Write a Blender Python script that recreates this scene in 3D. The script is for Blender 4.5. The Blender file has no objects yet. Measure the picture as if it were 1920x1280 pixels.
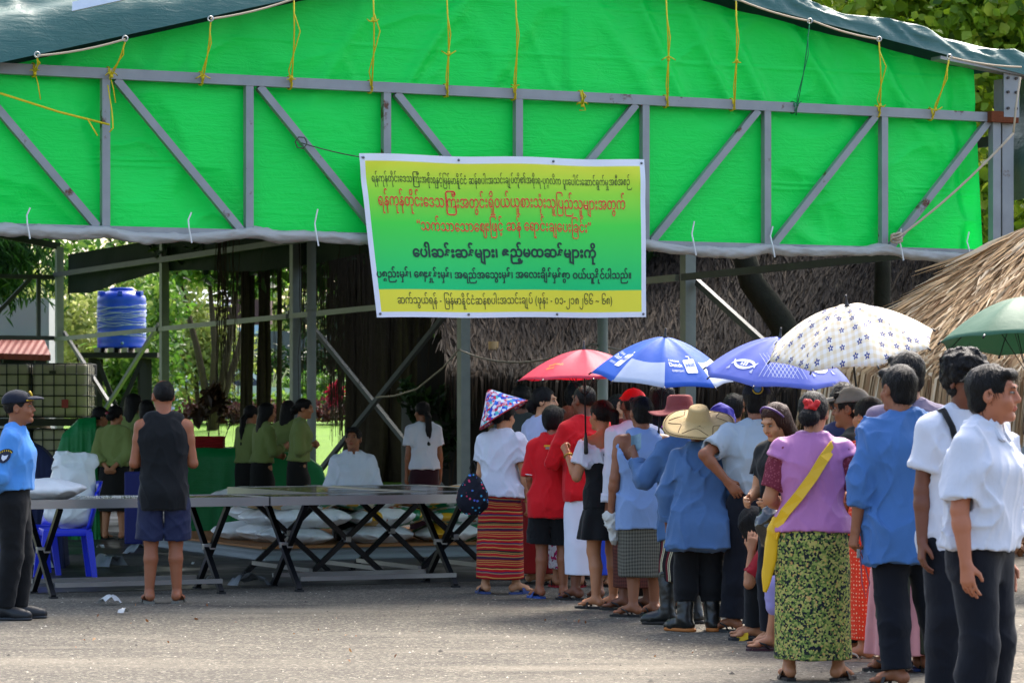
import bpy, bmesh, math, random
import numpy as np
from mathutils import Vector, Matrix, Euler
R = math.radians
random.seed(7); rng = np.random.default_rng(11)
sc = bpy.context.scene
COL = sc.collection
FPX = 5590.0; CX = 960.0; HY = 765.0; CH = 1.5

# ------------------------------------------------------------------ camera, world, sun, exposure
cam_d = bpy.data.cameras.new("camera"); cam = bpy.data.objects.new("camera", cam_d); COL.objects.link(cam)
cam.location = (0, 0, CH); cam.rotation_euler = (R(90), 0, 0)
cam_d.sensor_width = 36; cam_d.lens = FPX/1920*36; cam_d.shift_y = 125/1920
cam_d.clip_start = .5; cam_d.clip_end = 2000
cam_d.dof.use_dof = True; cam_d.dof.focus_distance = 22; cam_d.dof.aperture_fstop = 7.5
sc.camera = cam
SUN_EL, SUN_AZ = 50, 20          # sun stands behind the shed, a little right, high
w = bpy.data.worlds.new("World"); sc.world = w; w.use_nodes = True
nt = w.node_tree; sky = nt.nodes.new('ShaderNodeTexSky'); sky.sky_type = 'NISHITA'; sky.sun_disc = False
sky.sun_elevation = R(SUN_EL); sky.sun_rotation = R(SUN_AZ); sky.dust_density = 4; sky.air_density = 1.0; sky.ozone_density = .6
nt.links.new(sky.outputs[0], nt.nodes['Background'].inputs[0]); nt.nodes['Background'].inputs[1].default_value = .15
sd = bpy.data.lights.new("sun", 'SUN'); sd.energy = 2.0; sd.angle = R(22); sd.color = (1, .95, .88)
so = bpy.data.objects.new("sun", sd); COL.objects.link(so); so.location = (10, 20, 40)
az = R(SUN_AZ); sdir = Vector((math.sin(az)*math.cos(R(SUN_EL)), math.cos(az)*math.cos(R(SUN_EL)), math.sin(R(SUN_EL))))
so.rotation_euler = sdir.to_track_quat('Z', 'Y').to_euler()
sc.view_settings.view_transform = 'Standard'; sc.view_settings.look = 'None'; sc.view_settings.gamma = 1
sc.view_settings.use_curve_mapping = False
sc.view_settings.exposure = 1.85
sc.cycles.max_bounces = 6; sc.cycles.diffuse_bounces = 3; sc.cycles.transparent_max_bounces = 6
sc.cycles.use_denoising = True

# ------------------------------------------------------------------ helpers
def P(px, py, d): return Vector(((px-CX)*d/FPX, d, CH-(py-HY)*d/FPX))
def G(px, d, z=0.0): return Vector(((px-CX)*d/FPX, d, z))
def gd(py): return FPX*CH/(py-HY)
E1 = Vector((.9055, .4244, 0)); E2 = Vector((-.4244, .9055, 0)); O = Vector((.05, 25.56, 0))
def S(u, v, z): return O + E1*u + E2*v + Vector((0, 0, z))
def lin(c):
    if isinstance(c, str):
        c = c.lstrip('#'); c = [int(c[i:i+2], 16)/255 for i in (0, 2, 4)]
        return tuple(x/12.92 if x <= .04045 else ((x+.055)/1.055)**2.4 for x in c)
    return tuple(c)
def tag(o, label=None, cat=None, group=None, kind=None):
    if label: o['label'] = label
    if cat: o['category'] = cat
    if group: o['group'] = group
    if kind: o['kind'] = kind
    return o
def link(o, parent=None):
    COL.objects.link(o)
    if parent is not None: o.parent = parent
    return o
def empty(name, loc=(0, 0, 0), rz=0.0):
    o = bpy.data.objects.new(name, None); o.location = loc; o.rotation_euler = (0, 0, rz); o.empty_display_size = .1
    return link(o)
def pymesh(name, v, f, m=None, parent=None, smooth=False, loc=None, rz=None):
    me = bpy.data.meshes.new(name); me.from_pydata([tuple(x) for x in v], [], f); me.update()
    if smooth: me.polygons.foreach_set('use_smooth', np.ones(len(me.polygons), bool))
    o = bpy.data.objects.new(name, me)
    if m: me.materials.append(m)
    if loc is not None: o.location = loc
    if rz is not None: o.rotation_euler = (0, 0, rz)
    return link(o, parent)
def npmesh(name, V, F, m=None, parent=None, smooth=True, tint=None):
    V = np.asarray(V, np.float32); F = np.asarray(F, np.int32); k = F.shape[1]
    me = bpy.data.meshes.new(name); me.vertices.add(len(V)); me.vertices.foreach_set('co', V.ravel())
    me.loops.add(F.size); me.loops.foreach_set('vertex_index', F.ravel())
    me.polygons.add(len(F)); me.polygons.foreach_set('loop_start', np.arange(0, F.size, k, dtype=np.int32))
    me.polygons.foreach_set('loop_total', np.full(len(F), k, np.int32))
    if smooth: me.polygons.foreach_set('use_smooth', np.ones(len(F), bool))
    me.update(calc_edges=True); me.validate()
    if tint is not None:
        at = me.attributes.new('tint', 'FLOAT', 'FACE'); at.data.foreach_set('value', np.asarray(tint, np.float32))
    if m: me.materials.append(m)
    return link(bpy.data.objects.new(name, me), parent)
class MB:
    """collects boxes, bars, tubes and sheets into one mesh"""
    def __init__(s): s.v = []; s.f = []
    def add(s, v, f):
        n = len(s.v); s.v += [Vector(x) for x in v]; s.f += [tuple(i+n for i in q) for q in f]; return s
    def box(s, c, sz, rot=None):
        hx, hy, hz = [q/2 for q in sz]; v = [Vector((x*hx, y*hy, z*hz)) for x in (-1, 1) for y in (-1, 1) for z in (-1, 1)]
        if rot is not None: v = [rot @ q for q in v]
        return s.add([q+Vector(c) for q in v], [(0,1,3,2),(4,6,7,5),(0,4,5,1),(2,3,7,6),(0,2,6,4),(1,5,7,3)])
    def bbox(s, c, sz, b=.01, rot=None):
        bm = bmesh.new(); bmesh.ops.create_cube(bm, size=1)
        for q in bm.verts: q.co = Vector((q.co.x*sz[0], q.co.y*sz[1], q.co.z*sz[2]))
        bmesh.ops.bevel(bm, geom=bm.edges[:], offset=b, segments=2, affect='EDGES', profile=.6)
        bm.verts.index_update(); v = [(rot @ q.co if rot is not None else q.co)+Vector(c) for q in bm.verts]
        s.add(v, [tuple(q.index for q in f.verts) for f in bm.faces]); bm.free(); return s
    def bar(s, a, b, w_, h_=None, up=(0, 0, 1)):
        a = Vector(a); b = Vector(b); h_ = h_ or w_; d = (b-a).normalized(); up = Vector(up)
        if abs(d.dot(up)) > .95: up = Vector(E2)
        x = d.cross(up).normalized(); y = x.cross(d).normalized()
        v = [p + x*(i*w_/2) + y*(j*h_/2) for p in (a, b) for i in (-1, 1) for j in (-1, 1)]
        return s.add(v, [(0,1,3,2),(4,6,7,5),(0,4,5,1),(2,3,7,6),(0,2,6,4),(1,5,7,3)])
    def tube(s, pts, r, n=8, caps=True):
        pts = [Vector(p) for p in pts]; N = len(pts)
        rr = r if isinstance(r, (list, tuple)) else [r]*N
        rings = []; px = None
        for i, p in enumerate(pts):
            d = (pts[min(i+1, N-1)]-pts[max(i-1, 0)]).normalized()
            if px is None:
                px = d.orthogonal().normalized()
            px = (px - d*px.dot(d)).normalized(); y = d.cross(px)
            rings.append([p+(px*math.cos(2*math.pi*k/n)+y*math.sin(2*math.pi*k/n))*rr[i] for k in range(n)])
        v = [q for g in rings for q in g]; f = []
        for i in range(N-1):
            for k in range(n): f.append((i*n+k, i*n+(k+1) % n, (i+1)*n+(k+1) % n, (i+1)*n+k))
        if caps: f.append(tuple(range(n-1, -1, -1))); f.append(tuple((N-1)*n+k for k in range(n)))
        return s.add(v, f)
    def lathe(s, c, prof, n=24, sx=1, sy=1):
        c = Vector(c); v = []; f = []
        for (r, z) in prof:
            for k in range(n): v.append(c+Vector((r*math.cos(2*math.pi*k/n)*sx, r*math.sin(2*math.pi*k/n)*sy, z)))
        for i in range(len(prof)-1):
            for k in range(n): f.append((i*n+k, i*n+(k+1) % n, (i+1)*n+(k+1) % n, (i+1)*n+k))
        f.append(tuple(range(n-1, -1, -1))); f.append(tuple((len(prof)-1)*n+k for k in range(n)))
        return s.add(v, f)
    def build(s, name, m=None, parent=None, smooth=False):
        return pymesh(name, s.v, s.f, m, parent, smooth)
def sag(a, b, dz, n=10):
    a = Vector(a); b = Vector(b); return [a.lerp(b, i/n)-Vector((0, 0, dz*4*(i/n)*(1-i/n))) for i in range(n+1)]

# value noise in numpy
_T = rng.random((32, 32, 32), dtype=np.float32)
def vn(x, y, z):
    xi = np.floor(x).astype(np.int32); yi = np.floor(y).astype(np.int32); zi = np.floor(z).astype(np.int32)
    fx = x-xi; fy = y-yi; fz = z-zi
    fx = fx*fx*(3-2*fx); fy = fy*fy*(3-2*fy); fz = fz*fz*(3-2*fz)
    x0 = xi & 31; x1 = (xi+1) & 31; y0 = yi & 31; y1 = (yi+1) & 31; z0 = zi & 31; z1 = (zi+1) & 31
    a = _T[x0, y0, z0]*(1-fx)+_T[x1, y0, z0]*fx; b = _T[x0, y1, z0]*(1-fx)+_T[x1, y1, z0]*fx
    c = _T[x0, y0, z1]*(1-fx)+_T[x1, y0, z1]*fx; d = _T[x0, y1, z1]*(1-fx)+_T[x1, y1, z1]*fx
    return (a*(1-fy)+b*fy)*(1-fz)+(c*(1-fy)+d*fy)*fz
def ridge(x, y, z): return 1-np.abs(2*vn(x, y, z)-1)

# ------------------------------------------------------------------ materials
class NB:
    def __init__(s, name):
        s.m = bpy.data.materials.new(name); s.m.use_nodes = True; s.t = s.m.node_tree; s.n = s.t.nodes
        s.b = s.n['Principled BSDF']; s.tc = None
    def node(s, k, **kw):
        q = s.n.new(k)
        for a, b in kw.items(): setattr(q, a, b)
        return q
    def L(s, a, b): s.t.links.new(a, b)
    def co(s, which='Object'):
        if s.tc is None: s.tc = s.node('ShaderNodeTexCoord')
        return s.tc.outputs[which]
    def mapv(s, v, scale=(1, 1, 1), rot=(0, 0, 0), loc=(0, 0, 0)):
        q = s.node('ShaderNodeMapping'); s.L(v, q.inputs[0]); q.inputs['Scale'].default_value = scale
        q.inputs['Rotation'].default_value = rot; q.inputs['Location'].default_value = loc; return q.outputs[0]
    def noise(s, v, sc_, det=3, rough=.55, dist=0):
        q = s.node('ShaderNodeTexNoise'); s.L(v, q.inputs['Vector']); q.inputs['Scale'].default_value = sc_
        q.inputs['Detail'].default_value = det; q.inputs['Roughness'].default_value = rough; q.inputs['Distortion'].default_value = dist; return q.outputs['Fac']
    def vor(s, v, sc_, out='Distance', feat='F1', rnd=1):
        q = s.node('ShaderNodeTexVoronoi', feature=feat); s.L(v, q.inputs['Vector']); q.inputs['Scale'].default_value = sc_
        q.inputs['Randomness'].default_value = rnd; return q.outputs[out]
    def ramp(s, f, stops, interp='LINEAR'):
        q = s.node('ShaderNodeValToRGB'); r = q.color_ramp; r.interpolation = interp
        while len(r.elements) < len(stops): r.elements.new(.5)
        for e, (p, c) in zip(r.elements, stops): e.position = p; e.color = (*lin(c), 1) if not isinstance(c, (int, float)) else (c, c, c, 1)
        s.L(f, q.inputs[0]); return q.outputs[0]
    def math(s, op, a, b=0.0, c=None):
        q = s.node('ShaderNodeMath', operation=op)
        for i, x in enumerate((a, b) if c is None else (a, b, c)):
            if isinstance(x, (int, float)): q.inputs[i].default_value = x
            else: s.L(x, q.inputs[i])
        return q.outputs[0]
    def mix(s, f, a, b, bt='MIX'):
        q = s.node('ShaderNodeMix', data_type='RGBA', blend_type=bt)
        for k, x in ((0, f), (6, a), (7, b)):
            if isinstance(x, (int, float)): q.inputs[k].default_value = x if k == 0 else (x, x, x, 1)
            elif isinstance(x, (str, tuple, list)): q.inputs[k].default_value = (*lin(x), 1)
            else: s.L(x, q.inputs[k])
        return q.outputs[2]
    def sep(s, v):
        q = s.node('ShaderNodeSeparateXYZ'); s.L(v, q.inputs[0]); return q.outputs
    def comb(s, x, y, z):
        q = s.node('ShaderNodeCombineXYZ')
        for i, a in enumerate((x, y, z)):
            if isinstance(a, (int, float)): q.inputs[i].default_value = a
            else: s.L(a, q.inputs[i])
        return q.outputs[0]
    def attr(s, n):
        q = s.node('ShaderNodeAttribute'); q.attribute_name = n; return q.outputs['Fac']
    def bump(s, h, strength=.3, dist=.01):
        q = s.node('ShaderNodeBump'); q.inputs['Strength'].default_value = strength; q.inputs['Distance'].default_value = dist
        s.L(h, q.inputs['Height']); s.L(q.outputs[0], s.b.inputs['Normal'])
    def fin(s, col, rough=.6, metal=0, spec=.4, alpha=None, trans=None, **kw):
        if isinstance(col, (str, tuple, list)): s.b.inputs['Base Color'].default_value = (*lin(col), 1)
        else: s.L(col, s.b.inputs['Base Color'])
        if isinstance(rough, (int, float)): s.b.inputs['Roughness'].default_value = rough
        else: s.L(rough, s.b.inputs['Roughness'])
        s.b.inputs['Metallic'].default_value = metal; s.b.inputs['Specular IOR Level'].default_value = spec
        for k, x in kw.items(): s.b.inputs[k].default_value = x
        if trans:
            q = s.node('ShaderNodeBsdfTranslucent'); mx = s.node('ShaderNodeMixShader'); mx.inputs[0].default_value = trans
            if isinstance(col, (str, tuple, list)): q.inputs[0].default_value = (*lin(col), 1)
            else: s.L(col, q.inputs[0])
            s.L(s.b.outputs[0], mx.inputs[1]); s.L(q.outputs[0], mx.inputs[2]); s.L(mx.outputs[0], s.n['Material Output'].inputs[0])
        return s.m
_mc = {}
def plain(name, col, rough=.6, metal=0, spec=.4, var=.12, vs=6, bs=0, bst=.2, **kw):
    key = (name, str(col), rough, metal)
    if key in _mc: return _mc[key]
    b = NB(name); c = lin(col); n = b.noise(b.co(), vs, 4)
    cc = b.mix(n, tuple(x*(1-var) for x in c), tuple(min(1, x*(1+var)) for x in c))
    if bs: b.bump(b.noise(b.co(), bs, 4), bst, .01)
    _mc[key] = b.fin(cc, rough, metal, spec, **kw); return _mc[key]
def cloth(col, name='cloth', rough=.85, weave=420, var=.1):
    key = ('cl', name, str(col))
    if key in _mc: return _mc[key]
    b = NB(name); c = lin(col); n = b.noise(b.co(), 3.5, 5)
    cc = b.mix(n, tuple(x*(1-var) for x in c), tuple(min(1, x*(1+var)) for x in c))
    rd = b.node('ShaderNodeTexNoise', noise_type='RIDGED_MULTIFRACTAL'); b.L(b.mapv(b.co(), (1, 1, .6), (.35, .6, .2)), rd.inputs['Vector']); rd.inputs['Scale'].default_value = 5.5; rd.inputs['Detail'].default_value = 4; rd.inputs['Roughness'].default_value = .55; rd.inputs['Distortion'].default_value = .5
    cc = b.mix(b.math('MULTIPLY', b.noise(b.co(), 60, 3, .7), .16), cc, tuple(x*.72 for x in c))
    h = b.math('ADD', b.math('MULTIPLY', rd.outputs['Fac'], .55), b.math('ADD', b.math('MULTIPLY', b.noise(b.mapv(b.co(), (1, 1, .55), (.3, .5, 0)), 16, 3, .6, .8), .7), b.math('MULTIPLY', b.noise(b.co(), weave, 1), .14)))
    b.bump(h, .42, .013); _mc[key] = b.fin(cc, rough, 0, .25, **{'Sheen Weight': .08}); return _mc[key]
def skin(col):
    key = ('sk', str(col))
    if key in _mc: return _mc[key]
    b = NB('skin'); c = lin(col); n = b.noise(b.co(), 14, 4)
    cc = b.mix(n, tuple(x*q for x, q in zip(c, (.9, .84, .82))), tuple(x*q for x, q in zip(c, (1.08, 1.1, 1.1))))
    b.bump(b.noise(b.co(), 180, 2), .06, .004)
    _mc[key] = b.fin(cc, .52, 0, .4, **{'Subsurface Weight': .06, 'Subsurface Radius': (.01, .004, .002)}); return _mc[key]
def hairm(col='#0d0b0a', red=None):
    key = ('hair', col)
    if key in _mc: return _mc[key]
    b = NB('hair'); v = b.mapv(b.co(), (1, 1, .12)); n = b.noise(v, 90, 3, .6, .6); c = lin(col)
    n2 = b.noise(b.mapv(b.co(), (1, 1, .2)), 230, 2, .6); cc = b.mix(n2, tuple(x*.3 for x in c), tuple(x*1.7 for x in c)); b.bump(b.math('ADD', n, n2), .8, .010)
    _mc[key] = b.fin(cc, .5, 0, .18); return _mc[key]

# ------------------------------------------------------------------ signed distance fields -> one continuous surface
f32 = np.float32
def nets(D, lo, h):
    Sg = D < 0
    s = Sg[:-1, :-1, :-1]; anyv = s.copy(); allv = s.copy()
    offs = [(a, b, c) for a in (0, 1) for b in (0, 1) for c in (0, 1)]
    nx, ny, nz = D.shape
    for (a, b, c) in offs[1:]:
        q = Sg[a:nx-1+a, b:ny-1+b, c:nz-1+c]; anyv |= q; allv &= q
    act = anyv & ~allv; I = np.argwhere(act); vid = np.full(act.shape, -1, np.int32); vid[act] = np.arange(len(I))
    c8 = {o: D[I[:, 0]+o[0], I[:, 1]+o[1], I[:, 2]+o[2]] for o in offs}
    pos = np.zeros((len(I), 3), f32); cnt = np.zeros(len(I), f32)
    for o in offs:
        for ax in range(3):
            if o[ax] == 0:
                e = list(o); e[ax] = 1; e = tuple(e); A = c8[o]; B = c8[e]; mk = (A < 0) != (B < 0)
                t = np.where(mk, A/np.where(mk, A-B, 1), 0); p = np.tile(np.array(o, f32), (len(I), 1)); p[:, ax] += t
                pos += p*mk[:, None]; cnt += mk
    V = (I+pos/cnt[:, None])*h+lo
    F = []
    for ax in range(3):
        sl0 = [slice(1, -1)]*3; sl0[ax] = slice(0, -1); sl1 = [slice(1, -1)]*3; sl1[ax] = slice(1, None)
        a = Sg[tuple(sl0)]; b = Sg[tuple(sl1)]; ch = a != b; K = np.argwhere(ch); fl = a[ch]
        base = K.copy(); o1, o2 = [(1, 2), (2, 0), (0, 1)][ax]
        base[:, o1] += 1; base[:, o2] += 1
        def cell(d1, d2):
            q = base.copy(); q[:, o1] += d1; q[:, o2] += d2; return vid[q[:, 0], q[:, 1], q[:, 2]]
        q = np.stack([cell(-1, -1), cell(0, -1), cell(0, 0), cell(-1, 0)], 1)
        q[~fl] = q[~fl][:, ::-1]; F.append(q)
    return V.astype(f32), np.concatenate(F)
class SDF:
    def __init__(s): s.ops = []; s.folds = []
    def add(s, fn, lo, hi, k=.02, sub=False): s.ops.append((fn, np.array(lo, f32), np.array(hi, f32), k, sub)); return s
    def cone(s, a, b, ra, rb, k=.02, cut=False, flat=None, sub=False):
        a = np.array(a, f32); b = np.array(b, f32); ba = b-a; L2 = float(ba@ba)+1e-9; u = ba/math.sqrt(L2)
        def fn(X, Y, Z):
            x = X-a[0]; y = Y-a[1]; z = Z-a[2]; t = np.clip((x*ba[0]+y*ba[1]+z*ba[2])/L2, 0, 1)
            x = x-t*ba[0]; y = y-t*ba[1]; z = z-t*ba[2]
            if flat is not None:
                n, fct = flat; q = (x*n[0]+y*n[1]+z*n[2])*(1/fct-1); x = x+q*n[0]; y = y+q*n[1]; z = z+q*n[2]
            d = np.sqrt(x*x+y*y+z*z)-(ra+(rb-ra)*t)
            if cut: d = np.maximum(d, (X-b[0])*u[0]+(Y-b[1])*u[1]+(Z-b[2])*u[2])
            return d
        m = max(ra, rb); return s.add(fn, np.minimum(a, b)-m, np.maximum(a, b)+m, k, sub)
    def ell(s, c, r, M=None, k=.02, sub=False):
        c = np.array(c, f32); r = np.array(r, f32); M = np.eye(3, dtype=f32) if M is None else np.array(M, f32)
        def fn(X, Y, Z):
            x = X-c[0]; y = Y-c[1]; z = Z-c[2]
            l = [(M[0, i]*x+M[1, i]*y+M[2, i]*z) for i in range(3)]
            k0 = np.sqrt(sum((l[i]/r[i])**2 for i in range(3))); k1 = np.sqrt(sum((l[i]/r[i]**2)**2 for i in range(3)))+1e-6
            return k0*(k0-1)/k1
        m = float(max(r)); return s.add(fn, c-m, c+m, k, sub)
    def loft(s, o, M, st, k=.02, pw=2.4, infl=0.0, cutlo=True, wave=None):
        """st: (z, half width, half depth, y offset) along the local z axis of frame (o, M)"""
        o = np.array(o, f32); M = np.array(M, f32); st = np.array(st, f32); zz = np.linspace(st[0, 0], st[-1, 0], 80)
        def cub(col):
            y = st[:, col]; x = st[:, 0]; mgrad = np.gradient(y, x); i = np.clip(np.searchsorted(x, zz)-1, 0, len(x)-2)
            h = x[i+1]-x[i]; t = (zz-x[i])/h
            return (2*t**3-3*t**2+1)*y[i]+(t**3-2*t**2+t)*h*mgrad[i]+(-2*t**3+3*t**2)*y[i+1]+(t**3-t**2)*h*mgrad[i+1]
        A = cub(1)+infl; B = cub(2)+infl; Yo = cub(3)
        z0, z1 = float(st[0, 0]), float(st[-1, 0])
        def fn(X, Y, Z):
            x = X-o[0]; y = Y-o[1]; z = Z-o[2]; l = [(M[0, i]*x+M[1, i]*y+M[2, i]*z) for i in range(3)]
            a = np.interp(l[2], zz, A); b = np.interp(l[2], zz, B); yo = np.interp(l[2], zz, Yo)
            if wave is not None:
                th = np.arctan2(l[0]/a, (l[1]-yo)/b); wv = wave(th, l[2]); a = a+wv; b = b+wv
            d = ((np.abs(l[0]/a)**pw+np.abs((l[1]-yo)/b)**pw)**(1/pw)-1)*np.minimum(a, b)
            return np.maximum(d, np.maximum(l[2]-z1, z0-l[2])).astype(f32)
        m = float(max(A.max(), B.max())+abs(Yo).max())
        pts = np.array([o+M@np.array([sx*m, sy*m, z], f32) for sx in (-1, 1) for sy in (-1, 1) for z in (z0, z1)])
        return s.add(fn, pts.min(0)-.01, pts.max(0)+.01, k)
    def half(s, p, n, lo=None, hi=None, sub=True):
        """remove everything on the side n points to"""
        p = np.array(p, f32); n = np.array(n, f32); n = n/np.linalg.norm(n)
        fn = lambda X, Y, Z: -((X-p[0])*n[0]+(Y-p[1])*n[1]+(Z-p[2])*n[2])
        return s.add(fn, [-9]*3 if lo is None else lo, [9]*3 if hi is None else hi, .004, True)
    def box(s, c, hs, M=None, k=.01, sub=True, r=.008):
        c = np.array(c, f32); hs = np.array(hs, f32)-r; M = np.eye(3, dtype=f32) if M is None else np.array(M, f32)
        def fn(X, Y, Z):
            x = X-c[0]; y = Y-c[1]; z = Z-c[2]; l = [np.abs(M[0, i]*x+M[1, i]*y+M[2, i]*z)-hs[i] for i in range(3)]
            return np.sqrt(sum(np.maximum(q, 0)**2 for q in l))+np.minimum(np.maximum(l[0], np.maximum(l[1], l[2])), 0)-r
        m = float(np.linalg.norm(hs)); return s.add(fn, c-m, c+m, k, sub)
    def mesh(s, h, amp=0, fold=None, seed=0):
        ad = [q for q in s.ops if not q[4]]
        lo = np.min([q[1] for q in ad], 0)-3*h-.012; hi = np.max([q[2] for q in ad], 0)+3*h+.012
        n = np.ceil((hi-lo)/h).astype(int)+1; D = np.full(n, 1, f32)
        ax = [lo[i]+np.arange(n[i], dtype=f32)*h for i in range(3)]
        for fn, l, u, k, sub in s.ops:
            i0 = np.clip(((l-k-2*h-.03-lo)/h).astype(int), 0, n-1); i1 = np.clip(((u+k+2*h+.03-lo)/h).astype(int)+2, 1, n)
            if (i1 <= i0).any(): continue
            sl = tuple(slice(i0[i], i1[i]) for i in range(3))
            X, Y, Z = ax[0][sl[0]][:, None, None], ax[1][sl[1]][None, :, None], ax[2][sl[2]][None, None, :]
            d = fn(X, Y, Z)+np.zeros((i1-i0), f32); a = D[sl]
            if sub:
                b = -d; g = np.clip(.5-.5*(a-b)/k, 0, 1) if k > 0 else (b > a)*1.0
                # smooth max(a, -d)
                t = np.clip(.5+.5*(a-b)/max(k, 1e-5), 0, 1); D[sl] = b*(1-t)+a*t+k*t*(1-t)
            else:
                t = np.clip(.5+.5*(a-d)/max(k, 1e-5), 0, 1); D[sl] = a*(1-t)+d*t-k*t*(1-t)
        if fold is not None:
            mk = np.abs(D) < .035; I = np.argwhere(mk); p = I*h+lo
            D[mk] += fold(p[:, 0], p[:, 1], p[:, 2]).astype(f32)
        return nets(D, lo.astype(f32), h)
def folds(amp, seed, sx=9, sz=5, rough=.3):
    o = seed*3.7; amp = amp*.72; sx *= .9; sz *= .9
    def fn(x, y, z):
        wx = (vn(x*6+o, y*6, z*6)-.5)*.9
        a = ridge(x*sx*.9+z*sz*.75+o+wx, y*sx+o*.3, z*sz*.8-x*sx*.5)
        b = ridge(x*sx*.8-z*sz*.9+o*2, y*sx*.9+wx, z*sz*.8+x*sx*.35+o)
        c = ridge(x*sx*2.1+o+z*sz*1.2, y*sx*2.1, z*sz*1.3-x*sx+wx*2)
        e = vn(x*3+o, y*3, z*3)
        return np.minimum(-amp*(1.1*a**5+1.1*b**5+.55*c**4*(.3+e))+.10*amp, .0015)
    return fn

# ------------------------------------------------------------------ people
def rot(ax, deg): return np.array(Matrix.Rotation(R(deg), 3, ax), f32)
V3 = lambda *a: np.array(a, f32)
def nrm(v): v = np.array(v, f32); return v/(np.linalg.norm(v)+1e-9)
ARMS = dict(
    down=((.13, .0, -1), (.06, .16, -1)), back=((.2, -.28, -1), (-.62, -.3, -.62)), folded=((.2, .05, -1), (-.8, .75, .35)),
    front=((.2, .1, -1), (-.35, .9, -.15)), hip=((.85, -.3, -.8), (-.85, -.35, -.55)), umb=((.22, .3, -1), (-.15, .62, .95)),
    phone=((.18, .25, -1), (-.45, .85, .35)), out=((.45, .1, -1), (.25, .3, -1)), bent=((.22, .05, -1), (-.15, .85, -.5)), cheek=((.3, .75, -.55), (-.1, .05, 1)))
class Person: pass
def ik(a, c, l1, l2, pole):
    v = c-a; d = float(np.linalg.norm(v)); d = min(d, (l1+l2)*.999); u = nrm(v); x = (l1*l1-l2*l2+d*d)/(2*d); y = math.sqrt(max(l1*l1-x*x, 0))
    p = np.array(pole, f32); p = nrm(p-u*float(p@u)); return a+u*x+p*y
def tst(sex, b):
    if sex == 'f':
        st = [(-.13, .15, .10, -.01), (-.04, .168, .118, -.018), (.06, .158, .108, -.008), (.17, .128, .092, 0), (.29, .140, .102, .012), (.38, .150, .108, .014), (.46, .140, .088, 0), (.515, .095, .066, -.008), (.56, .05, .05, -.006)]
    else:
        st = [(-.13, .142, .096, -.005), (-.04, .158, .110, -.01), (.06, .152, .105, 0), (.17, .146, .098, .004), (.29, .160, .108, .006), (.38, .174, .114, .004), (.46, .158, .092, -.004), (.515, .105, .068, -.01), (.56, .055, .052, -.008)]
    return [(z, a*b, d*(b*.8+.2), y) for z, a, d, y in st]
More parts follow.
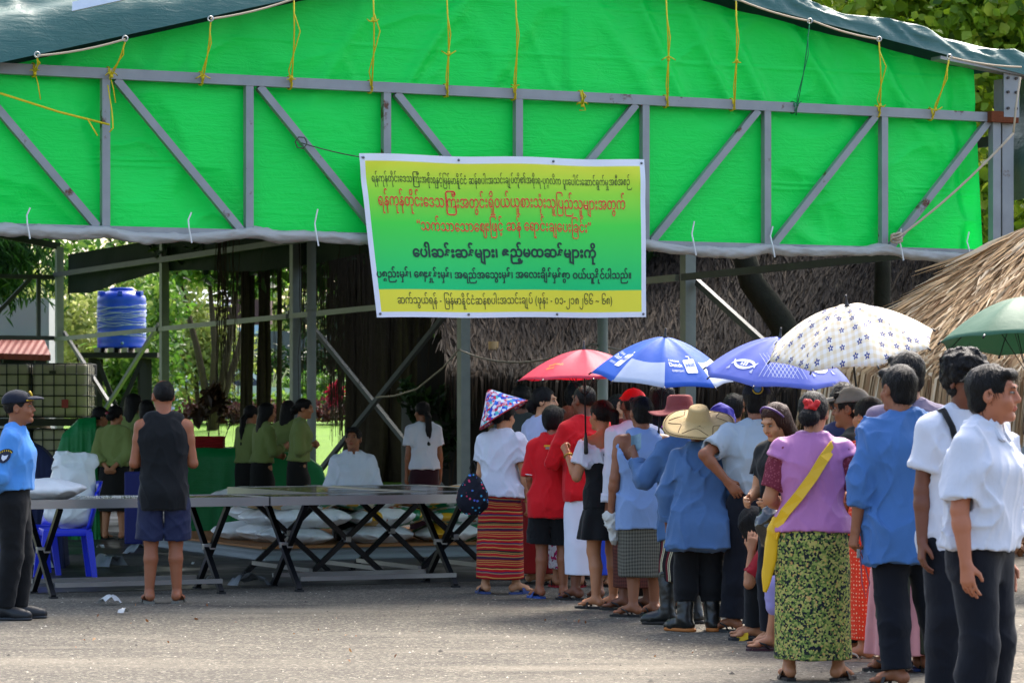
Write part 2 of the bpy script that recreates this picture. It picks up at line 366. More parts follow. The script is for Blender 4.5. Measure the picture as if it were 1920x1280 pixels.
def person(label, px, d, yaw, H=1.65, sex='m', bulk=1.0, skinc='#8a5a3c', pitch=3, roll=0, twist=0, hipz=.88, armL='down', armR='down', curlL=.35, curlR=.35,
           head=(0, 0, 0), hair='short', hairc='#100d0c', ank=None, footyaw=(12, -12), pole=((0, 1, 0), (0, 1, 0)), wear=(), face=False, h=None, group='people in the queue', z0=0, seed=None, sole=.018, xy=None, hsc=None):
    q = Person(); s = H/1.68; q.s = s; q.h = h or (.0075 if d < 18.5 else .0088 if d < 26 else .012); h = q.h
    q.seed = seed if seed is not None else int(px*7 % 97); q.sex = sex; q.bulk = bulk; q.sole = sole
    Mt = rot('Z', twist) @ rot('Y', roll) @ rot('X', -pitch); hip = V3(0, 0, hipz*s); q.hip = hip; q.Mt = Mt
    T = lambda x, y, z: hip+Mt@(V3(x, y, z)*s); q.T = T
    sw = (.155 if sex == 'f' else .168)*(bulk*.6+.4)
    q.sh = {}; q.el = {}; q.wr = {}; q.fd = {}
    hd = list(head)+[0]*(3-len(head)); Mh = Mt @ rot('Z', hd[0]) @ rot('X', -hd[1]+pitch*.7) @ rot('Y', hd[2]); q.Mh = Mh
    nb = T(0, -.012, .50); nt_ = T(0, .004, .60); hs_ = 1.05 if hsc is None else hsc; hc = nt_+Mh@(V3(0, .018, .088*hs_)*s); q.hc = hc; q.nb = nb; q.nt = nt_
    s0 = s; Hh = lambda x, y, z: hc+Mh@(V3(x, y, z)*s0*hs_); q.Hh = Hh
    b = SDF(); st = [(z*s, a*s, e*s, y*s) for z, a, e, y in tst(sex, bulk)]
    b.loft(hip, Mt, st, k=.02*s)
    ank = ank or (((-.1, 0), (.1, 0)))
    q.hj = []; q.kn = []; q.an = []
    for i, sg in ((0, -1), (1, 1)):
        hj = hip+rot('Z', twist)@(V3(sg*.082*(.5+.5*bulk), 0, -.02)*s); a3 = ank[i]; an = V3(a3[0], a3[1], (a3[2] if len(a3) > 2 else 0)+.08*s+sole)
        kn = ik(hj, an, .396*s, .370*s, pole[i]); q.hj.append(hj); q.kn.append(kn); q.an.append(an)
        lb = .6+.4*bulk; b.cone(hj, kn, .086*s*lb, .056*s*lb, .03*s)
        sd_ = nrm(an-kn); cb = kn+sd_*(.13*s)+rot('Z', footyaw[i])@V3(0, -.014*s, 0)
        b.cone(kn, cb, .053*s*lb, .055*s*lb, .02*s); b.cone(cb, an, .054*s*lb, .035*s, .015*s)
        Mf = rot('Z', footyaw[i]); F = lambda x, y, z: V3(an[0], an[1], an[2]-.08*s)+Mf@(V3(x, y, z)*s)
        b.cone(F(0, -.035, .036), F(0, .0, .06), .036*s, .036*s, .015); b.cone(F(0, .0, .055), F(-sg*.006, .105, .03), .036*s, .026*s, .015)
        b.cone(F(-.024, .10, .024), F(.026, .095, .022), .022*s, .02*s, .012)
        for j, (tx, ty, tr) in enumerate(((-.03, .165, .0125), (-.013, .165, .0095), (.002, .158, .009), (.016, .149, .009), (.029, .138, .0085))):
            b.cone(F(-sg*-tx*1.0, .11, .02), F(sg*tx, ty, .014), max(tr*s*1.1, h*.9), max(tr*s, h*.85), .004)
    for key, sg, A in (('L', -1, armL), ('R', 1, armR)):
        A = ARMS[A] if isinstance(A, str) else A
        sh = T(sg*sw, -.008, .462); u = Mt@nrm((sg*A[0][0], A[0][1], A[0][2])); el = sh+u*.285*s; fo = Mt@nrm((sg*A[1][0], A[1][1], A[1][2])); wr = el+fo*.24*s
        q.sh[key] = sh; q.el[key] = el; q.wr[key] = wr; q.fd[key] = fo; ab = .55+.45*bulk
        b.cone(T(sg*.05, -.015, .51), sh, .042*s, .05*s, .04*s); b.cone(sh, sh+u*.10*s, .056*s*ab, .05*s*ab, .03*s); b.cone(sh+u*.09*s, el, .048*s*ab, .038*s*ab, .02*s)
        b.cone(el, el+fo*.07*s, .038*s*ab, .039*s*ab, .015*s); b.cone(el+fo*.06*s, wr, .039*s*ab, .026*s, .015*s)
        # hand: palm normal roughly towards the body / inward
        pn = np.array(A[2], f32)*V3(sg, 1, 1) if len(A) > 2 else V3(-sg*1.0, .25, 0); pn = Mt@pn; pn = nrm(pn-fo*float(pn@fo)); lat = np.cross(fo, pn)
        th = Mt@V3(-sg*.25, 1, .2) ; lat = lat if float(lat@th) > 0 else -lat   # thumb side
        c = curlL if key == 'L' else curlR; HS = s*.98; fr = max(.0092*HS, h*.92)
        hp = lambda along, across, out: wr+(fo*along+lat*across+pn*out)*HS
        q.__dict__['grip'+key] = hp(.085, .0, .028); q.__dict__['axis'+key] = lat
        for j, ac in enumerate((.029, .010, -.009, -.027)):
            b.cone(hp(.005, ac*.6, 0), hp(.088-.005*abs(j-1), ac, -.004), .0145*HS, .0125*HS, .014)
            kn0 = hp(.088-.005*abs(j-1), ac*1.08, -.004); Ls = (.076, .083, .077, .060)[j]*HS; a_ = 0.0; p0 = kn0; spread = ac*2.2*(1-c)
            for kseg, fr_ in ((.45, 1.0), (.30, .92), (.25, .85)):
                a_ += c*(1.15 if kseg != .25 else .8); dr = nrm(fo*math.cos(a_)+pn*math.sin(a_)+lat*spread*.8); p1 = p0+dr*Ls*kseg
                b.cone(p0, p1, max(fr*fr_, h*.9), max(fr*fr_*.95, h*.88), .003); p0 = p1
        t0 = hp(.02, .022, .006); t1 = hp(.055, .05, .02+.012*c); t2 = t1+(fo*.8+lat*(.25-.5*c)+pn*(.15+.5*c))*.034*HS
        b.cone(t0, t1, .0155*HS, max(.0115*HS, h), .008); b.cone(t1, t2, max(.0105*HS, h), max(.0088*HS, h*.9), .004)
    # neck and head
    nr = (.047 if sex == 'f' else .055)*s
    b.cone(nb, nt_+Mh@(V3(0, .0, .03)*s), nr*1.08, nr, .025*s)
    s = s0*hs_; q.hs_ = hs_
    b.ell(Hh(0, -.014, .03), V3(.075, .093, .088)*s, Mh, .02*s); b.ell(Hh(0, .022, -.034), V3(.060, .070, .084)*s, Mh, .03*s)
    b.cone(Hh(-.014, .078, -.088), Hh(.014, .078, -.088), .019*s, .019*s, .02*s)
    b.cone(Hh(-.03, .083, .035), Hh(.03, .083, .035), .013*s, .013*s, .014*s)
    for sg in (-1, 1):
        b.ell(Hh(sg*.076, -.004, -.004), V3(.011, .024, .033)*s, Mh@rot('Z', sg*-18), .006*s); b.ell(Hh(sg*.084, .002, .0), V3(.006, .010, .016)*s, Mh, .006*s, sub=True)
        b.ell(Hh(sg*.032, .103, .012), V3(.019, .016, .012)*s, Mh, .012*s, sub=True); b.cone(Hh(sg*.04, .07, -.025), Hh(sg*.03, .078, -.04), .018*s, .016*s, .02*s)
    b.cone(Hh(0, .090, .018), Hh(0, .108, -.018), .0085*s, .0125*s, .010*s); b.cone(Hh(-.012, .096, -.022), Hh(.012, .096, -.022), .009*s, .009*s, .006*s)
    V, F = b.mesh(h); body = npmesh('person', V, F, skin(skinc))
    body.location = (G(px, d, z0) if xy is None else Vector((*xy, z0))); body.rotation_euler = (0, 0, R(yaw)); tag(body, label, 'person', group); q.o = body
    q.W = lambda p: Matrix.Rotation(R(yaw), 4, 'Z').to_3x3() @ Vector([float(t) for t in p]) + Vector(body.location)
    q.yaw = yaw; q.ankyaw = footyaw
    if hair: do_hair(q, hair, hairc)
    if face:
        for sg in (-1, 1):
            e = SDF().ell(Hh(sg*.031, .0845, .0125), V3(.0125, .0098, .0048)*s, Mh); v, f = e.mesh(.0026); npmesh('eye', v, f, EYE, body)
            e = SDF().ell(Hh(sg*.031, .0925, .0125), V3(.0062, .004, .0060)*s, Mh); v, f = e.mesh(.0022); npmesh('iris', v, f, IRIS, body)
            e = SDF().cone(Hh(sg*.016, .094, .030), Hh(sg*.033, .094, .035), .0026*s, .0032*s, .003).cone(Hh(sg*.033, .094, .035), Hh(sg*.050, .082, .030), .0032*s, .002*s, .003); v, f = e.mesh(.003); npmesh('eyebrow', v, f, hairm('#120e0c'), body)
        e = SDF().cone(Hh(-.019, .084, -.052), Hh(0, .0945, -.0485), .004*s, .0065*s, .003).cone(Hh(.019, .084, -.052), Hh(0, .0945, -.0485), .004*s, .0065*s, .003).cone(Hh(-.014, .084, -.057), Hh(.014, .084, -.057), .0065*s, .0065*s, .004).ell(Hh(0, .088, -.058), V3(.014, .0085, .0065)*s, Mh)
        v, f = e.mesh(.003); npmesh('lips', v, f, plain('lips', tuple(a*b_ for a, b_ in zip(lin(skinc), (.95, .6, .58))), .5), body)
    for wz in wear: wz[0](q, *wz[1:])
    return q
EYE = plain('eye_white', '#8f857a', .6, 0, .1); IRIS = plain('iris', '#140c08', .4, 0, .2)
def piece(q, S_, name, m, amp=0.0, h=None, fold=None, sx=9, sz=5):
    V, F = S_.mesh(h or q.h, fold=fold or (folds(amp, q.seed, sx, sz) if amp else None)); return npmesh(name, V, F, m, q.o)
def do_hair(q, kind, c):
    s = q.s*q.hs_; Mh = q.Mh; H = q.Hh; b = SDF(); m = hairm(c); h = min(q.h, .0085); tex = .006
    fr = lambda c_, hs, k=.012: b.box(H(*c_), V3(*hs)*s, Mh, k*s, True, .012*s)
    if kind in ('short', 'crop', 'curly', 'messy', 'boy'):
        e = dict(short=.0, crop=-.006, curly=.022, messy=.008, boy=.006)[kind]
        b.ell(H(0, -.016, .032+e*.4), V3(.083+e, .102+e, .094+e)*s, Mh)
        if kind in ('boy', 'short', 'messy'): b.cone(H(-.04, .065, .085), H(.045, .06, .085), .026*s, .024*s, .02*s)
        if kind == 'boy': b.ell(H(0, -.03, -.005), V3(.08, .078, .07)*s, Mh, .02*s)
        fz = dict(short=.062, crop=.066, curly=.055, messy=.055, boy=.05)[kind]
        fr((0, .155, fz-.15), (.12, .09, .15)); fr((0, .092, -.15), (.12, .075, .148)); fr((0, 0, -.235), (.2, .2, .155)); b.ell(H(0, -.045, -.035), V3(.068, .055, .055)*s, Mh, .02*s) if kind != 'crop' else None; fr((0, 0, -.245), (.2, .2, .155))
        tex = dict(short=.011, crop=.006, curly=.034, messy=.016, boy=.009)[kind]
    else:
        b.ell(H(0, -.014, .032), V3(.085, .103, .095)*s, Mh)
        if kind in ('bun', 'pony', 'lowbun', 'lowpony'):
            fr((0, .155, -.085), (.12, .09, .155)); fr((0, .085, -.15), (.12, .065, .15)); fr((0, .0, -.215), (.2, .2, .15))
            if kind == 'bun': b.ell(H(0, -.125, .03), V3(.05, .045, .05)*s, Mh, .015)
            if kind == 'lowbun': b.ell(H(0, -.108, -.03), V3(.062, .05, .052)*s, Mh, .015)
            if kind == 'pony':
                p = [H(0, -.10, .03), H(0, -.15, -.0), H(0.01, -.145, -.14), H(.01, -.12, -.30)]
                for i in range(3): b.cone(p[i], p[i+1], (.034, .036, .032)[i]*s, (.036, .032, .014)[i]*s, .015)
            if kind == 'lowpony':
                p = [H(0, -.095, -.03), H(0, -.125, -.08), H(.0, -.12, -.22), H(.0, -.10, -.38), H(0, -.09, -.52)]
                for i in range(4): b.cone(p[i], p[i+1], (.036, .038, .036, .03)[i]*s, (.038, .036, .03, .012)[i]*s, .015)
        elif kind == 'curtain':
            b.loft(H(0, -.0, 0), Mh, [(-.30*s, .05*s, .05*s, .03*s), (-.15*s, .085*s, .085*s, .03*s), (-.02*s, .094*s, .098*s, .012*s), (.06*s, .08*s, .085*s, .0)], .03*s)
        elif kind in ('long', 'longside', 'bob'):
            L = .34 if kind != 'bob' else .16
            b.loft(H(0, -.03, 0), Mh, [(-L*s, .078*s, .04*s, -.035*s), (-.12*s, .092*s, .062*s, -.025*s), (0, .090*s, .082*s, 0), (.06*s, .075*s, .075*s, .0)], .03*s)
            fr((0, .155, -.085), (.07, .10, .15)); fr((0, .10, -.22), (.062, .085, .2)); 
            if kind == 'longside': fr((0, .155, -.085), (.12, .075, .15))
    sd_ = q.seed
    def fold(x, y, z): return tex*.55*(vn(x*75+sd_, y*75, z*(60 if kind == 'curly' else 22))-.5)+tex*.8*(vn(x*28+sd_, y*28, z*(28 if kind in ('curly', 'messy') else 14))-.5)
    V, F = b.mesh(h, fold=fold)
    g = np.random.default_rng(int(sd_)); n = {'crop': 500, 'curly': 500}.get(kind, 900); fi = g.integers(0, len(F), n); P4 = V[F[fi]]; c0 = P4.mean(1); nn = np.cross(P4[:, 2]-P4[:, 0], P4[:, 3]-P4[:, 1]); nn /= np.linalg.norm(nn, axis=1)[:, None]+1e-9
    cr = H(0, -.05, .12); t = (c0-cr)+np.array([0, 0, -.05], f32)+g.normal(size=(n, 3))*(.05 if kind == 'curly' else .015); t -= nn*(t*nn).sum(1)[:, None]; t /= np.linalg.norm(t, axis=1)[:, None]+1e-9
    up_ = {'crop': .35, 'curly': .8, 'messy': .45}.get(kind, .16); L = ((.014 if kind in ('crop', 'curly') else .030)*(.5+g.random(n)))[:, None]*s; sd2 = np.cross(t, nn)*.0016; tip = c0+(t*(1-up_*.5)+nn*up_)*L; base = c0-nn*.002
    V2 = np.stack([base-sd2, base+sd2, tip+sd2*.25, tip-sd2*.25], 1).reshape(-1, 3); F2 = np.arange(n*4).reshape(-1, 4)+len(V)
    npmesh('hair', np.concatenate([V, V2]), np.concatenate([F, F2]), m, q.o)
def shirt(q, m, sleeve=.6, hem=-.1, loose=.028, collar=True, flare=.0, amp=.007, name='shirt', neck=0.0, low=None, tuck=False, cuffm=None, sl=1.0):
    loose = .008+loose*.6; flare *= .6; s = q.s; b = SDF(); base = tst(q.sex, q.bulk); zs = [z for z, *_ in base]
    def at(z): return [float(np.interp(z, zs, [r[i] for r in base])) for i in (1, 2, 3)]
    st = []
    for z in [hem]+[z for z in (-.04, .06, .17, .29, .38, .46, .515) if z > hem+.03]:
        a, e, y = at(max(z, -.13)); k = loose+flare*max(0, (.1-z)/.2)
        if .1 <= z <= .3: k *= 1.15; 
        if z > .42: k = min(k, .016)
        if tuck and z == hem: k = .008
        st.append((z*s, (a+k)*s, (e+k*.95)*s, y*s))
    st.append((.555*s, .072*s, .068*s, -.008*s))
    b.loft(q.hip, q.Mt, st, .02*s)
    for key, sg in (('L', -1), ('R', 1)):
        sh, el, wr = q.sh[key], q.el[key], q.wr[key]; u = nrm(el-sh); ab = .55+.45*q.bulk; lo = min(loose, .026)*sl
        b.cone(q.T(sg*.05, -.015, .51), sh if sleeve > 0 or low == 'wide' else q.T(sg*.10, -.012, .494), .046*s, .057*s if sleeve > 0 else .052*s, .03*s)
        if sleeve > 0:
            f = min(sleeve, 1.0); end = sh+(el-sh)*f; r0 = (.058*ab+lo*.35)*s; r1 = ((.052-.012*f)*ab+lo*(1.25 if sleeve < 1 else .9))*s
            b.cone(sh, end, r0, r1, .03*s, cut=sleeve < 1)
            if sleeve > 1:
                e2 = el+(wr-el)*(sleeve-1); b.cone(el, e2, (.041*ab+lo*.9)*s, (.034+lo*.75)*s, .015*s, cut=True)
            else:
                # hollow cuff
                if sleeve > .2: b.cone(end-u*.025*s, end+u*.03, r1-.010*s, r1-.007*s, .003, sub=True)
        else:
            w_ = abs(float((sh-q.hip)@(q.Mt[:, 0])))/s; ins = .03 if low == 'wide' else -.05
            b.ell(q.T(sg*(w_-ins+.01), -.01, .43), V3(.058, .3, .15 if low == 'wide' else .12)*s, q.Mt, .006, sub=True)
    b.cone(q.nb+q.Mt@(V3(0, .015, .045-neck)*s), q.nb+q.Mt@(V3(0, .035, .16)*s), (.054 if q.sex == 'f' else .060)*s*(1+neck*2), .075*s, .004, sub=True)
    if isinstance(low, float): b.half(q.T(0, 0, low), q.Mt@V3(0, 0, 1))
    o = piece(q, b, name, m, amp); q.shirt = o
    if collar:
        c = SDF(); a0 = q.nb+q.Mt@(V3(0, .004, .005)*s); a1 = q.nb+q.Mt@(V3(0, .0, .066)*s); c.cone(a0, a1, .088*s, .070*s, .006, cut=True); c.cone(a0, a1+q.Mt@V3(0, .004, .04), .076*s, .061*s, .004, sub=True); c.half(a0, -q.Mt[:, 2]); c.box(a0+q.Mt@(V3(0, .1, .0)*s), V3(.014, .09, .08)*s, q.Mt, .006)
        V, F = c.mesh(min(q.h, .0075), fold=folds(.004, q.seed, 14, 14)); npmesh('collar', V, F, m, o)
    if 1 < sleeve < 2:
        for key in ('L', 'R'):
            el, wr = q.el[key], q.wr[key]; u = nrm(wr-el); e2 = el+(wr-el)*(sleeve-1); c = SDF(); r = (.034+min(loose, .026)*sl*.75+.009)*s; c.cone(e2-u*.045*s, e2, r*1.03, r, .004, cut=True); c.cone(e2-u*.02*s, e2+u*.03, r-.009*s, r-.006*s, .003, sub=True); c.half(e2-u*.05*s, -u)
            V, F = c.mesh(min(q.h, .008), fold=folds(.005, q.seed+3, 16, 16)); npmesh('cuff', V, F, m, o)
    return o
def skirt(q, m, hem=.2, top=.14, wt=.012, wb=.16, db=.13, waves=.006, nw=5, name='skirt', amp=.004, cx=None, ov=None):
    s = q.s; b = SDF(); base = tst(q.sex, q.bulk); zs = [z for z, *_ in base]
    def at(z): return [float(np.interp(z, zs, [r[i] for r in base])) for i in (1, 2, 3)]
    an = (q.an[0]+q.an[1])/2; zt = q.hip[2]+top*s; st = []
    for z in (hem, hem+(q.hip[2]-hem)*.4, q.hip[2]-.17*s):
        t = (q.hip[2]-z)/(q.hip[2]-.0); a = .17*q.bulk*s*(1-t)+wb*t; e = .128*s*(1-t)+db*t
        st.append((z, a+.012, e+.014+.012*t, (an[1]-.006)*t*.9))
    for z in (-.04, .06, top):
        a, e, y = at(z); st.append((q.hip[2]+z*s, (a+wt)*s, (e+wt)*s, y*s))
    ph = q.seed
    wv = lambda th, z: (waves*(np.sin(th*nw+ph+z*2.5)*np.clip((q.hip[2]-z)/(q.hip[2]-hem+1e-3), 0, 1))).astype(f32)
    b.loft(V3(0, 0, 0), np.eye(3, dtype=f32), st, .01, 2.3, wave=wv)
    return piece(q, b, name, m, amp, sx=5, sz=4)
def trousers(q, m, length=1.0, wide=.012, name='trousers', amp=.006, top=.12, shinw=None):
    """length 1 = to the ankle, .5 = to the knee"""
    s = q.s; b = SDF(); base = tst(q.sex, q.bulk); st = [(z*s, (a+.006)*s, (e+.006)*s, y*s) for z, a, e, y in base if z <= top-.02]
    a, e, y = [float(np.interp(top, [r[0] for r in base], [r[i] for r in base])) for i in (1, 2, 3)]; st.append((top*s, (a+.01)*s, (e+.01)*s, y*s))
    b.loft(q.hip, q.Mt, st, .02*s); lb = .6+.4*q.bulk
    for i in (0, 1):
        hj, kn, an = q.hj[i], q.kn[i], q.an[i]
        if length <= .55:
            e_ = hj+(kn-hj)*(length/.5); r1 = (.06*lb+wide*2.0)*s; b.cone(hj, e_, (.086*lb+wide*.7)*s, r1, .008*s, cut=True); b.box(((q.hj[0]+q.hj[1])/2+(q.kn[0]+q.kn[1])/2)/2-V3(0, 0, .06), (.006, .3, .16), None, .004, True, .004) if i == 1 else None; u = nrm(kn-hj)
            b.cone(e_-u*.04, e_+u*.04, r1-.012, r1-.006, .003, sub=True)
        else:
            e_ = kn+(an-kn)*((length-.5)*2); sw = shinw or wide
            b.cone(hj, kn, (.088*lb+wide)*s, (.058*lb+wide)*s, .03*s); b.cone(kn, kn+nrm(an-kn)*.14*s+V3(0, -.016*s, 0), (.056*lb+wide)*s, (.058*lb+wide)*s, .03*s); b.cone(kn, e_, (.058*lb+wide)*s, (.047+sw*1.25)*s, .02*s, cut=True)
    return piece(q, b, name, m, amp, sx=8, sz=8)
def soles(q, col='#1a1816', kind='flip', strap='#15110f', up=None):
    s = q.s; ms = plain('sole', col, .7); mt = plain('strap', strap, .6)
    for i, sg in ((0, -1), (1, 1)):
        Mf = Matrix.Rotation(R(q.ankyaw[i]), 3, 'Z'); an = q.an[i]; B = Vector((float(an[0]), float(an[1]), float(an[2])-.08*s-q.sole))
        prof = [(-.028, -.062), (.028, -.062), (.036, -.03), (.034, .03), (.044, .10), (.042, .145), (.022, .185), (-.012, .19), (-.036, .165), (-.044, .11), (-.036, .03), (-.036, -.03)]
        n = len(prof); pt = lambda x, y, z: B+Mf@(Vector((x*sg*-1, y, z))*s)
        v = [pt(x, y, 0) for x, y in prof]+[pt(x*1.02, y, .018) for x, y in prof]; f = [tuple(range(n)), tuple(range(2*n-1, n-1, -1))]+[(k, (k+1) % n, n+(k+1) % n, n+k) for k in range(n)]
        o = pymesh('sandal', v, [t[::-1] for t in f] if sg > 0 else f, ms, q.o)
        mb = MB()
        if kind == 'flip':
            for e in (-1, 1): mb.tube([pt(.004, .125, .03), pt(e*.025, .09, .062), pt(e*.04, .04, .045), pt(e*.04, .02, .015)], .0065, 6)
        else:
            w0, w1 = (.045, .11) if kind == 'slide' else (.055, .075)
            arc = [(-.046, .012), (-.044, .035), (-.024, .066), (0, .072), (.024, .066), (.044, .035), (.046, .012)]
            k = len(arc); v = [pt(x, y, z-(y-.045)*.35) for y in (w0, w1) for x, z in arc]+[pt(x*.9, y, z*.93-(y-.045)*.35) for y in (w0, w1) for x, z in arc]
            f = []
            for a in (0, 2*k):
                for j in range(k-1): f.append((a+j, a+j+1, a+k+j+1, a+k+j))
            for j in range(k-1): f += [(j, j+1, 2*k+j+1, 2*k+j), (k+j, k+j+1, 3*k+j+1, 3*k+j)]
            mb.add(v, f)
        mb.build('strap', mt, o, True)
def boots(q, solec='#241f1a', top=.40):
    m = plain('rubber', '#101312', .38, spec=.5, bs=40, bst=.15)
    for i, sg in ((0, -1), (1, 1)):
        b = SDF(); s = q.s; an = q.an[i]; kn = q.kn[i]; Mf = rot('Z', q.ankyaw[i]); F = lambda x, y, z: V3(an[0], an[1], an[2]-.08*s-q.sole)+Mf@(V3(x, y, z)*s)
        tp = an+(kn-an)*((top*s-an[2])/max(kn[2]-an[2], .1)); b.cone(an+V3(0, -.01, 0), tp, .056*s, .075*s, .02, cut=True); b.cone(F(0, -.03, .05), F(0, .0, .09), .052*s, .058*s, .02)
        b.cone(F(0, .0, .07), F(0, .13, .045), .055*s, .046*s, .02); b.cone(F(0, .12, .04), F(0, .17, .038), .046*s, .034*s, .02); b.half((0, 0, .018), (0, 0, -1), k_lo(q), k_hi(q))
        b.cone(tp-V3(0, 0, .03), tp+V3(0, 0, .05), .067*s, .07*s, .003, sub=True)
        V, Fc = b.mesh(.0085, fold=folds(.005, q.seed+i, 14, 16)); o = npmesh('boot', V, Fc, m, q.o)
        e = SDF(); e.cone(F(0, -.045, .01), F(0, .15, .01), .054*s, .05*s, .02); e.half((0, 0, .026), (0, 0, 1), k_lo(q), k_hi(q)); e.half((0, 0, .001), (0, 0, -1), k_lo(q), k_hi(q)); V, Fc = e.mesh(.008); npmesh('sole', V, Fc, plain('boot_sole', solec, .7), o)
        mb = MB(); mb.lathe(Vector([float(t) for t in tp])-Vector((0, 0, .035)), [(.074*s, 0), (.078*s, .004), (.0785*s, .02), (.075*s, .024)], 20); mb.build('boot_band', plain('boot_band', '#3a3a2c', .6), o, True)
def k_lo(q): return [-.6, -.6, -.3]
def k_hi(q): return [.6, .6, .6]
def shoes(q, c='#15171a'):
    m = plain('shoe', c, .5)
    for i, sg in ((0, -1), (1, 1)):
        b = SDF(); s = q.s; an = q.an[i]; Mf = rot('Z', q.ankyaw[i]); F = lambda x, y, z: V3(an[0], an[1], an[2]-.08*s-q.sole)+Mf@(V3(x, y, z)*s)
        b.cone(F(0, -.03, .05), F(0, .0, .085), .046*s, .045*s, .02); b.cone(F(0, .0, .07), F(0, .12, .045), .05*s, .046*s, .02); b.cone(F(0, .1, .040), F(0, .18, .036), .050*s, .040*s, .02); b.half((0, 0, .002), (0, 0, -1), k_lo(q), k_hi(q))
        V, Fc = b.mesh(q.h); o = npmesh('shoe', V, Fc, m, q.o)
        e = SDF(); e.cone(F(0, -.04, .012), F(0, .172, .012), .05*s, .048*s, .02); e.half((0, 0, .022), (0, 0, 1), k_lo(q), k_hi(q)); e.half((0, 0, .001), (0, 0, -1), k_lo(q), k_hi(q)); V, Fc = e.mesh(.008); npmesh('sole', V, Fc, plain('shoe_sole', '#2a2d30', .7), o)
def cap(q, m, brimm=None, back=False, name='cap', brim=True):
    s = q.s*q.hs_; b = SDF(); b.ell(q.Hh(0, -.012, .045), V3(.090, .108, .088)*s, q.Mh); b.box(q.Hh(0, 0, -.06), V3(.2, .2, .10)*s, q.Mh, .004, True, .01)
    o = piece(q, b, name, m, .003, min(q.h, .008)); b = SDF()
    if brim:
        b.ell(q.Hh(0, .105, .052), V3(.072, .085, .030)*s, q.Mh); b.ell(q.Hh(0, .10, .034), V3(.090, .11, .032)*s, q.Mh, .002, sub=True); b.box(q.Hh(0, .0, .05), V3(.2, .075, .2)*s, q.Mh, .003, True, .005)
        V, F = b.mesh(.006); npmesh('peak', V, F, brimm or m, o)
    mb = MB(); c = Vector([float(t) for t in q.Hh(0, -.012, .134)]); mb.lathe(c, [(.004, .004), (.009, 0), (.008, -.006)], 8); mb.build('button', m, o, True)
    return o
def tube_child(q, name, m, pts, r, n=8):
    mb = MB(); mb.tube([Vector([float(t) for t in p]) for p in pts], r, n); return mb.build(name, m, q.o, True)

# ------------------------------------------------------------------ setting: ground, lawn
def build_ground():
    b = NB('asphalt'); v = b.co()
    fine = b.noise(v, 95, 3, .7); grit = b.vor(v, 60, 'Color'); big = b.noise(v, .55, 5, .6); mid = b.noise(b.mapv(v, (1, .5, 1)), 2.3, 4)
    g = b.sep(grit)[0]
    base = b.mix(big, '#45413a', '#645d51'); base = b.mix(b.ramp(g, [(0, .45), (.55, .9), (.86, 1.1), (.93, 2.3), (1, 2.6)]), 0, base) if False else base
    spk = b.ramp(g, [(0, '#24221f'), (.45, '#544e44'), (.8, '#6e6658'), (.93, '#97917f'), (1, '#b8b09c')]); base = b.mix(.55, base, spk)
    base = b.mix(b.math('MULTIPLY', b.ramp(mid, [(.35, 0.0), (.7, 1.0)]), .25), base, '#45413a')
    stain = b.ramp(b.noise(b.mapv(v, (.35, 1.2, 1), loc=(3, 1.7, 0)), 1.1, 4, .6), [(.58, 0.0), (.72, 1.0)])
    base = b.mix(b.math('MULTIPLY', stain, .6), base, '#211f1c')
    pale = b.ramp(b.noise(b.mapv(v, (.5, 1.3, 1), loc=(9, 4, 0)), .8, 3), [(.5, 0.0), (.75, 1.0)]); base = b.mix(b.math('MULTIPLY', pale, .6), base, '#8a8170')
    b.bump(b.math('ADD', g, fine), .55, .012)
    m = b.fin(base, .88, 0, .3)
    o = pymesh('ground', [(-400, 2, 0), (400, 2, 0), (400, 900, 0), (-400, 900, 0)], [(0, 1, 2, 3)], m); o['kind'] = 'structure'
    # slab under the shed, the roof's shade put into its dark colour
    b = NB('shaded_slab'); v = b.co(); n = b.noise(v, .9, 5, .6)
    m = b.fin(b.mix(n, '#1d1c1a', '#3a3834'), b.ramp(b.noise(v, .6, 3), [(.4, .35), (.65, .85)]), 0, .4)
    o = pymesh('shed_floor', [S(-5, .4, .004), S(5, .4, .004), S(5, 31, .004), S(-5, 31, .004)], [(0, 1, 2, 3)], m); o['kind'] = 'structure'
    # lawn, a low rise behind the shed
    X = np.linspace(-70, 70, 90); Y = np.linspace(43, 160, 70); V = []
    for y in Y:
        for x in X: V.append((x, y, max(-.3, min(1.15, .35+(y-47)*.028 if y > 44 else -.3))+.04*math.sin(x*.35)*math.sin(y*.2)+.012))
    F = [(j*90+i, j*90+i+1, (j+1)*90+i+1, (j+1)*90+i) for j in range(69) for i in range(89)]
    b = NB('lawn_grass'); v = b.co(); n = b.noise(v, .5, 5); n2 = b.noise(b.mapv(v, (1, 1, 1)), 14, 3, .7)
    cc = b.mix(n, '#496a15', '#66861f'); cc = b.mix(b.math('MULTIPLY', n2, .5), cc, '#4c7414'); b.bump(n2, .8, .05)
    npmesh('lawn', V, F, b.fin(cc, .9, 0, .2))['kind'] = 'structure'
build_ground()

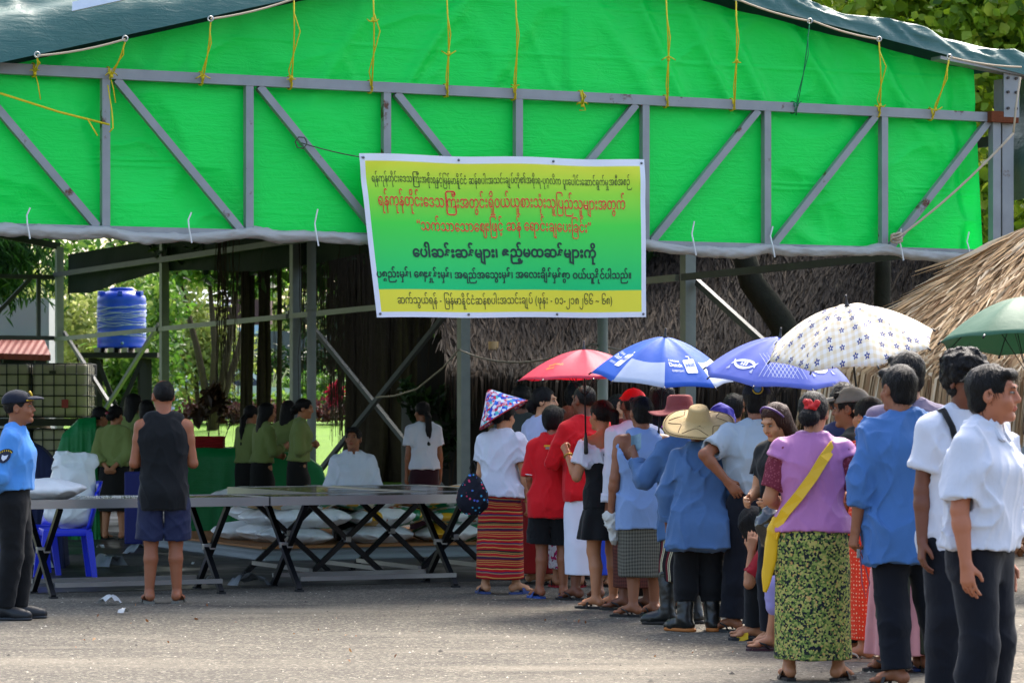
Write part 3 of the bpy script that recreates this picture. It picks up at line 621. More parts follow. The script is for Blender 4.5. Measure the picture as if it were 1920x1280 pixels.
# ------------------------------------------------------------------ the shed
galv = None
def steel(name, c0, c1, rust=.62):
    b = NB(name); v = b.co(); n = b.noise(v, 5, 4); cc = b.mix(n, c0, c1)
    n2 = b.noise(v, 3.1, 5, .65); cc = b.mix(b.ramp(n2, [(rust, 0.0), (rust+.05, 1.0)]), cc, '#5d3a26')
    return b.fin(cc, .5, .25, .5, )
M_TR = steel('painted_steel', '#7b7e80', '#9c9f9f', .63); M_COLM = steel('galvanised_column', '#6f7570', '#8d938c', .75); M_DK = steel('dark_steel', '#2c3136', '#454b50', .8)
def ztop(u): return 5.42+.2635*u if u < 0 else 5.43-.166*u
def ut(t): return (t-3)*1.2243
shed = empty('market_shed', O); tag(shed, 'long open-sided steel shed with trussed gable front and dark green roof', 'shed')
def shp(mb, name, m, smooth=False):
    o = mb.build(name, m, None, smooth); 
    for vv in o.data.vertices: vv.co -= O
    o.parent = shed; return o
def build_frame():
    mb = MB(); mb.bar(S(-5.0, 0, 4.19), S(4.9, 0, 4.19), .075, .085); shp(mb, 'top_chord', M_TR)
    mb = MB(); mb.bar(S(-5.0, 0, 2.93), S(4.9, 0, 2.93), .07, .07); shp(mb, 'bottom_chord', M_TR)
    for t in (-1, 0, 1, 2, 3, 4, 5, 6, 7):
        u = ut(t); mb = MB(); mb.bar(S(u, 0, 2.965), S(u, 0, 4.148), .066, .066, E2); shp(mb, 'truss_post', M_TR)
        if t < 3: mb = MB(); mb.bar(S(u+.09, 0, 4.148), S(ut(t+1)-.07, 0, 2.96), .062, .062, E2); shp(mb, 'truss_brace', M_TR)
        if t > 3: mb = MB(); mb.bar(S(u-.09, 0, 4.148), S(ut(t-1)+.07, 0, 2.96), .062, .062, E2); shp(mb, 'truss_brace', M_TR)
    # columns down both sides, girts, braces, rafters
    for k in range(6):
        v = .05+6.11*k
        for sgn in (-1, 1):
            u = 5.0*sgn; mb = MB(); top = 4.15 if sgn < 0 else 4.5
            if k == 0: mb.bar(S(u+.02*sgn, v+.0, 0), S(u+.02*sgn, v, top+.05), .125, .14, E2)
            else: mb.bar(S(u, v, 0), S(u, v, top), .13, .13, E2)
            shp(mb, 'column', M_TR if k == 0 else M_COLM)
        if k:
            mb = MB(); mb.bar(S(-5, v, 4.1), S(0, v, 5.35), .09, .12); mb.bar(S(0, v, 5.35), S(5, v, 4.5), .09, .12); shp(mb, 'rafter', M_DK)
        if k < 5:
            for sgn, zz in ((1, 3.0-.045*k),):
                mb = MB(); mb.bar(S(5.0*sgn-.1, v+.07, zz), S(5.0*sgn-.1, v+6.04, zz-.045), .05, .075); shp(mb, 'girt', M_DK if k == 0 else M_COLM)
            mb = MB(); mb.bar(S(4.9, v, 3.98), S(4.9, v+6.1, 3.97), .05, .09); shp(mb, 'eave_rail', M_DK)
            mb = MB(); mb.bar(S(-4.95, v, 3.98), S(-4.95, v+6.1, 3.98), .05, .09); shp(mb, 'eave_rail', M_DK)
    for (k, a, b_) in ((0, 1, 0), (2, 1, 0), (2, 0, 1), (4, 1, 0), (4, 0, 1)):
        v = .05+6.11*k; mb = MB(); off = .03 if a else -.03
        mb.bar(S(5.0+off*2, v+.1, .1 if a else 2.9), S(5.0+off*2, v+6.0, 2.9 if a else .1), .055, .07)
        shp(mb, 'side_brace', plain('pale_steel', '#8f9496', .7, 0, .2) if (k == 4 and not a) else M_DK if k != 2 else plain('brace_steel', '#5f6462', .75, 0, .2))
    # rear gable rails
    for zz in (3.93, 2.8): mb = MB(); mb.bar(S(-5, 30.6, zz), S(4.9, 30.6, zz), .08, .08); shp(mb, 'rear_rail', M_DK)
    for t in range(5):
        u = 4.7-2.2*t; mb = MB(); mb.bar(S(u-.25, 30.6, 3.9), S(u-2.1, 30.6, 2.0), .07, .07); shp(mb, 'rear_brace', M_DK); mb = MB(); mb.bar(S(u-.1, 30.6, 2.84), S(u-.1, 30.6, 3.9), .07, .07); shp(mb, 'rear_post', M_DK)
    # front right corner: paired post, gusset plate with bolts, rusty joint, rafter end
    mb = MB(); mb.bar(S(4.87, -.02, .2), S(4.87, -.02, 4.15), .085, .08, E2); shp(mb, 'corner_post', M_TR)
    mb = MB(); mb.box(S(5.0, -.10, 4.42), (.17, .015, .46), Matrix.Rotation(R(25.1), 3, 'Z')); gp = shp(mb, 'gusset_plate', M_TR)
    mb = MB()
    for du in (-.045, .045):
        for z in (4.27, 4.42, 4.55): mb = MB(); mb.tube([S(5.0+du, -.105, z), S(5.0+du, -.125, z)], .014, 8); shp(mb, 'bolt', plain('bolt_steel', '#4d4742', .6, .4))
    for z, u in ((4.66, 4.7), (4.70, 4.5)): mb = MB(); mb.tube([S(u, -.07, z), S(u, -.10, z)], .014, 8); shp(mb, 'bolt', plain('bolt_steel', '#4d4742', .6, .4))
    mb = MB(); mb.bar(S(4.2, -.06, 4.70), S(5.35, -.06, 4.56), .03, .16, E2); shp(mb, 'rafter_end', M_TR)
    mb = MB(); mb.box(S(4.93, -.05, 4.19), (.30, .11, .10), Matrix.Rotation(R(25.1), 3, 'Z')); shp(mb, 'rusty_joint', plain('rust', '#6b3a22', .9, 0, .2, .4, 22, 40, .6))
build_frame()
def tarp_mat(name, col, trans=.0, rough=.42, crease=True, bst=.35, back=0):
    b = NB(name); v = b.co(); n = b.noise(v, 1.2, 4); c = lin(col)
    cc = b.mix(n, tuple(x*.94 for x in c), tuple(min(1, x*1.06) for x in c))
    h = b.math('ADD', b.math('MULTIPLY', b.noise(b.mapv(v, (1, 1, 2.2)), 5, 5, .65, 1.2), .6), b.math('MULTIPLY', b.noise(b.mapv(v, (.25, .25, 3)), 14, 3, .6), .3))
    b.bump(h, bst, .03); m = b.fin(cc, rough, 0, .35, trans=trans)
    if back:
        gq = b.node('ShaderNodeNewGeometry').outputs['Backfacing']; gq = b.math('SUBTRACT', 1.0, gq) if back < 0 else gq
        b.L(b.math('ADD', rough, b.math('MULTIPLY', gq, .95-rough)), b.b.inputs['Roughness']); b.L(b.math('MULTIPLY', b.math('SUBTRACT', 1.0, gq), .35), b.b.inputs['Specular IOR Level'])
    return m
def grid(nu, nv, fn):
    V = [fn(i/(nu-1), j/(nv-1)) for j in range(nv) for i in range(nu)]
    F = [(j*nu+i, j*nu+i+1, (j+1)*nu+i+1, (j+1)*nu+i) for j in range(nv-1) for i in range(nu-1)]; return V, F
def wr(a, b, sd_): return float(ridge(np.array([a]), np.array([b]), np.array([sd_]))[0])
def build_tarps():
    # green gable sheet behind the truss
    nu, nv = 300, 150; U = np.linspace(0, 1, nu)[None, :]*np.ones((nv, 1)); W_ = np.linspace(0, 1, nv)[:, None]*np.ones((1, nu))
    uu = -5.0+U*9.70+ .10*U**40*(1-W_)*1.0; zt = np.where(uu < 0, 5.42+.2635*uu, 5.43-.166*uu)-.02; zz = 2.95+(zt-2.95)*W_
    lower = np.clip((4.25-zz)/.35, 0, 1); left = np.clip((2.5-uu)/3.0, 0, 1)
    dg = ridge(uu*1.1+zz*1.25, zz*.35-uu*.25+3, uu*0+1.5); dg2 = ridge(uu*.9-zz*.2+5, zz*2.0+uu*1.1, uu*0+4.5); rays = ridge(uu*2.6+(zz-4.2)*1.5*np.sign(uu-.5), zz*.5, uu*0+7)
    disp = .10-lower*(.25+.75*left)*(dg**3)*.20-lower*(dg2**4)*.07-(1-lower)*(rays**3)*.08-(ridge(uu*3.3+zz*1.7, zz*2.2-uu, uu*0+9)**6)*.02+(vn(uu*7, zz*7, uu*0)-.5)*.008 + .05*np.clip((uu-4.2)/.5, 0, 1)*np.sin(uu*22+zz*2)
    for zl in (3.52, 3.47, 4.55, 4.98): disp -= .010*np.exp(-((zz-zl-.004*np.sin(uu*2))/.008)**2)
    disp = np.maximum(disp, .036)+.03
    V = np.stack([O.x+E1.x*uu+E2.x*disp, O.y+E1.y*uu+E2.y*disp, zz], -1).reshape(-1, 3); F = [(j*nu+i, j*nu+i+1, (j+1)*nu+i+1, (j+1)*nu+i) for j in range(nv-1) for i in range(nu-1)]
    o = npmesh('gable_tarpaulin', V, F, tarp_mat('green_tarp', '#02f058', .18, .42, bst=.6)); tag(o, 'bright green tarpaulin sheet closing the gable above the banner', 'tarpaulin')
    # silver roll along the bottom, bound with white ties
    ties = [ut(x) for x in (-1.2, -.55, .55, 1.45, 2.2, 4.35, 5.0, 6.1, 6.7)]; nu, nv = 700, 20; V = []
    for j in range(nv):
        for i in range(nu):
            u = -5.0+9.95*i/(nu-1); a = 2*math.pi*j/nv; dn = min(abs(u-t) for t in ties); pinch = .75+.25*min(1, dn/.12)
            lumps = .45+.9*wr(u*2.2+j*.12, u*.7, 3)**2+.6*wr(u*5+j*.5, j*.45, 9)**2; lumps *= 1-.34*wr(u*5.5+math.sin(a)*.7, math.cos(a)*.8+u*.3, 2.2)**6-.28*wr(u*9-math.sin(a)*1.1, math.cos(a)*.6, 7.7)**6; tr = min(abs(u-ut(t)) for t in range(-1, 8)); lift = .03*max(0, 1-tr/.25)
            rz = .047*pinch*(.6+.45*lumps); rd = .05*pinch*(.7+.35*lumps); V.append(S(u, -.02-rd*math.cos(a), 2.90+lift+.02*math.sin(u*2.3)+rz*math.sin(a)))
    F = [((j % nv)*nu+i, (j % nv)*nu+i+1, ((j+1) % nv)*nu+i+1, ((j+1) % nv)*nu+i) for j in range(nv) for i in range(nu-1)]
    npmesh('rolled_hem', V, F, tarp_mat('silver_tarp', '#a6a59f', 0, .38, bst=.5), o)
    for t in ties:
        mb = MB(); mb.tube([S(t+.02, -.12, 2.84), S(t, -.11, 2.96), S(t+.01, -.06, 3.03), S(t+.04, -.05, 3.12+.03*math.sin(t*9))], .007, 5)
        mb.build('hem_tie', plain('white_tie', '#d5d5d0', .6), o)
    # roof sheet: lip over the front edge, bulging at the left, ridge, both eaves
    nu, nv = 220, 46; V = []
    for j in range(nv):
        q = j/(nv-1)
        for i in range(nu):
            u = -5.6+11.0*i/(nu-1); lf = max(0, min(1, (-u-.6)/2.2)); z0 = ztop(u)+(.0 if u > -5 else 0)
            zr = z0+.20+.04*math.sin(u*3); 
            if q < .35:
                t = q/.35; vv = -.16-.10*lf+t*(.10+lf*1.0); z = z0+(.20+.04*math.sin(u*5+1)+.75*lf)*t**(1-.35*lf)
                z += .028*(wr(u*4.5+t*.8, t*1.2, 2)-.5)*min(1, t*3)*(1-lf)+lf*.16*(wr(u*.35+t*.2, t*4+u*.55, 6)-.5)*min(1, t*3); vv -= (.05*(wr(u*5.5+t*1.4, t, 5)-.5)+lf*.10*(wr(u*.5, t*4.5+u*.6, 8)-.5))*min(1, t*2)
            else:
                t = (q-.35)/.65; vv = -.06+lf*.9+t*(31.2-lf*.9); z = zr+.75*lf*(1-min(1, t*3))+.02*math.sin(vv*1.9)
                if abs(u) > 5.0: z -= .0
            V.append(S(u, vv, z))
    F = [(j*nu+i, j*nu+i+1, (j+1)*nu+i+1, (j+1)*nu+i) for j in range(nv-1) for i in range(nu-1)]
    ro = npmesh('roof_tarpaulin', V, F, tarp_mat('dark_green_tarp', '#2f5a52', 0, .36, bst=.4, back=1)); tag(ro, 'dark green tarpaulin stretched over the shed roof', 'tarpaulin')
    # white tape patch on it
    a, b_ = P(136, 22, 23.3), P(255, -4, 23.5); d = Vector((0, -.03, 0)); mb = MB()
    mb.add([a+d, b_+d, b_+d+Vector((0, .02, .075)), a+d+Vector((0, .02, .075)), a+Vector((0, .02, 0)), b_+Vector((0, .02, 0)), b_+Vector((0, .04, .075)), a+Vector((0, .04, .075))], [(0,1,2,3),(5,4,7,6),(0,4,5,1),(3,2,6,7),(0,3,7,4),(1,5,6,2)]); mb.build('white_patch', plain('white_tape', '#c9d2dc', .5), ro)
    # hem rope with eyelets along the front edge
    mb = MB(); me = MB()
    seg = [[(70, 105), (235, 74)], [(395, 36), (552, -2)], [(1380, -2), (1518, 40)], [(1525, 40), (1648, 74)], [(1780, 107), (1915, 126)]]
    def onp(px, py, off=-.30):
        for it in range(8):
            d = 24.0 if it == 0 else d
            p = P(px, py, d); vv = (p-O).dot(E2)-off; d -= vv/E2.y
        return P(px, py, d)
    build_tarps.onp = onp
    for s_ in seg: mb = MB(); mb.tube(sag(onp(*s_[0]), onp(*s_[1]), .02, 6), .009, 6); mb.build('hem_rope', plain('rope_beige', '#b8a68c', .8), ro)
    for e in ((70, 103), (235, 73), (395, 36), (1518, 40), (1648, 74), (1780, 107)):
        me = MB(); c = onp(*e); me.tube([c+Vector((.021*math.cos(k*math.pi/6), -.01, .021*math.sin(k*math.pi/6))) for k in range(13)], .006, 6, False); me.build('eyelet', plain('eyelet', '#b9b9b4', .35, .7), ro)
    # yellow tie cords from the eyelets to the truss chord
    yl = plain('yellow_cord', '#d9c21c', .5, var=.15); gl = plain('green_cord', '#0a7a4a', .5)
    cords = [((70, 107), (65, 140), 'looped in a bow on the chord by the left frame edge'), ((235, 77), (206, 150), 'slanting down to the first truss post'), ((395, 40), (379, 158), 'with a short knotted tail left of the second truss post'),
        ((551, 2), (546, 165), 'hanging left of the third truss post'), ((700, 0), (697, 168), 'with a small bow tied high on the gable'), ((838, 0), (839, 182), 'straight, with a loop at mid height left of the centre post'),
        ((967, 0), (966, 186), 'straight and taut right above the centre post'), ((1092, 170), (1092, 200), 'bunched only around the chord right of the centre post'), ((1249, 0), (1252, 200), 'knotted halfway, right of the post at the banner corner'),
        ((1380, 2), (1377, 206), 'doubled, with a knot near its top, left of the green string'), ((1648, 78), (1650, 213), 'in a long open loop above the last but one post'), ((1780, 110), (1750, 217), 'slanting beside the right edge of the green sheet'), ((1518, 44), (1492, 216), None)]
    for n, (a, b_, lab) in enumerate(cords):
        A, B = onp(*a), onp(*b_, off=-.075); mb = MB(); mid = A.lerp(B, .55)+Vector((.012, -.01, 0)); r = .0066 if lab else .005
        mb.tube([A, A.lerp(B, .3)+Vector((.01, 0, 0)), mid, B], r, 5)
        w_ = .03 if n not in (3, 10, 4) else .06
        mb.tube([A.lerp(B, .12), A.lerp(B, .35)+Vector((w_, -.01, 0)), A.lerp(B, .8)+Vector((-w_*.4, -.01, 0)), B+Vector((.006, 0, 0))], r*.8, 5)
        k = mid if n in (4, 5, 8, 9) else B.lerp(A, .12)
        if n == 4: k = A.lerp(B, .22)
        for sg in (-1, 1): mb.tube([k+Vector((sg*q_*.035*(1+.3*(n % 3)), -.02, .02*math.sin(q_*2.2+n))) for q_ in (0, .6, 1.1, .7, .1)], r*.75, 5)
        mb.tube([k+Vector((0, 0, .015)), k-Vector((0, .005, .02))], r*2.2, 6)
        # wraps right round the chord
        C = S((B-O).dot(E1), 0, 4.19); mb.tube([C+E2*(-.052*math.cos(a_))*1.0+Vector((0, 0, .056*math.sin(a_)))+E1*(.01*a_/6) for a_ in np.linspace(0, 12.5, 20)], r*.8, 5)
        if n in (0, 1, 7): mb.tube([C-E2*.06, C-E2*.065+Vector((.03, 0, -.12)), C-E2*.06+Vector((.05 if n < 7 else -.02, 0, -.24 if n < 7 else -.12))], r*.75, 5)
        o = mb.build('yellow_string' if lab else 'green_string', yl if lab else gl, None, True)
        tag(o, ('yellow tie string '+lab) if lab else 'thin dark green tie string hanging from the right roof slope', 'string', 'tie strings of the roof sheet')
    mb = MB(); mb.tube([P(0, 175, 23.4), P(110, 210, 23.65), P(205, 234, 23.9)], .009, 5); mb.tube([P(165, 225, 23.7), P(183, 255, 23.7)], .006, 5); mb.tube([P(202, 160, 23.9), P(210, 210, 23.88), P(212, 240, 23.85), P(205, 248, 23.85)], .006, 5)
    tag(mb.build('guy_cord', yl, None, True), 'long yellow cord slanting across the far left truss panel', 'cord')
    mb = MB(); mb.tube(sag(onp(1900, 250, -.25), onp(1680, 448, -.12), .05, 14), .012, 6); k = onp(1680, 446, -.12)
    mb.tube([onp(1913, 145, -.2), onp(1905, 200, -.22), onp(1900, 250, -.25)], .010, 6)
    for q_ in range(5): mb.tube([k+Vector((.05*math.cos(a_+q_), -.03+.02*math.sin(a_*2+q_), .025*math.sin(a_)+.01*q_-.02)) for a_ in np.linspace(0, 6.3, 12)], .010, 6)
    tag(mb.build('beige_rope', plain('rope_beige', '#b8a68c', .8), None, True), 'beige rope stretched across the right truss panel, knotted at the hem', 'rope')
    # dark side sheet hanging at the rear right side wall
    def fn(a, b_):
        v = 30.4-17*a; zl = 3.80-.22*wr(a*3, 0, 4)+.3*max(0, a-.6); z = 4.35+(zl-4.35)*b_; return S(5.06+.10*(wr(a*14+b_*.6, b_*.6, 3)-.5), v, z)
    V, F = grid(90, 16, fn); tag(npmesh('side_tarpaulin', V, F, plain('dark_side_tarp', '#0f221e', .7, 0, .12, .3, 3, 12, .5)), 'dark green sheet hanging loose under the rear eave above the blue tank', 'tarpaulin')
    V, F = grid(4, 14, lambda a, b_: S(5.30+.05*math.sin(b_*7)-.14*b_+.12*a, -.1+.5*a, 4.6-1.15*b_)); tag(npmesh('corner_tarpaulin', V, F, tarp_mat('dark_green_tarp2', '#2f5a52', 0, .33)), 'narrow dark green flap hanging behind the right corner column', 'tarpaulin')
build_tarps()

# ------------------------------------------------------------------ vegetation
def leafm(name, c0, c1, c2, trans=.35, rough=.5):
    key = ('lf', name)
    if key in _mc: return _mc[key]
    b = NB(name); cc = b.ramp(b.attr('tint'), [(0, c0), (.5, c1), (1, c2)]); _mc[key] = b.fin(cc, rough, 0, .4, trans=trans); return _mc[key]
def leaves(name, clumps, n, size, m, parent=None, shape='leaf', droop=.3, aspect=.55, seed=1):
    """clumps: (centre, radii, weight). many small folded leaf faces spread through the volumes"""
    g = np.random.default_rng(seed); wts = np.array([c[2] for c in clumps], float); wts /= wts.sum(); idx = g.choice(len(clumps), n, p=wts)
    C = np.array([tuple(c[0]) for c in clumps])[idx]; Rr = np.array([tuple(c[1]) for c in clumps])[idx]
    u = g.normal(size=(n, 3)); u /= np.linalg.norm(u, axis=1)[:, None]; rad = g.random(n)**.42; p = C+u*Rr*rad[:, None]
    # sub-clumping
    k = max(6, n//40); cen = p[g.integers(0, n, k)]; pick = g.integers(0, k, n); near = g.random(n) < .6; sp = Rr.mean(1)*.22
    p = np.where(near[:, None], cen[pick]+g.normal(size=(n, 3))*sp[:, None], p)
    nr = g.normal(size=(n, 3))+np.array([0, -.4, .7]); nr /= np.linalg.norm(nr, axis=1)[:, None]
    t = np.cross(nr, g.normal(size=(n, 3))); t /= np.linalg.norm(t, axis=1)[:, None]; t[:, 2] -= droop; t /= np.linalg.norm(t, axis=1)[:, None]; bt = np.cross(nr, t); bt /= np.linalg.norm(bt, axis=1)[:, None]
    L = (size*(.6+.8*g.random(n)))[:, None]; Wd = L*aspect; fold = nr*L*.12
    a = p-t*L*.5; e = p+t*L*.5; l1 = p-t*L*.12+bt*Wd*.5+fold; l2 = p+t*L*.18+bt*Wd*.38+fold; r1 = p-t*L*.12-bt*Wd*.5+fold; r2 = p+t*L*.18-bt*Wd*.38+fold
    V = np.stack([a, l1, l2, e, r2, r1], 1).reshape(-1, 3); b = np.arange(n)[:, None]*6; F = np.concatenate([b+np.array([[0, 1, 2, 3]]), b+np.array([[0, 3, 4, 5]])])
    tint = np.clip(.5+.22*g.normal(size=n)+.25*(vn(p[:, 0]*1.1, p[:, 1]*1.1, p[:, 2]*1.1)-.5)*2, 0, 1); return npmesh(name, V, F, m, parent, False, np.concatenate([tint, tint]))
def grow(mb, p, d, r, L, depth, g, ends, spread=.6):
    pts = [Vector(p)]; rr = [r]; q = Vector(p); dd = Vector(d).normalized()
    for i in range(4):
        dd = (dd+Vector(g.normal(size=3))*.16).normalized(); q = q+dd*L/4; pts.append(q.copy()); rr.append(r*(1-.1*(i+1)))
    mb.tube(pts, rr, 7)
    if depth == 0: ends.append(q); return
    for k in range(3): grow(mb, q, (dd+Vector(g.normal(size=3))*spread+Vector((0, 0, .25))).normalized(), rr[-1]*.68, L*.72, depth-1, g, ends, spread)
M_BARK = plain('bark', '#453a2e', .95, 0, .2, .4, 9, 30, .7); M_BARKD = plain('dark_bark', '#3d352b', .95, 0, .2, .4, 9, 30, .7)
def tree(name, label, base, h, r, crown, n, size, m, seed, lean=(0, 0, 1), depth=2, bark=None, aspect=.5, group=None, cat='tree', droop=.35):
    g = np.random.default_rng(seed); o = empty(name, base); tag(o, label, cat, group); mb = MB(); ends = []
    grow(mb, (0, 0, -.2), lean, r, h, depth, g, ends); mb.build('trunk', bark or M_BARK, o, True)
    leaves('crown', crown, n, size, m, o, aspect=aspect, seed=seed, droop=droop); return o
LM_BIG = leafm('broad_leaf', '#3d5f10', '#8aa828', '#c8cc4a', .55); LM_MID = leafm('hedge_leaf', '#2a4a14', '#56802a', '#98b44e', .4)
LM_YEL = leafm('creeper_leaf', '#58682a', '#909e4e', '#b8bc7a', .45); LM_DK = leafm('shade_leaf', '#0e1f09', '#1d3a12', '#3a5a1e', .3); LM_BAM = leafm('bamboo_leaf', '#1b3a14', '#2f5c22', '#5d8a3e', .35)
LM_RED = leafm('croton_leaf', '#3a2018', '#5d2a2c', '#84604a', .3); LM_PINK = leafm('cordyline_leaf', '#7d0f2c', '#b01840', '#d0305a', .4); LM_CRO = leafm('dracaena_leaf', '#20150e', '#3d2c18', '#6a4a2a', .25)
def veg():
    # broad-leaved tree over the right end of the shed
    c = P(1760, 80, 37); rel = lambda px, py, d, r: (P(px, py, d)-G(1990, 37.5), r, 1)
    cl = [rel(1600, -60, 36, (1.3, .9, .7)), rel(1700, 40, 36.5, (1.2, .8, .8)), rel(1820, 20, 35.5, (1.2, .9, .9)), rel(1900, 120, 35, (1.0, .8, .9)), rel(1780, -90, 36, (1.6, 1, .8)), rel(1950, 260, 35.5, (.9, .8, .9)), rel(1960, -20, 35, (1.0, .9, 1)), rel(1870, 330, 38, (.9, .7, .9)), rel(1940, 420, 37, (.8, .7, .8)), rel(1680, 90, 37.5, (1.2, .6, .6))]
    tree('broadleaf_tree', 'large bright green broad-leaved tree rising behind the right end of the shed', G(1990, 37.5), 2.6, .2, cl, 9000, .15, LM_BIG, 3, aspect=.85, droop=.5)
    cl = [(P(x, y, 41)-G(2050, 41.5), (1.6, .6, 1.4), 1) for x, y in ((1600, 0), (1800, 60), (1950, 250), (1960, 450), (1850, 380), (1750, 0), (1900, 0))]
    tree('broadleaf_tree', 'darker broad-leaved tree standing behind the bright one at the top right', G(2050, 41.5), 3, .22, cl, 5200, .24, LM_DK, 9, aspect=.8, droop=.5)
    # bamboo-leaved tree at far left
    cl = [(P(x, y, 58)-G(40, 58.5), (1.0, .9, .5), 1) for x, y in ((20, 470), (80, 500), (130, 520), (-20, 520), (40, 540), (95, 455), (10, 400))]
    tree('willowy_tree', 'fine-leaved drooping tree above the white building at the far left', G(-40, 58.5), 3.6, .16, cl, 3600, .26, LM_BAM, 5, aspect=.16, droop=1.1)
    # shrubs and trees between tank and banyan
    def shrub(name, label, px, d, z, clumps, n, size, m, seed, group, aspect=.5, stem=.05, cat='shrub'):
        o = empty(name, G(px, d, z)); tag(o, label, cat, group); B = G(px, d, z)
        leaves('foliage', [(P(x, y, d+dd)-B, r, w_) for x, y, dd, r, w_ in clumps], n, size, m, o, aspect=aspect, seed=seed)
        mb = MB(); g = random.Random(seed)
        for k in range(4):
            x, y, dd, r, w_ = clumps[k % len(clumps)]; e = P(x, y, d+dd)-B; mb.tube([(g.uniform(-.1, .1), 0, -.15), e*.5+Vector((g.uniform(-.1, .1), 0, 0)), e], [stem, stem*.7, stem*.35], 6)
        mb.build('stems', M_BARK, o, True); return o
    shrub('creeper_bush', 'tall pale yellow-green creeper thicket left of the blue tank', 150, 66, .9, [(140, 600, 0, (.9, .6, 1.1), 1), (165, 700, 0, (.8, .5, 1), 1), (110, 640, 1, (.7, .5, 1), .7)], 2600, .16, LM_YEL, 21, 'shrubs behind the shed')
    shrub('bright_bush', 'bright green bush directly behind the legs of the tank tower', 250, 64, .9, [(215, 720, 0, (.6, .5, .8), 1), (270, 690, 0, (.8, .5, .9), 1), (300, 610, 1, (.6, .5, 1.2), 1), (240, 780, 0, (.9, .4, .5), .7)], 3200, .17, LM_MID, 22, 'shrubs behind the shed')
    shrub('creeper_bush', 'broad yellow-green creeper thicket climbing the grey wall right of the tank', 370, 74, 1.0, [(350, 560, 0, (1.0, .6, 1.2), 1), (375, 650, 0, (1.1, .6, .8), 1), (340, 690, 0, (1.2, .6, .8), 1), (430, 650, .5, (.9, .5, .9), .8), (350, 500, 1, (1, .5, .8), .6)], 4600, .17, LM_YEL, 23, 'shrubs behind the shed')
    shrub('leafy_tree', 'small leafy tree with a green crown above the white-roofed sheds', 400, 70, .9, [(330, 500, 0, (.8, .6, .6), 1), (390, 490, 0, (1.0, .6, .6), 1), (450, 500, 0, (.8, .6, .6), 1), (480, 520, 1, (.8, .5, .5), .7)], 2400, .19, LM_MID, 24, 'shrubs behind the shed', stem=.12, cat='tree')
    shrub('hedge', 'clipped bright green hedge running behind the parked cars', 480, 84, 1.05, [(x, 728, 0, (1.3, .5, .32), 1) for x in range(400, 700, 45)], 4200, .13, LM_MID, 25, None, cat='hedge')
    shrub('bushes', 'dark green shrubs below the grey wall among the hanging roots', 560, 88, 1.05, [(x, y, 1, (1.2, .5, .6), 1) for x, y in ((500, 700), (560, 680), (620, 690), (660, 640), (640, 560), (690, 700), (600, 600))], 4600, .19, LM_DK, 26, 'shrubs behind the shed')
    shrub('flower_bed', 'low bed of dull red croton shrubs at the far edge of the lawn', 560, 74, 1.0, [(x, 772, 0, (.6, .4, .22), 1) for x in range(370, 760, 45)], 3600, .13, LM_RED, 27, None)
    shrub('flower_bed', 'low green border plants mixed with the red crotons behind the lawn', 600, 75, 1.0, [(x, 755, 0, (.6, .3, .3), 1) for x in range(360, 760, 55)], 2600, .15, LM_MID, 28, None)
    shrub('cordyline', 'tall magenta-leaved plant standing above the red flower bed', 630, 73, 1.0, [(632, 735, 0, (.12, .12, .3), 1), (622, 742, 0, (.1, .1, .2), .6)], 130, .34, LM_PINK, 29, None, aspect=.22, stem=.02, cat='plant')
    shrub('cordyline', 'small magenta-leaved plant half hidden among the banyan roots', 660, 74, 1.0, [(660, 742, 0, (.1, .1, .2), 1)], 60, .3, LM_PINK, 30, None, aspect=.22, stem=.02, cat='plant')
    shrub('dracaena', 'dark bronze-leaved plant on thin stems beside the red cloth', 400, 42, .1, [(398, 745, 0, (.16, .16, .14), 1), (385, 775, 0, (.14, .14, .10), .5), (432, 790, 0, (.16, .14, .10), .5), (410, 765, 0, (.12, .12, .1), .5)], 150, .22, LM_CRO, 31, None, aspect=.38, stem=.012, cat='plant')
    shrub('potted_shrub', 'dark-leaved shrub in front of the pale gate pillar beside the banyan', 840, 43, .05, [(780, 750, 0, (.25, .2, .25), 1), (850, 745, 0, (.25, .2, .3), 1), (835, 800, 0, (.3, .2, .3), 1), (820, 850, 0, (.25, .2, .25), .7)], 520, .17, LM_DK, 32, None, aspect=.4, stem=.014)
    shrub('garden_shrub', 'mixed green and red shrub below the white van window', 895, 62, .2, [(885, 755, 0, (.35, .3, .3), 1), (905, 775, 0, (.3, .3, .25), 1), (915, 720, 0, (.3, .3, .3), 1)], 900, .13, LM_MID, 33, None)
    shrub('round_bush', 'small round green bush beside the thatched hut post at the right', 1768, 31, 0, [(1765, 735, 0, (.17, .2, .13), 1), (1775, 780, 0, (.2, .2, .16), 1), (1760, 850, 0, (.3, .3, .4), 1)], 1500, .06, LM_YEL, 34, None)
    # feather grasses by the cars
    for n, (px, lab) in enumerate(((372, 'tuft of tall pale feather grass left of the cars'), (392, 'tuft of tall pale feather grass above the nearer white car'), (510, 'tuft of tall feather grass between the hanging roots'))):
        o = empty('feather_grass', G(px, 80, 1.1)); tag(o, lab, 'grass tuft', 'feather grass tufts'); mb = MB()
        for k in range(16):
            a = random.uniform(-1, 1); hh = random.uniform(.7, 1.5); mb.tube([(0, 0, 0), (a*.25, .05, hh*.7), (a*.6, .05, hh), (a*.9, .05, hh*.93)], [.014, .012, .03, .006], 4)
        mb.build('blades', plain('feather_grass', '#9a9a72', .9), o)
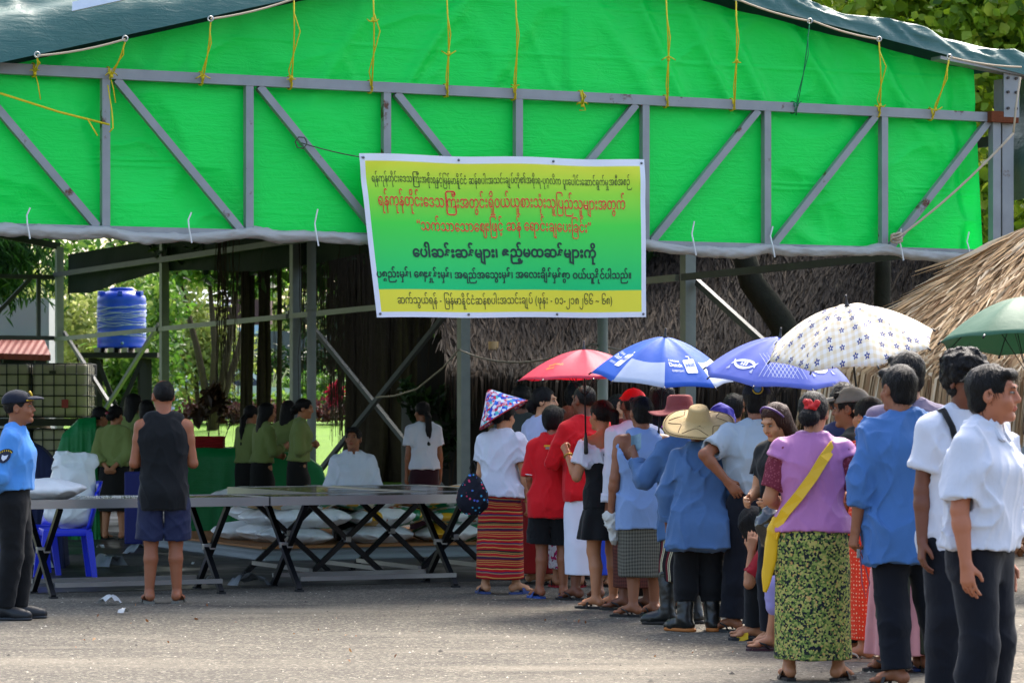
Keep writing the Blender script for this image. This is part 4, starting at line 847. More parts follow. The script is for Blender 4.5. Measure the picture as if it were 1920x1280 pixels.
    # far green backdrop of trees behind everything
    for n, (px, d, y, lab) in enumerate(((-60, 96, 520, 'distant dark green tree behind the white building at far left'), (140, 100, 560, 'distant green tree between the white building and the tank'), (330, 104, 500, 'distant green tree behind the blue tank'), (520, 108, 520, 'distant green tree behind the grey wall'), (700, 104, 540, 'distant green tree behind the banyan trunk'), (860, 100, 560, 'distant green tree behind the dark thatched roof'), (1000, 100, 600, 'distant green tree right of the white van'))):
        B = G(px, d, .8); tree('distant_tree', lab, B, 3.5, .25, [(P(px+dx, y+dy, d)-B, (2.2, 1.2, 1.7), 1) for dx, dy in ((-60, 0), (60, 20), (0, -110), (-80, 100), (80, 110), (0, 170))], 3000, .34, LM_MID if n % 2 else LM_YEL, 50+n, group='distant trees beyond the lawn')
veg()
def banyan():
    B = G(735, 47); o = empty('banyan_tree', B); tag(o, 'huge dark banyan trunk with curtains of hanging aerial roots', 'tree'); mb = MB(); g = random.Random(5)
    for k in range(46):
        a = g.uniform(0, 6.28); rr = g.uniform(.1, .62); x = rr*math.cos(a)*1.05; y = rr*math.sin(a)*.7; r = g.uniform(.07, .15)
        pts = [(x*1.5+g.uniform(-.1, .1), y*1.3, -.1), (x*1.05, y, 1.0), (x*.95+g.uniform(-.06, .06), y, 2.2), (x*1.1+g.uniform(-.1, .1), y, 3.4), (x*2.0+g.uniform(-.4, .4), y*1.6, 5.2)]
        mb.tube(pts, [r*1.2, r, r*.95, r, r*.8], 7)
    mb.build('trunk', M_BARKD, o, True)
    for (x, lab, r) in ((805, 0, .2), (845, 0, .13)):
        mb = MB(); p = G(x, 47)-B; mb.tube([p+Vector((.3, 0, 0)), p+Vector((.1, 0, 1.5)), p+Vector((-.25, 0, 3.2)), p+Vector((-.6, 0, 4.6))], [r*1.2, r, r*.9, r*.8], 9); mb.build('limb', M_BARKD, o, True)
    mb = MB()
    def strand(px, d, y0, y1, r, n=6):
        a, b = P(px, y0, d)-B, P(px+g.uniform(-6, 6), y1, d)-B; L = [a.lerp(b, i/n)+Vector((g.uniform(-.03, .03), g.uniform(-.03, .03), 0))*(1 if i else 0) for i in range(n+1)]; mb.tube(L, [r*(1-.5*i/n) for i in range(n+1)], 4, False)
    for k in range(120): strand(g.choice([412, 418, 425, 441, 560, 575, 600, 612, 628])+g.uniform(-9, 9), g.uniform(44, 52), 440, g.uniform(600, 830), g.uniform(.005, .012))
    for k in range(150): strand(g.gauss(655, 26), g.uniform(44, 50), 440, g.uniform(680, 840), g.uniform(.005, .014))
    for k in range(90): strand(g.gauss(815, 40) if k < 30 else g.gauss(700, 40), g.uniform(42, 46), 440, g.uniform(600, 900), g.uniform(.005, .012))
    for k in range(70): strand(g.gauss(540, 40), g.uniform(45, 55), 440, g.uniform(520, 700), g.uniform(.004, .010))
    ro = mb.build('aerial_roots', M_BARKD, o, True); ro['kind'] = 'stuff'
    for px, r in ((462, .10), (495, .09), (524, .05)):
        mb = MB(); p = G(px, 49)-B
        for k in range(12):
            a = g.uniform(0, 6.28); x, y = r*math.cos(a)*g.random(), r*math.sin(a)*g.random(); mb.tube([p+Vector((x*(1.3 if i == 0 else 1)+g.uniform(-.03, .03), y, z)) for i, z in enumerate((-.1, 1, 2, 3, 4.4))], r*.5*g.uniform(.5, 1), 6)
        mb.build('prop_root', M_BARKD, o, True)
    cl = [(P(x, y, d)-B, (1.5, 1.6, .5), 1) for x, y, d in ((500, 440, 49), (580, 420, 47), (660, 430, 48), (740, 410, 47), (820, 430, 46), (900, 420, 46), (980, 440, 45), (560, 470, 50), (660, 480, 49), (430, 460, 50), (1080, 430, 44), (1180, 430, 43), (760, 340, 47), (900, 330, 46), (600, 330, 48), (1050, 320, 45), (480, 350, 50), (1200, 330, 43))]
    leaves('crown', cl, 9000, .22, LM_DK, o, aspect=.5, seed=77)
banyan()
def shade_trees():
    for n, (x, y, lab) in enumerate(((1.5, 46, 'tall shade tree whose crown spreads above the dark thatched hut'), (9.5, 44, 'tall shade tree whose crown spreads above the right end of the thatched hut'), (-9, 58, 'tall shade tree behind the rear right corner of the shed'), (14.5, 38.5, 'tall shade tree standing to the right of both thatched huts'))):
        B = Vector((x, y+3, 0)); g = np.random.default_rng(n); cl = [((g.uniform(-4.2, 4.2), g.uniform(-6.5, 2), g.uniform(6.2, 9.5)), (2.3, 2.3, 1.1), 1) for k in range(14)]
        tree('shade_tree', lab, B, 4.5, .3, cl, 5200, .36, LM_DK, 90+n, group='shade trees beyond the shed', aspect=.6)
shade_trees()

# ------------------------------------------------------------------ buildings, huts, tank, containers, cars
def thatch_mat(name, c0, c1, c2):
    b = NB(name); cc = b.ramp(b.attr('tint'), [(0, c0), (.55, c1), (1, c2)]); return b.fin(cc, .8, 0, .25, trans=.12)
def thatch(name, quads, n, L, w_, m, parent, seed, fringe=0.0, lift=.05, sk=.12):
    """quads: (eave left, eave right, ridge right, ridge left). long leaf strips lying down the slope, in courses"""
    g = np.random.default_rng(seed); VV = []; TT = []; per = n//len(quads)
    for (a, b_, c, d) in quads:
        a, b_, c, d = [np.array(tuple(x)) for x in (a, b_, c, d)]; s = g.random(per)*1.06-.03; t = g.random(per)**1.0
        nf = int(per*fringe); t[:nf] = g.random(nf)*.03
        nrm_ = np.cross(b_-a, d-a); nrm_ /= np.linalg.norm(nrm_); nrm_ = nrm_ if nrm_[2] > 0 else -nrm_
        bot = a+(b_-a)*s[:, None]; top = d+(c-d)*s[:, None]; p = bot+(top-bot)*t[:, None]; dn = bot-top; dn /= np.linalg.norm(dn, axis=1)[:, None]
        al = (b_-a)/np.linalg.norm(b_-a); dn = dn+al*(g.normal(size=per)*sk)[:, None]; dn /= np.linalg.norm(dn, axis=1)[:, None]
        ll = (L*(.5+.9*g.random(per)))[:, None]; h0 = (lift*(.3+g.random(per)))[:, None]*nrm_; dr = np.zeros((per, 3)); edge = np.clip(1-t*np.linalg.norm(top-bot, axis=1)/ll[:, 0], 0, 1)
        fr_ = nf and np.arange(per) < nf
        p0 = p+h0; p1 = p0+dn*ll*.5+nrm_*(g.random(per)*.03)[:, None]; dn2 = dn*(1-.75*edge)[:, None]+np.array([0, 0, -1])*(.95*edge)[:, None]+nrm_*(.05*g.normal(size=per))[:, None]; p2 = p1+dn2*ll*.55
        side = np.cross(dn, nrm_); side = side*np.cos(g.normal(size=per)*.7)[:, None]+nrm_*np.sin(g.normal(size=per)*.5)[:, None]; ww = (w_*(.4+g.random(per)))[:, None]*.5
        VV.append(np.stack([p0-side*ww*.6, p0+side*ww*.6, p1+side*ww, p1-side*ww, p2+side*ww*.25, p2-side*ww*.25], 1).reshape(-1, 3)); tt = np.clip(.5+.26*g.normal(size=per), 0, 1); TT.append(np.concatenate([tt, tt]))
    V = np.concatenate(VV); F = []; 
    for k in range(len(quads)):
        b0 = (np.arange(per)*6+k*per*6)[:, None]; F += [b0+np.array([[0, 1, 2, 3]]), b0+np.array([[3, 2, 4, 5]])]
    o = npmesh(name, V, np.concatenate(F), m, parent, False, np.concatenate(TT))
    return o
def huts():
    bam = plain('bamboo_post', '#8a7448', .6, 0, .3, .25, 4)
    # dark thatched hut behind the right side of the shed
    B = G(1300, 41); o = empty('thatched_hut', B); tag(o, 'long thatched hut, shade put into its dark thatch, beyond the right columns', 'hut'); q = lambda px, py, d: P(px, py, d)-B
    md = thatch_mat('shaded_thatch', '#130e0a', '#2f261d', '#524434')  # tree shade over this hut put into the darker thatch colours
    Q = [(q(860, 695, 40), q(1500, 715, 36), q(1560, 380, 44), q(800, 400, 48)), (q(1480, 720, 35.8), q(1900, 700, 33), q(1850, 390, 39), q(1555, 400, 43.8))]
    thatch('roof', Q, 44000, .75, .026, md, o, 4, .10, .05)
    for qq in Q: 
        dz = Vector((0, .08, -.16)); v = [x+dz for x in qq]+[x+dz+Vector((0, .05, -.08)) for x in qq]; pymesh('roof_deck', v, [(0,1,2,3),(7,6,5,4),(0,4,5,1),(1,5,6,2),(2,6,7,3),(3,7,4,0)], plain('thatch_under', '#2a221a', .95), o)
    mb = MB(); mb.tube([q(1480, 725, 35.7), q(1525, 590, 38.6), q(1556, 440, 42.3)], .035, 7); mb.build('hip_pole', bam, o, True)
    for px, py, d, r in ((1076, 715, 39.5, .05), (1266, 720, 38, .06), (1366, 725, 37.5, .05), (1391, 725, 37.5, .055), (1500, 715, 36.2, .05), (925, 700, 40.3, .07)):
        mb = MB(); mb.tube([G(px, d)-B, q(px, py-60, d)], [r*1.1, r], 9); mb.build('post', bam, o, True)
    b = NB('green_board'); v = b.co(); cc = b.mix(b.noise(v, 3, 4), '#5d625a', '#787d72'); mbd = b.fin(cc, .8)
    mb = MB(); mb.box(q(1470, 760, 39.5), (1.15, .08, 2.6)); mb.build('wall_panel', mbd, o); mb = MB(); mb.bbox(q(1418, 718, 39.4), (.24, .06, .42), .02); mb.build('window', plain('dark_glass', '#1c2220', .25), o)
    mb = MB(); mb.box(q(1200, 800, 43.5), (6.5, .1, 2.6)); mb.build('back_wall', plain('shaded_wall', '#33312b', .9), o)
    # sunlit hut at the right
    B = G(1860, 27); o = empty('thatched_hut', B); tag(o, 'sunlit straw-coloured thatched hut in front of the right corner column', 'hut'); q = lambda px, py, d: P(px, py, d)-B
    ml = thatch_mat('straw_thatch', '#6d4c2c', '#b08f66', '#d8c2a0')
    Q = [(q(1600, 668, 25.4), q(2150, 690, 23.6), q(2250, 250, 27), q(1925, 440, 26.4)), (q(1590, 690, 26.2), q(1604, 668, 25.4), q(1928, 436, 26.4), q(1922, 452, 27.2))]
    thatch('roof', Q[:1], 21000, .62, .028, ml, o, 8, .26, .05, .2); 
    for qq in Q[:1]:
        dz = Vector((0, .06, -.09)); v = [x+dz for x in qq]+[x+dz+Vector((0, .04, -.06)) for x in qq]; pymesh('roof_deck', v, [(0,1,2,3),(7,6,5,4),(0,4,5,1),(1,5,6,2),(2,6,7,3),(3,7,4,0)], plain('straw_under', '#5d452c', .95), o)
    mb = MB(); mb.tube([q(1610, 668, 25.5), q(1760, 556, 26), q(1922, 438, 26.5)], .03, 6); mb.build('edge_pole', plain('dark_pole', '#3a2d20', .9), o, True)
    for px, d, r in ((1716, 26.0, .085), (2060, 24.8, .085)):
        mb = MB(); mb.tube([G(px, d)-B, q(px, 600, d)], [r, r*.95], 10); ps = mb.build('post', plain('hut_post', '#4f4030', .9, 0, .2, .3, 8, 30, .5), o, True); mb = MB(); mb.tube([q(px, 752, d-.0), q(px, 738, d)], r*1.08, 10); mb.build('black_band', plain('black_tape', '#15130f', .6), ps, True)
    mb = MB(); mb.box(G(1830, 32, 1.15)-B, (3.3, .12, 2.3)); mb.build('back_wall', plain('blue_grey_board', '#8b9394', .8, 0, .3, .15, 2), o)
    g = np.random.default_rng(5); n = 500; p = np.stack([g.uniform(4.0, 5.4, n), g.uniform(29.2, 31.2, n), .25+g.random(n)*.08], 1); 
    leaves('leaf_litter', [((4.75, 30.3, .12), (.9, .8, .12), 1)], 1300, .09, leafm('dry_leaf', '#4d2d1a', '#8a5a36', '#b58a5c', .2), None, aspect=.5, seed=6)['kind'] = 'stuff'
    # leaning mossy trunk and upright trunk among the thatch
    mb = MB(); mb.tube([P(1380, 430, 34.5), P(1410, 530, 34.5), P(1462, 600, 34.3), P(1530, 720, 34), P(1560, 900, 33.8)], [.13, .15, .16, .17, .2], 10); o = mb.build('leaning_trunk', plain('mossy_bark', '#2b2a20', .95, 0, .2, .5, 7, 25, .8), None, True); tag(o, 'dark mossy tree trunk leaning across the dark thatch', 'tree trunk')
    mb = MB(); mb.tube([P(1656, 420, 31.5), P(1655, 520, 31.5), P(1652, 640, 31.5), P(1648, 1036, 31.5)], [.085, .09, .095, .12], 10); o = mb.build('upright_trunk', plain('mossy_bark', '#2b2a20', .95, 0, .2, .5, 7, 25, .8), None, True); tag(o, 'upright mossy trunk standing behind the yellow umbrella', 'tree trunk')
huts()
def background():
    # white building with red awning, far left
    B = G(-10, 62); o = empty('white_building', B); tag(o, 'low white building with a red tiled awning at the left edge', 'building'); wl = plain('white_render', '#a9aaac', .8, 0, .3, .08, 1.5)
    q = lambda px, py, d: P(px, py, d)-B
    mb = MB(); mb.box((-1.2, 1.2, 1.9), (4.6, 2, 3.8)); mb.build('wall', wl, o)
    mb = MB(); a, b_, c, d = q(-60, 660, 60.5), q(95, 665, 60.5), q(80, 630, 61.9), q(-60, 630, 61.9); dz = Vector((0, 0, -.06)); mb.add([a, b_, c, d, a+dz*2, b_+dz*2, c+dz, d+dz], [(0,1,2,3),(7,6,5,4),(0,4,5,1),(1,5,6,2),(2,6,7,3),(3,7,4,0)])
    b = NB('red_tiles'); v = b.co(); cc = b.mix(b.noise(v, 2, 3), '#6d2a24', '#93402f'); h = b.math('SINE', b.math('MULTIPLY', b.sep(v)[0], 45)); b.bump(h, .5, .02); mb.build('awning', b.fin(cc, .7), o)
    mb = MB(); mb.box(q(20, 690, 61.85), (1.5, .08, .5)); mb.build('window', plain('dark_glass', '#1c2220', .25), o)
    for k in range(2): mb = MB(); mb.bar(q(66-60*k, 668, 60.6), q(64-60*k, 700, 61.8), .03); mb.build('awning_strut', M_DK, o)
    # grey wall and roofs behind the hedge
    mb = MB(); mb.box(G(490, 93, 2.3), (6.6, .3, 3.2)); o = mb.build('grey_wall', plain('stained_concrete', '#62646a', .9, 0, .3, .3, 1.2)); tag(o, 'tall stained grey wall behind the hedge', 'wall')
    B = G(430, 90); o = empty('shed_building', B); tag(o, 'dark red sided building with a white sheet roof right of the tank', 'building'); q = lambda px, py, d: P(px, py, d)-B
    mb = MB(); mb.box(q(450, 585, 90), (1.9, .8, .75)); mb.build('wall', plain('oxblood_wall', '#4d3432', .8), o)
    mb = MB(); a, b_, c, d = q(315, 560, 89.4), q(432, 572, 89.4), q(434, 545, 90.5), q(318, 542, 90.5); dz = Vector((0, 0, -.05)); mb.add([a, b_, c, d, a+dz, b_+dz, c+dz, d+dz], [(0,1,2,3),(7,6,5,4),(0,4,5,1),(1,5,6,2),(2,6,7,3),(3,7,4,0)]); mb.build('roof', plain('white_sheet_roof', '#b6bcc4', .5), o)
    mb = MB(); mb.bar(q(330, 630, 88.8), q(490, 612, 88.8), .6, .10); mb.bar(q(375, 630, 88.7), q(490, 620, 88.7), .5, .16); mb.build('canopy_edge', plain('blue_white_roof', '#9db4cc', .5), o)
    # pale gate pillar with low wall
    B = G(765, 43.5); o = empty('gate_pillar', B); tag(o, 'pale grey gate pillar with capped top in front of the banyan', 'pillar'); pm = plain('pale_render', '#7c7d76', .8, 0, .3, .15, 3)
    mb = MB(); mb.bbox((0.06, 0, .84), (.30, .3, 1.68), .01); mb.build('shaft', pm, o); mb = MB(); mb.bbox((.06, 0, 1.71), (.35, .35, .06), .01); mb.build('cap', pm, o); mb = MB(); mb.box((.62, .05, .84), (.8, .18, 1.68)); mb.build('wing_wall', pm, o)
    # round pipes
    for px, d, y0, r, lab in ((584, 39.5, 440, .062, 'pale round pipe standing behind the second column from the left'), (1130, 31.5, 560, .057, 'pale round pipe below the banner above the red umbrella')):
        mb = MB(); mb.tube([G(px, d), P(px, y0, d)], r, 14); z = P(px, 575, d); mb.tube([z-Vector((0, 0, .06)), z+Vector((0, 0, .02))], r*1.22, 14)
        tag(mb.build('standpipe', plain('grey_pipe', '#8d938d', .6), None, True), lab, 'pipe')
    mb = MB(); mb.tube(sag(P(860, 655, 38.6), P(1110, 645, 31.4), .18, 12)+sag(P(1110, 645, 31.4), P(1280, 655, 33), .05, 8), .012, 6); tag(mb.build('cable', plain('grey_cable', '#6d6a62', .7), None, True), 'sagging grey cable strung between columns above the umbrellas', 'cable')
    mb = MB(); mb.tube([P(705, 745, 39.5), P(740, 742, 39.4), P(780, 730, 39.2), P(830, 690, 38.8), P(860, 655, 38.6)], .011, 6); tag(mb.build('rope', plain('beige_twine', '#8d8874', .8), None, True), 'slack twine from the cross brace up to the middle column', 'rope')
    # lamp on the lawn beyond, plus white lamp post by the van
    mb = MB(); mb.tube([G(877, 58), P(877, 712, 58)], .025, 8); o = mb.build('lamp_post', M_DK, None, True); tag(o, 'thin dark lamp post in front of the white van', 'lamp post'); mb = MB(); mb.lathe(P(877, 712, 58), [(.03, 0), (.07, .03), (.06, .12), (.09, .14), (.01, .2)], 10); mb.build('lantern', plain('lantern', '#8f938d', .4), o, True)
    # water tank on its tower
    B = G(228, 60); o = empty('tank_tower', B); tag(o, 'dark timber tower with cross braces carrying the blue tank', 'tower'); q = lambda px, py, d: P(px, py, d)-B
    for sx in (-.52, .46):
        for sy in (-.45, .45): mb = MB(); mb.bar((sx*1.08, sy, 0), (sx, sy, 2.5), .14, .14); mb.build('leg', plain('tar_wood', '#1d1c1b', .8), o)
        mb = MB(); mb.bar((sx*.95, -.5, .3), (-sx*.9, -.5, 2.45), .07, .09); mb.build('brace', plain('tar_wood', '#1d1c1b', .8), o)
    mb = MB(); mb.box((0, 0, 2.56), (1.58, 1.2, .10)); mb.build('deck', plain('tar_wood', '#1d1c1b', .8), o)
    for k in range(4): mb = MB(); mb.bar((-.42+.28*k, -.62, 2.66), (-.42+.28*k, .62, 2.66), .10, .09); mb.build('bearer', plain('pale_wood', '#8a8578', .8), o)
    t = empty('water_tank', B+Vector((0, 0, 2.70))); tag(t, 'blue plastic water tank wrapped in clear film on the tower', 'water tank')
    bl = plain('blue_plastic', '#1f4fd0', .35, 0, .5, .06)
    mb = MB(); prof = [(.46, 0), (.49, .02)]; 
    for k in range(7): z = .05+.13*k; prof += [(.49, z), (.484, z+.03), (.484, z+.08), (.49, z+.11)]
    prof += [(.49, 1.0), (.47, 1.05), (.36, 1.12), (.25, 1.16), (.22, 1.17)]; mb.lathe((0, 0, 0), prof, 32); mb.build('shell', bl, t, True)
    mb = MB(); mb.lathe((0, 0, 1.165), [(.24, 0), (.24, .045), (.22, .055), (.02, .06)], 24); mb.build('lid', bl, t, True)
    for a in (-2.6, -1.5, -.5): mb = MB(); mb.bbox((.44*math.cos(a), .44*math.sin(a), 1.1), (.13, .1, .09), .015, Matrix.Rotation(a, 3, 'Z')); mb.build('lug', bl, t)
    mb = MB(); mb.tube([(.08, -.47, .10), (.08, -.53, .10)], .03, 8); mb.build('outlet', plain('brass', '#8fb0c0', .4, .5), t, True)
    mb = MB(); g = random.Random(3)
    for k in range(15):
        z0 = g.uniform(.1, .85); sl = g.uniform(-.12, .15); a0 = g.uniform(-3.6, -2.8); mb.tube([(.497*math.cos(a0+i*.22), .497*math.sin(a0+i*.22), z0+sl*i/14+.012*math.sin(i*1.3+k)) for i in range(17)], g.uniform(.004, .011), 4)
    mb.build('film_wrap', plain('clear_film', '#a5b6d8', .15, 0, .7), t, True)
    # caged bulk containers, two by two
    for n, (cx_, z0, lab) in enumerate(((1.04, 1.16, 'cream caged bulk container, upper one of the right-hand stack'), (1.04, 0.0, 'cream caged bulk container, lower one of the right-hand stack'), (0, 1.16, 'cream caged bulk container, upper one of the left-hand stack'), (0, 0, 'cream caged bulk container, lower one of the left-hand stack'))):
        base = G(2, 53)+Vector((cx_, 0, z0)); c = empty('bulk_container', base); tag(c, lab, 'container', 'caged bulk containers')
        mb = MB(); mb.bbox((0, .5, .66), (.98, .92, .94), .07); mb.build('bottle', plain('cream_plastic', '#a8a08a', .5, 0, .4, .08, 2), c, True)
        mb = MB()
        for k in range(6): mb.tube([(-.5+.2*k, 0, .17), (-.5+.2*k, 0, 1.14)], .012, 6)
        for k in range(6): mb.tube([(-.5, -.012, .18+.19*k), (.5, -.012, .18+.19*k)], .012, 6); mb.tube([(.5, -.01, .18+.19*k), (.5, 1, .18+.19*k)], .012, 6)
        for k in range(5): mb.tube([(.51, .2*k+.2, .17), (.51, .2*k+.2, 1.14)], .012, 6)
        mb.build('cage', plain('cage_steel', '#25282a', .5, .4), c, True); mb = MB(); mb.box((0, .5, .09), (1.02, 1.0, .13)); mb.build('pallet', plain('tar_wood2', '#2a2826', .8), c)
        mb = MB(); mb.box((.0+(.1 if cx_ else -.1), -.03, .42), (.12, .015, .15)); mb.build('label_plate', plain('red_label', '#8e2a2a', .5), c)
        if n == 0: mb = MB(); mb.box((-.12, -.03, .98), (.12, .02, .05)); mb.build('vent_slot', plain('dark_slot', '#2b2a26', .7), c)
    # parked cars and van
    def car(label, p, rz, col, van=False):
        o = empty('parked_van' if van else 'parked_car', p, rz); tag(o, label, 'van' if van else 'car', None if van else 'cars parked beyond the lawn'); m = plain('car_paint', col, .25, .0, .6, .03); gl = plain('car_glass', '#12181a', .08, 0, .6); L = 2.1
        side = [(-L, .35), (-L, .8), (-L+.12, .95), (-1.3, 1.0), (-.75, 1.42), (.65, 1.45), (1.25, 1.02), (1.85, .9), (L, .75), (L, .35)] if not van else [(-2.4, .35), (-2.4, 1.95), (-2.2, 2.1), (1.5, 2.1), (1.95, 1.25), (2.4, 1.05), (2.4, .35)]
        n = len(side); v = []
        for sgn in (-1, 1):
            for (x, z) in side: v.append((x, sgn*(.82 if z < 1.02 else .68 if not van else .78), z))
        pymesh('body', v, [tuple(range(n)), tuple(range(2*n-1, n-1, -1))]+[(k, n+k, n+(k+1) % n, (k+1) % n) for k in range(n)], m, o)
        for sgn in (-1, 1):
            w_ = [(-1.12, 1.03), (-.68, 1.36), (.6, 1.38), (1.05, 1.05)] if not van else [(-2.2, 1.25), (-2.2, 1.8), (1.3, 1.8), (1.7, 1.25)]
            yy = lambda z: sgn*((.80-(z-1.02)*.33) if not van else .83); pymesh('side_window', [(x, yy(z)+sgn*.004, z) for x, z in w_]+[(x, yy(z)-sgn*.03, z) for x, z in w_], [(0,1,2,3),(7,6,5,4),(0,4,5,1),(1,5,6,2),(2,6,7,3),(3,7,4,0)], gl, o)
            for x in (-1.25, 1.3):
                mb = MB(); mb.tube([(x, sgn*.64, .32), (x, sgn*.84, .32)], .32, 16); t_ = mb.build('wheel', plain('tyre', '#141414', .8), o, True); mb = MB(); mb.tube([(x, sgn*.83, .32), (x, sgn*.85, .32)], .19, 12); mb.build('rim', plain('rim', '#9a9da0', .3, .8), t_, True)
        if not van:
            pymesh('windscreen', [(.68, -.6, 1.41), (.68, .6, 1.41), (1.22, .66, 1.05), (1.22, -.66, 1.05), (.64, -.6, 1.40), (.64, .6, 1.40), (1.18, .66, 1.02), (1.18, -.66, 1.02)], [(0,1,2,3),(7,6,5,4)], gl, o)
            pymesh('rear_window', [(-.78, -.6, 1.40), (-.78, .6, 1.40), (-1.28, .66, 1.03), (-1.28, -.66, 1.03), (-.74, -.6, 1.38), (-.74, .6, 1.38), (-1.24, .66, 1.0), (-1.24, -.66, 1.0)], [(3,2,1,0),(4,5,6,7)], gl, o)
        return o
    car('white hatchback parked behind the flower bed, the nearer of two', G(412, 79, 1.06), R(190), '#c3c7c9'); car('silver car parked behind the white hatchback', G(350, 86, 1.12), R(160), '#a9b0b6')
    car('white van with a dark window parked left of the banyan hut', G(915, 66, 0.35), R(180), '#c9cccb', True)
background()

# ------------------------------------------------------------------ lettering
_gl = {}
def glyph(ch, bold):
    key = (ch, bold)
    if key not in _gl:
        c = bpy.data.curves.new('t', 'FONT'); c.body = ch; c.size = 1; c.resolution_u = 3; c.offset = bold
        o = bpy.data.objects.new('t', c); COL.objects.link(o); dg = bpy.context.evaluated_depsgraph_get(); me = bpy.data.meshes.new_from_object(o.evaluated_get(dg))
        v = [(q.co.x, q.co.y) for q in me.vertices]; f = [tuple(p.vertices) for p in me.polygons]
        c.body = ch+'\u1021'; c.body = ch; adv = ADV.get(ch)
        if adv is None: adv = (max(x for x, y in v)+.05) if v else .3
        bpy.data.objects.remove(o); bpy.data.curves.remove(c); bpy.data.meshes.remove(me); _gl[key] = (v, f, adv)
    return _gl[key]
ADV = {}
for k, a in (('ကဆညတထယလသ', 1.12), ('ခဂငစဒပဖမဝဧ၀၂', .67), ('ဉ', .67), ('န', .57), ('ရ', .69), ('အ', 1.07), ('ဈ', .78), ('၏', 1.14), ('၊', .27), ('။', .46), ('ေ', .62), ('ာ', .46), ('ါ', .27), ('ိီုူံ့်ွှ', 0), ('း', .35), ('ျ', .26), ('ြ', .23), ('၁၈', .65), ('၆', .72), (' ', .3)):
    for ch in k: ADV[ch] = a
MARKS = set('ောါိီုူံ့း္်ျြွှ')
def shape(text):
    """simple left-to-right layout of Burmese clusters: (char, x, y, sx, sy)"""
    out = []; x = 0; i = 0
    while i < len(text):
        b = text[i]; j = i+1; stack = None; ms = []
        while j < len(text) and (text[j] in MARKS):
            if text[j] == '္': stack = text[j+1]; j += 2; continue
            ms.append(text[j]); j += 1
        i = j
        if 'ေ' in ms: out.append(('ေ', x, 0, 1, 1)); x += ADV['ေ']; ms.remove('ေ')
        ab = ADV.get(b) if b in ADV else None
        if 'ြ' in ms: ms.remove('ြ'); k = (ab or .67)/.67; out.append(('ြ', x, 0, k*.92+.06, 1)); x += ADV['ြ']
        if b == ' ': x += .3; continue
        if ab is None: ab = glyph(b, 0)[2]
        out.append((b, x, 0, 1, 1)); x += ab; low = b in 'နရညဉဈ'; xs = 0
        if stack: out.append((stack, x-ab+.12, -.42, .62, .62)); low = True
        for m in ms:
            if m in 'ုူ':
                if low or 'ျ' in ms or 'ှ' in ms: out.append((m, x+.22, 0, 1, 1)); xs = .30
                else: out.append((m, x, 0, 1, 1))
            elif m == '့': out.append((m, x+(-.05 if 'ု' in ms else .0)+(.22 if b == 'န' else 0), 0, 1, 1))
            elif m in 'ိီံ်' and 'ျ' in ms: out.append((m, x-.15, 0, 1, 1))
            else: out.append((m, x, 0, 1, 1)); x += ADV[m]; 
            if xs and m in 'ုူ': x += .10
    return out, x
def lettering(name, text, fn, m, parent, width=None, height=None, bold=0.0, burmese=True, cx=0, cy=0):
    """fn maps (x, y) metres on the sheet to 3D; the line is centred on (cx, cy) and scaled to width x height of its em"""
    if burmese: L, tot = shape(text)
    else:
        L = []; tot = 0
        for ch in text:
            if ch == ' ': tot += .28; continue
            L.append((ch, tot, 0, 1, 1)); tot += glyph(ch, bold)[2]
    sx = width/tot; sy = height or sx; V = []; F = []
    for ch, x, y, ax_, ay in L:
        v, f, _ = glyph(ch, bold); n = len(V)
        V += [fn(cx+((x+px*ax_)-tot/2)*sx, cy+(y+py*ay)*sy) for px, py in v]; F += [tuple(q+n for q in t) for t in f]
    return pymesh(name, V, F, m, parent)

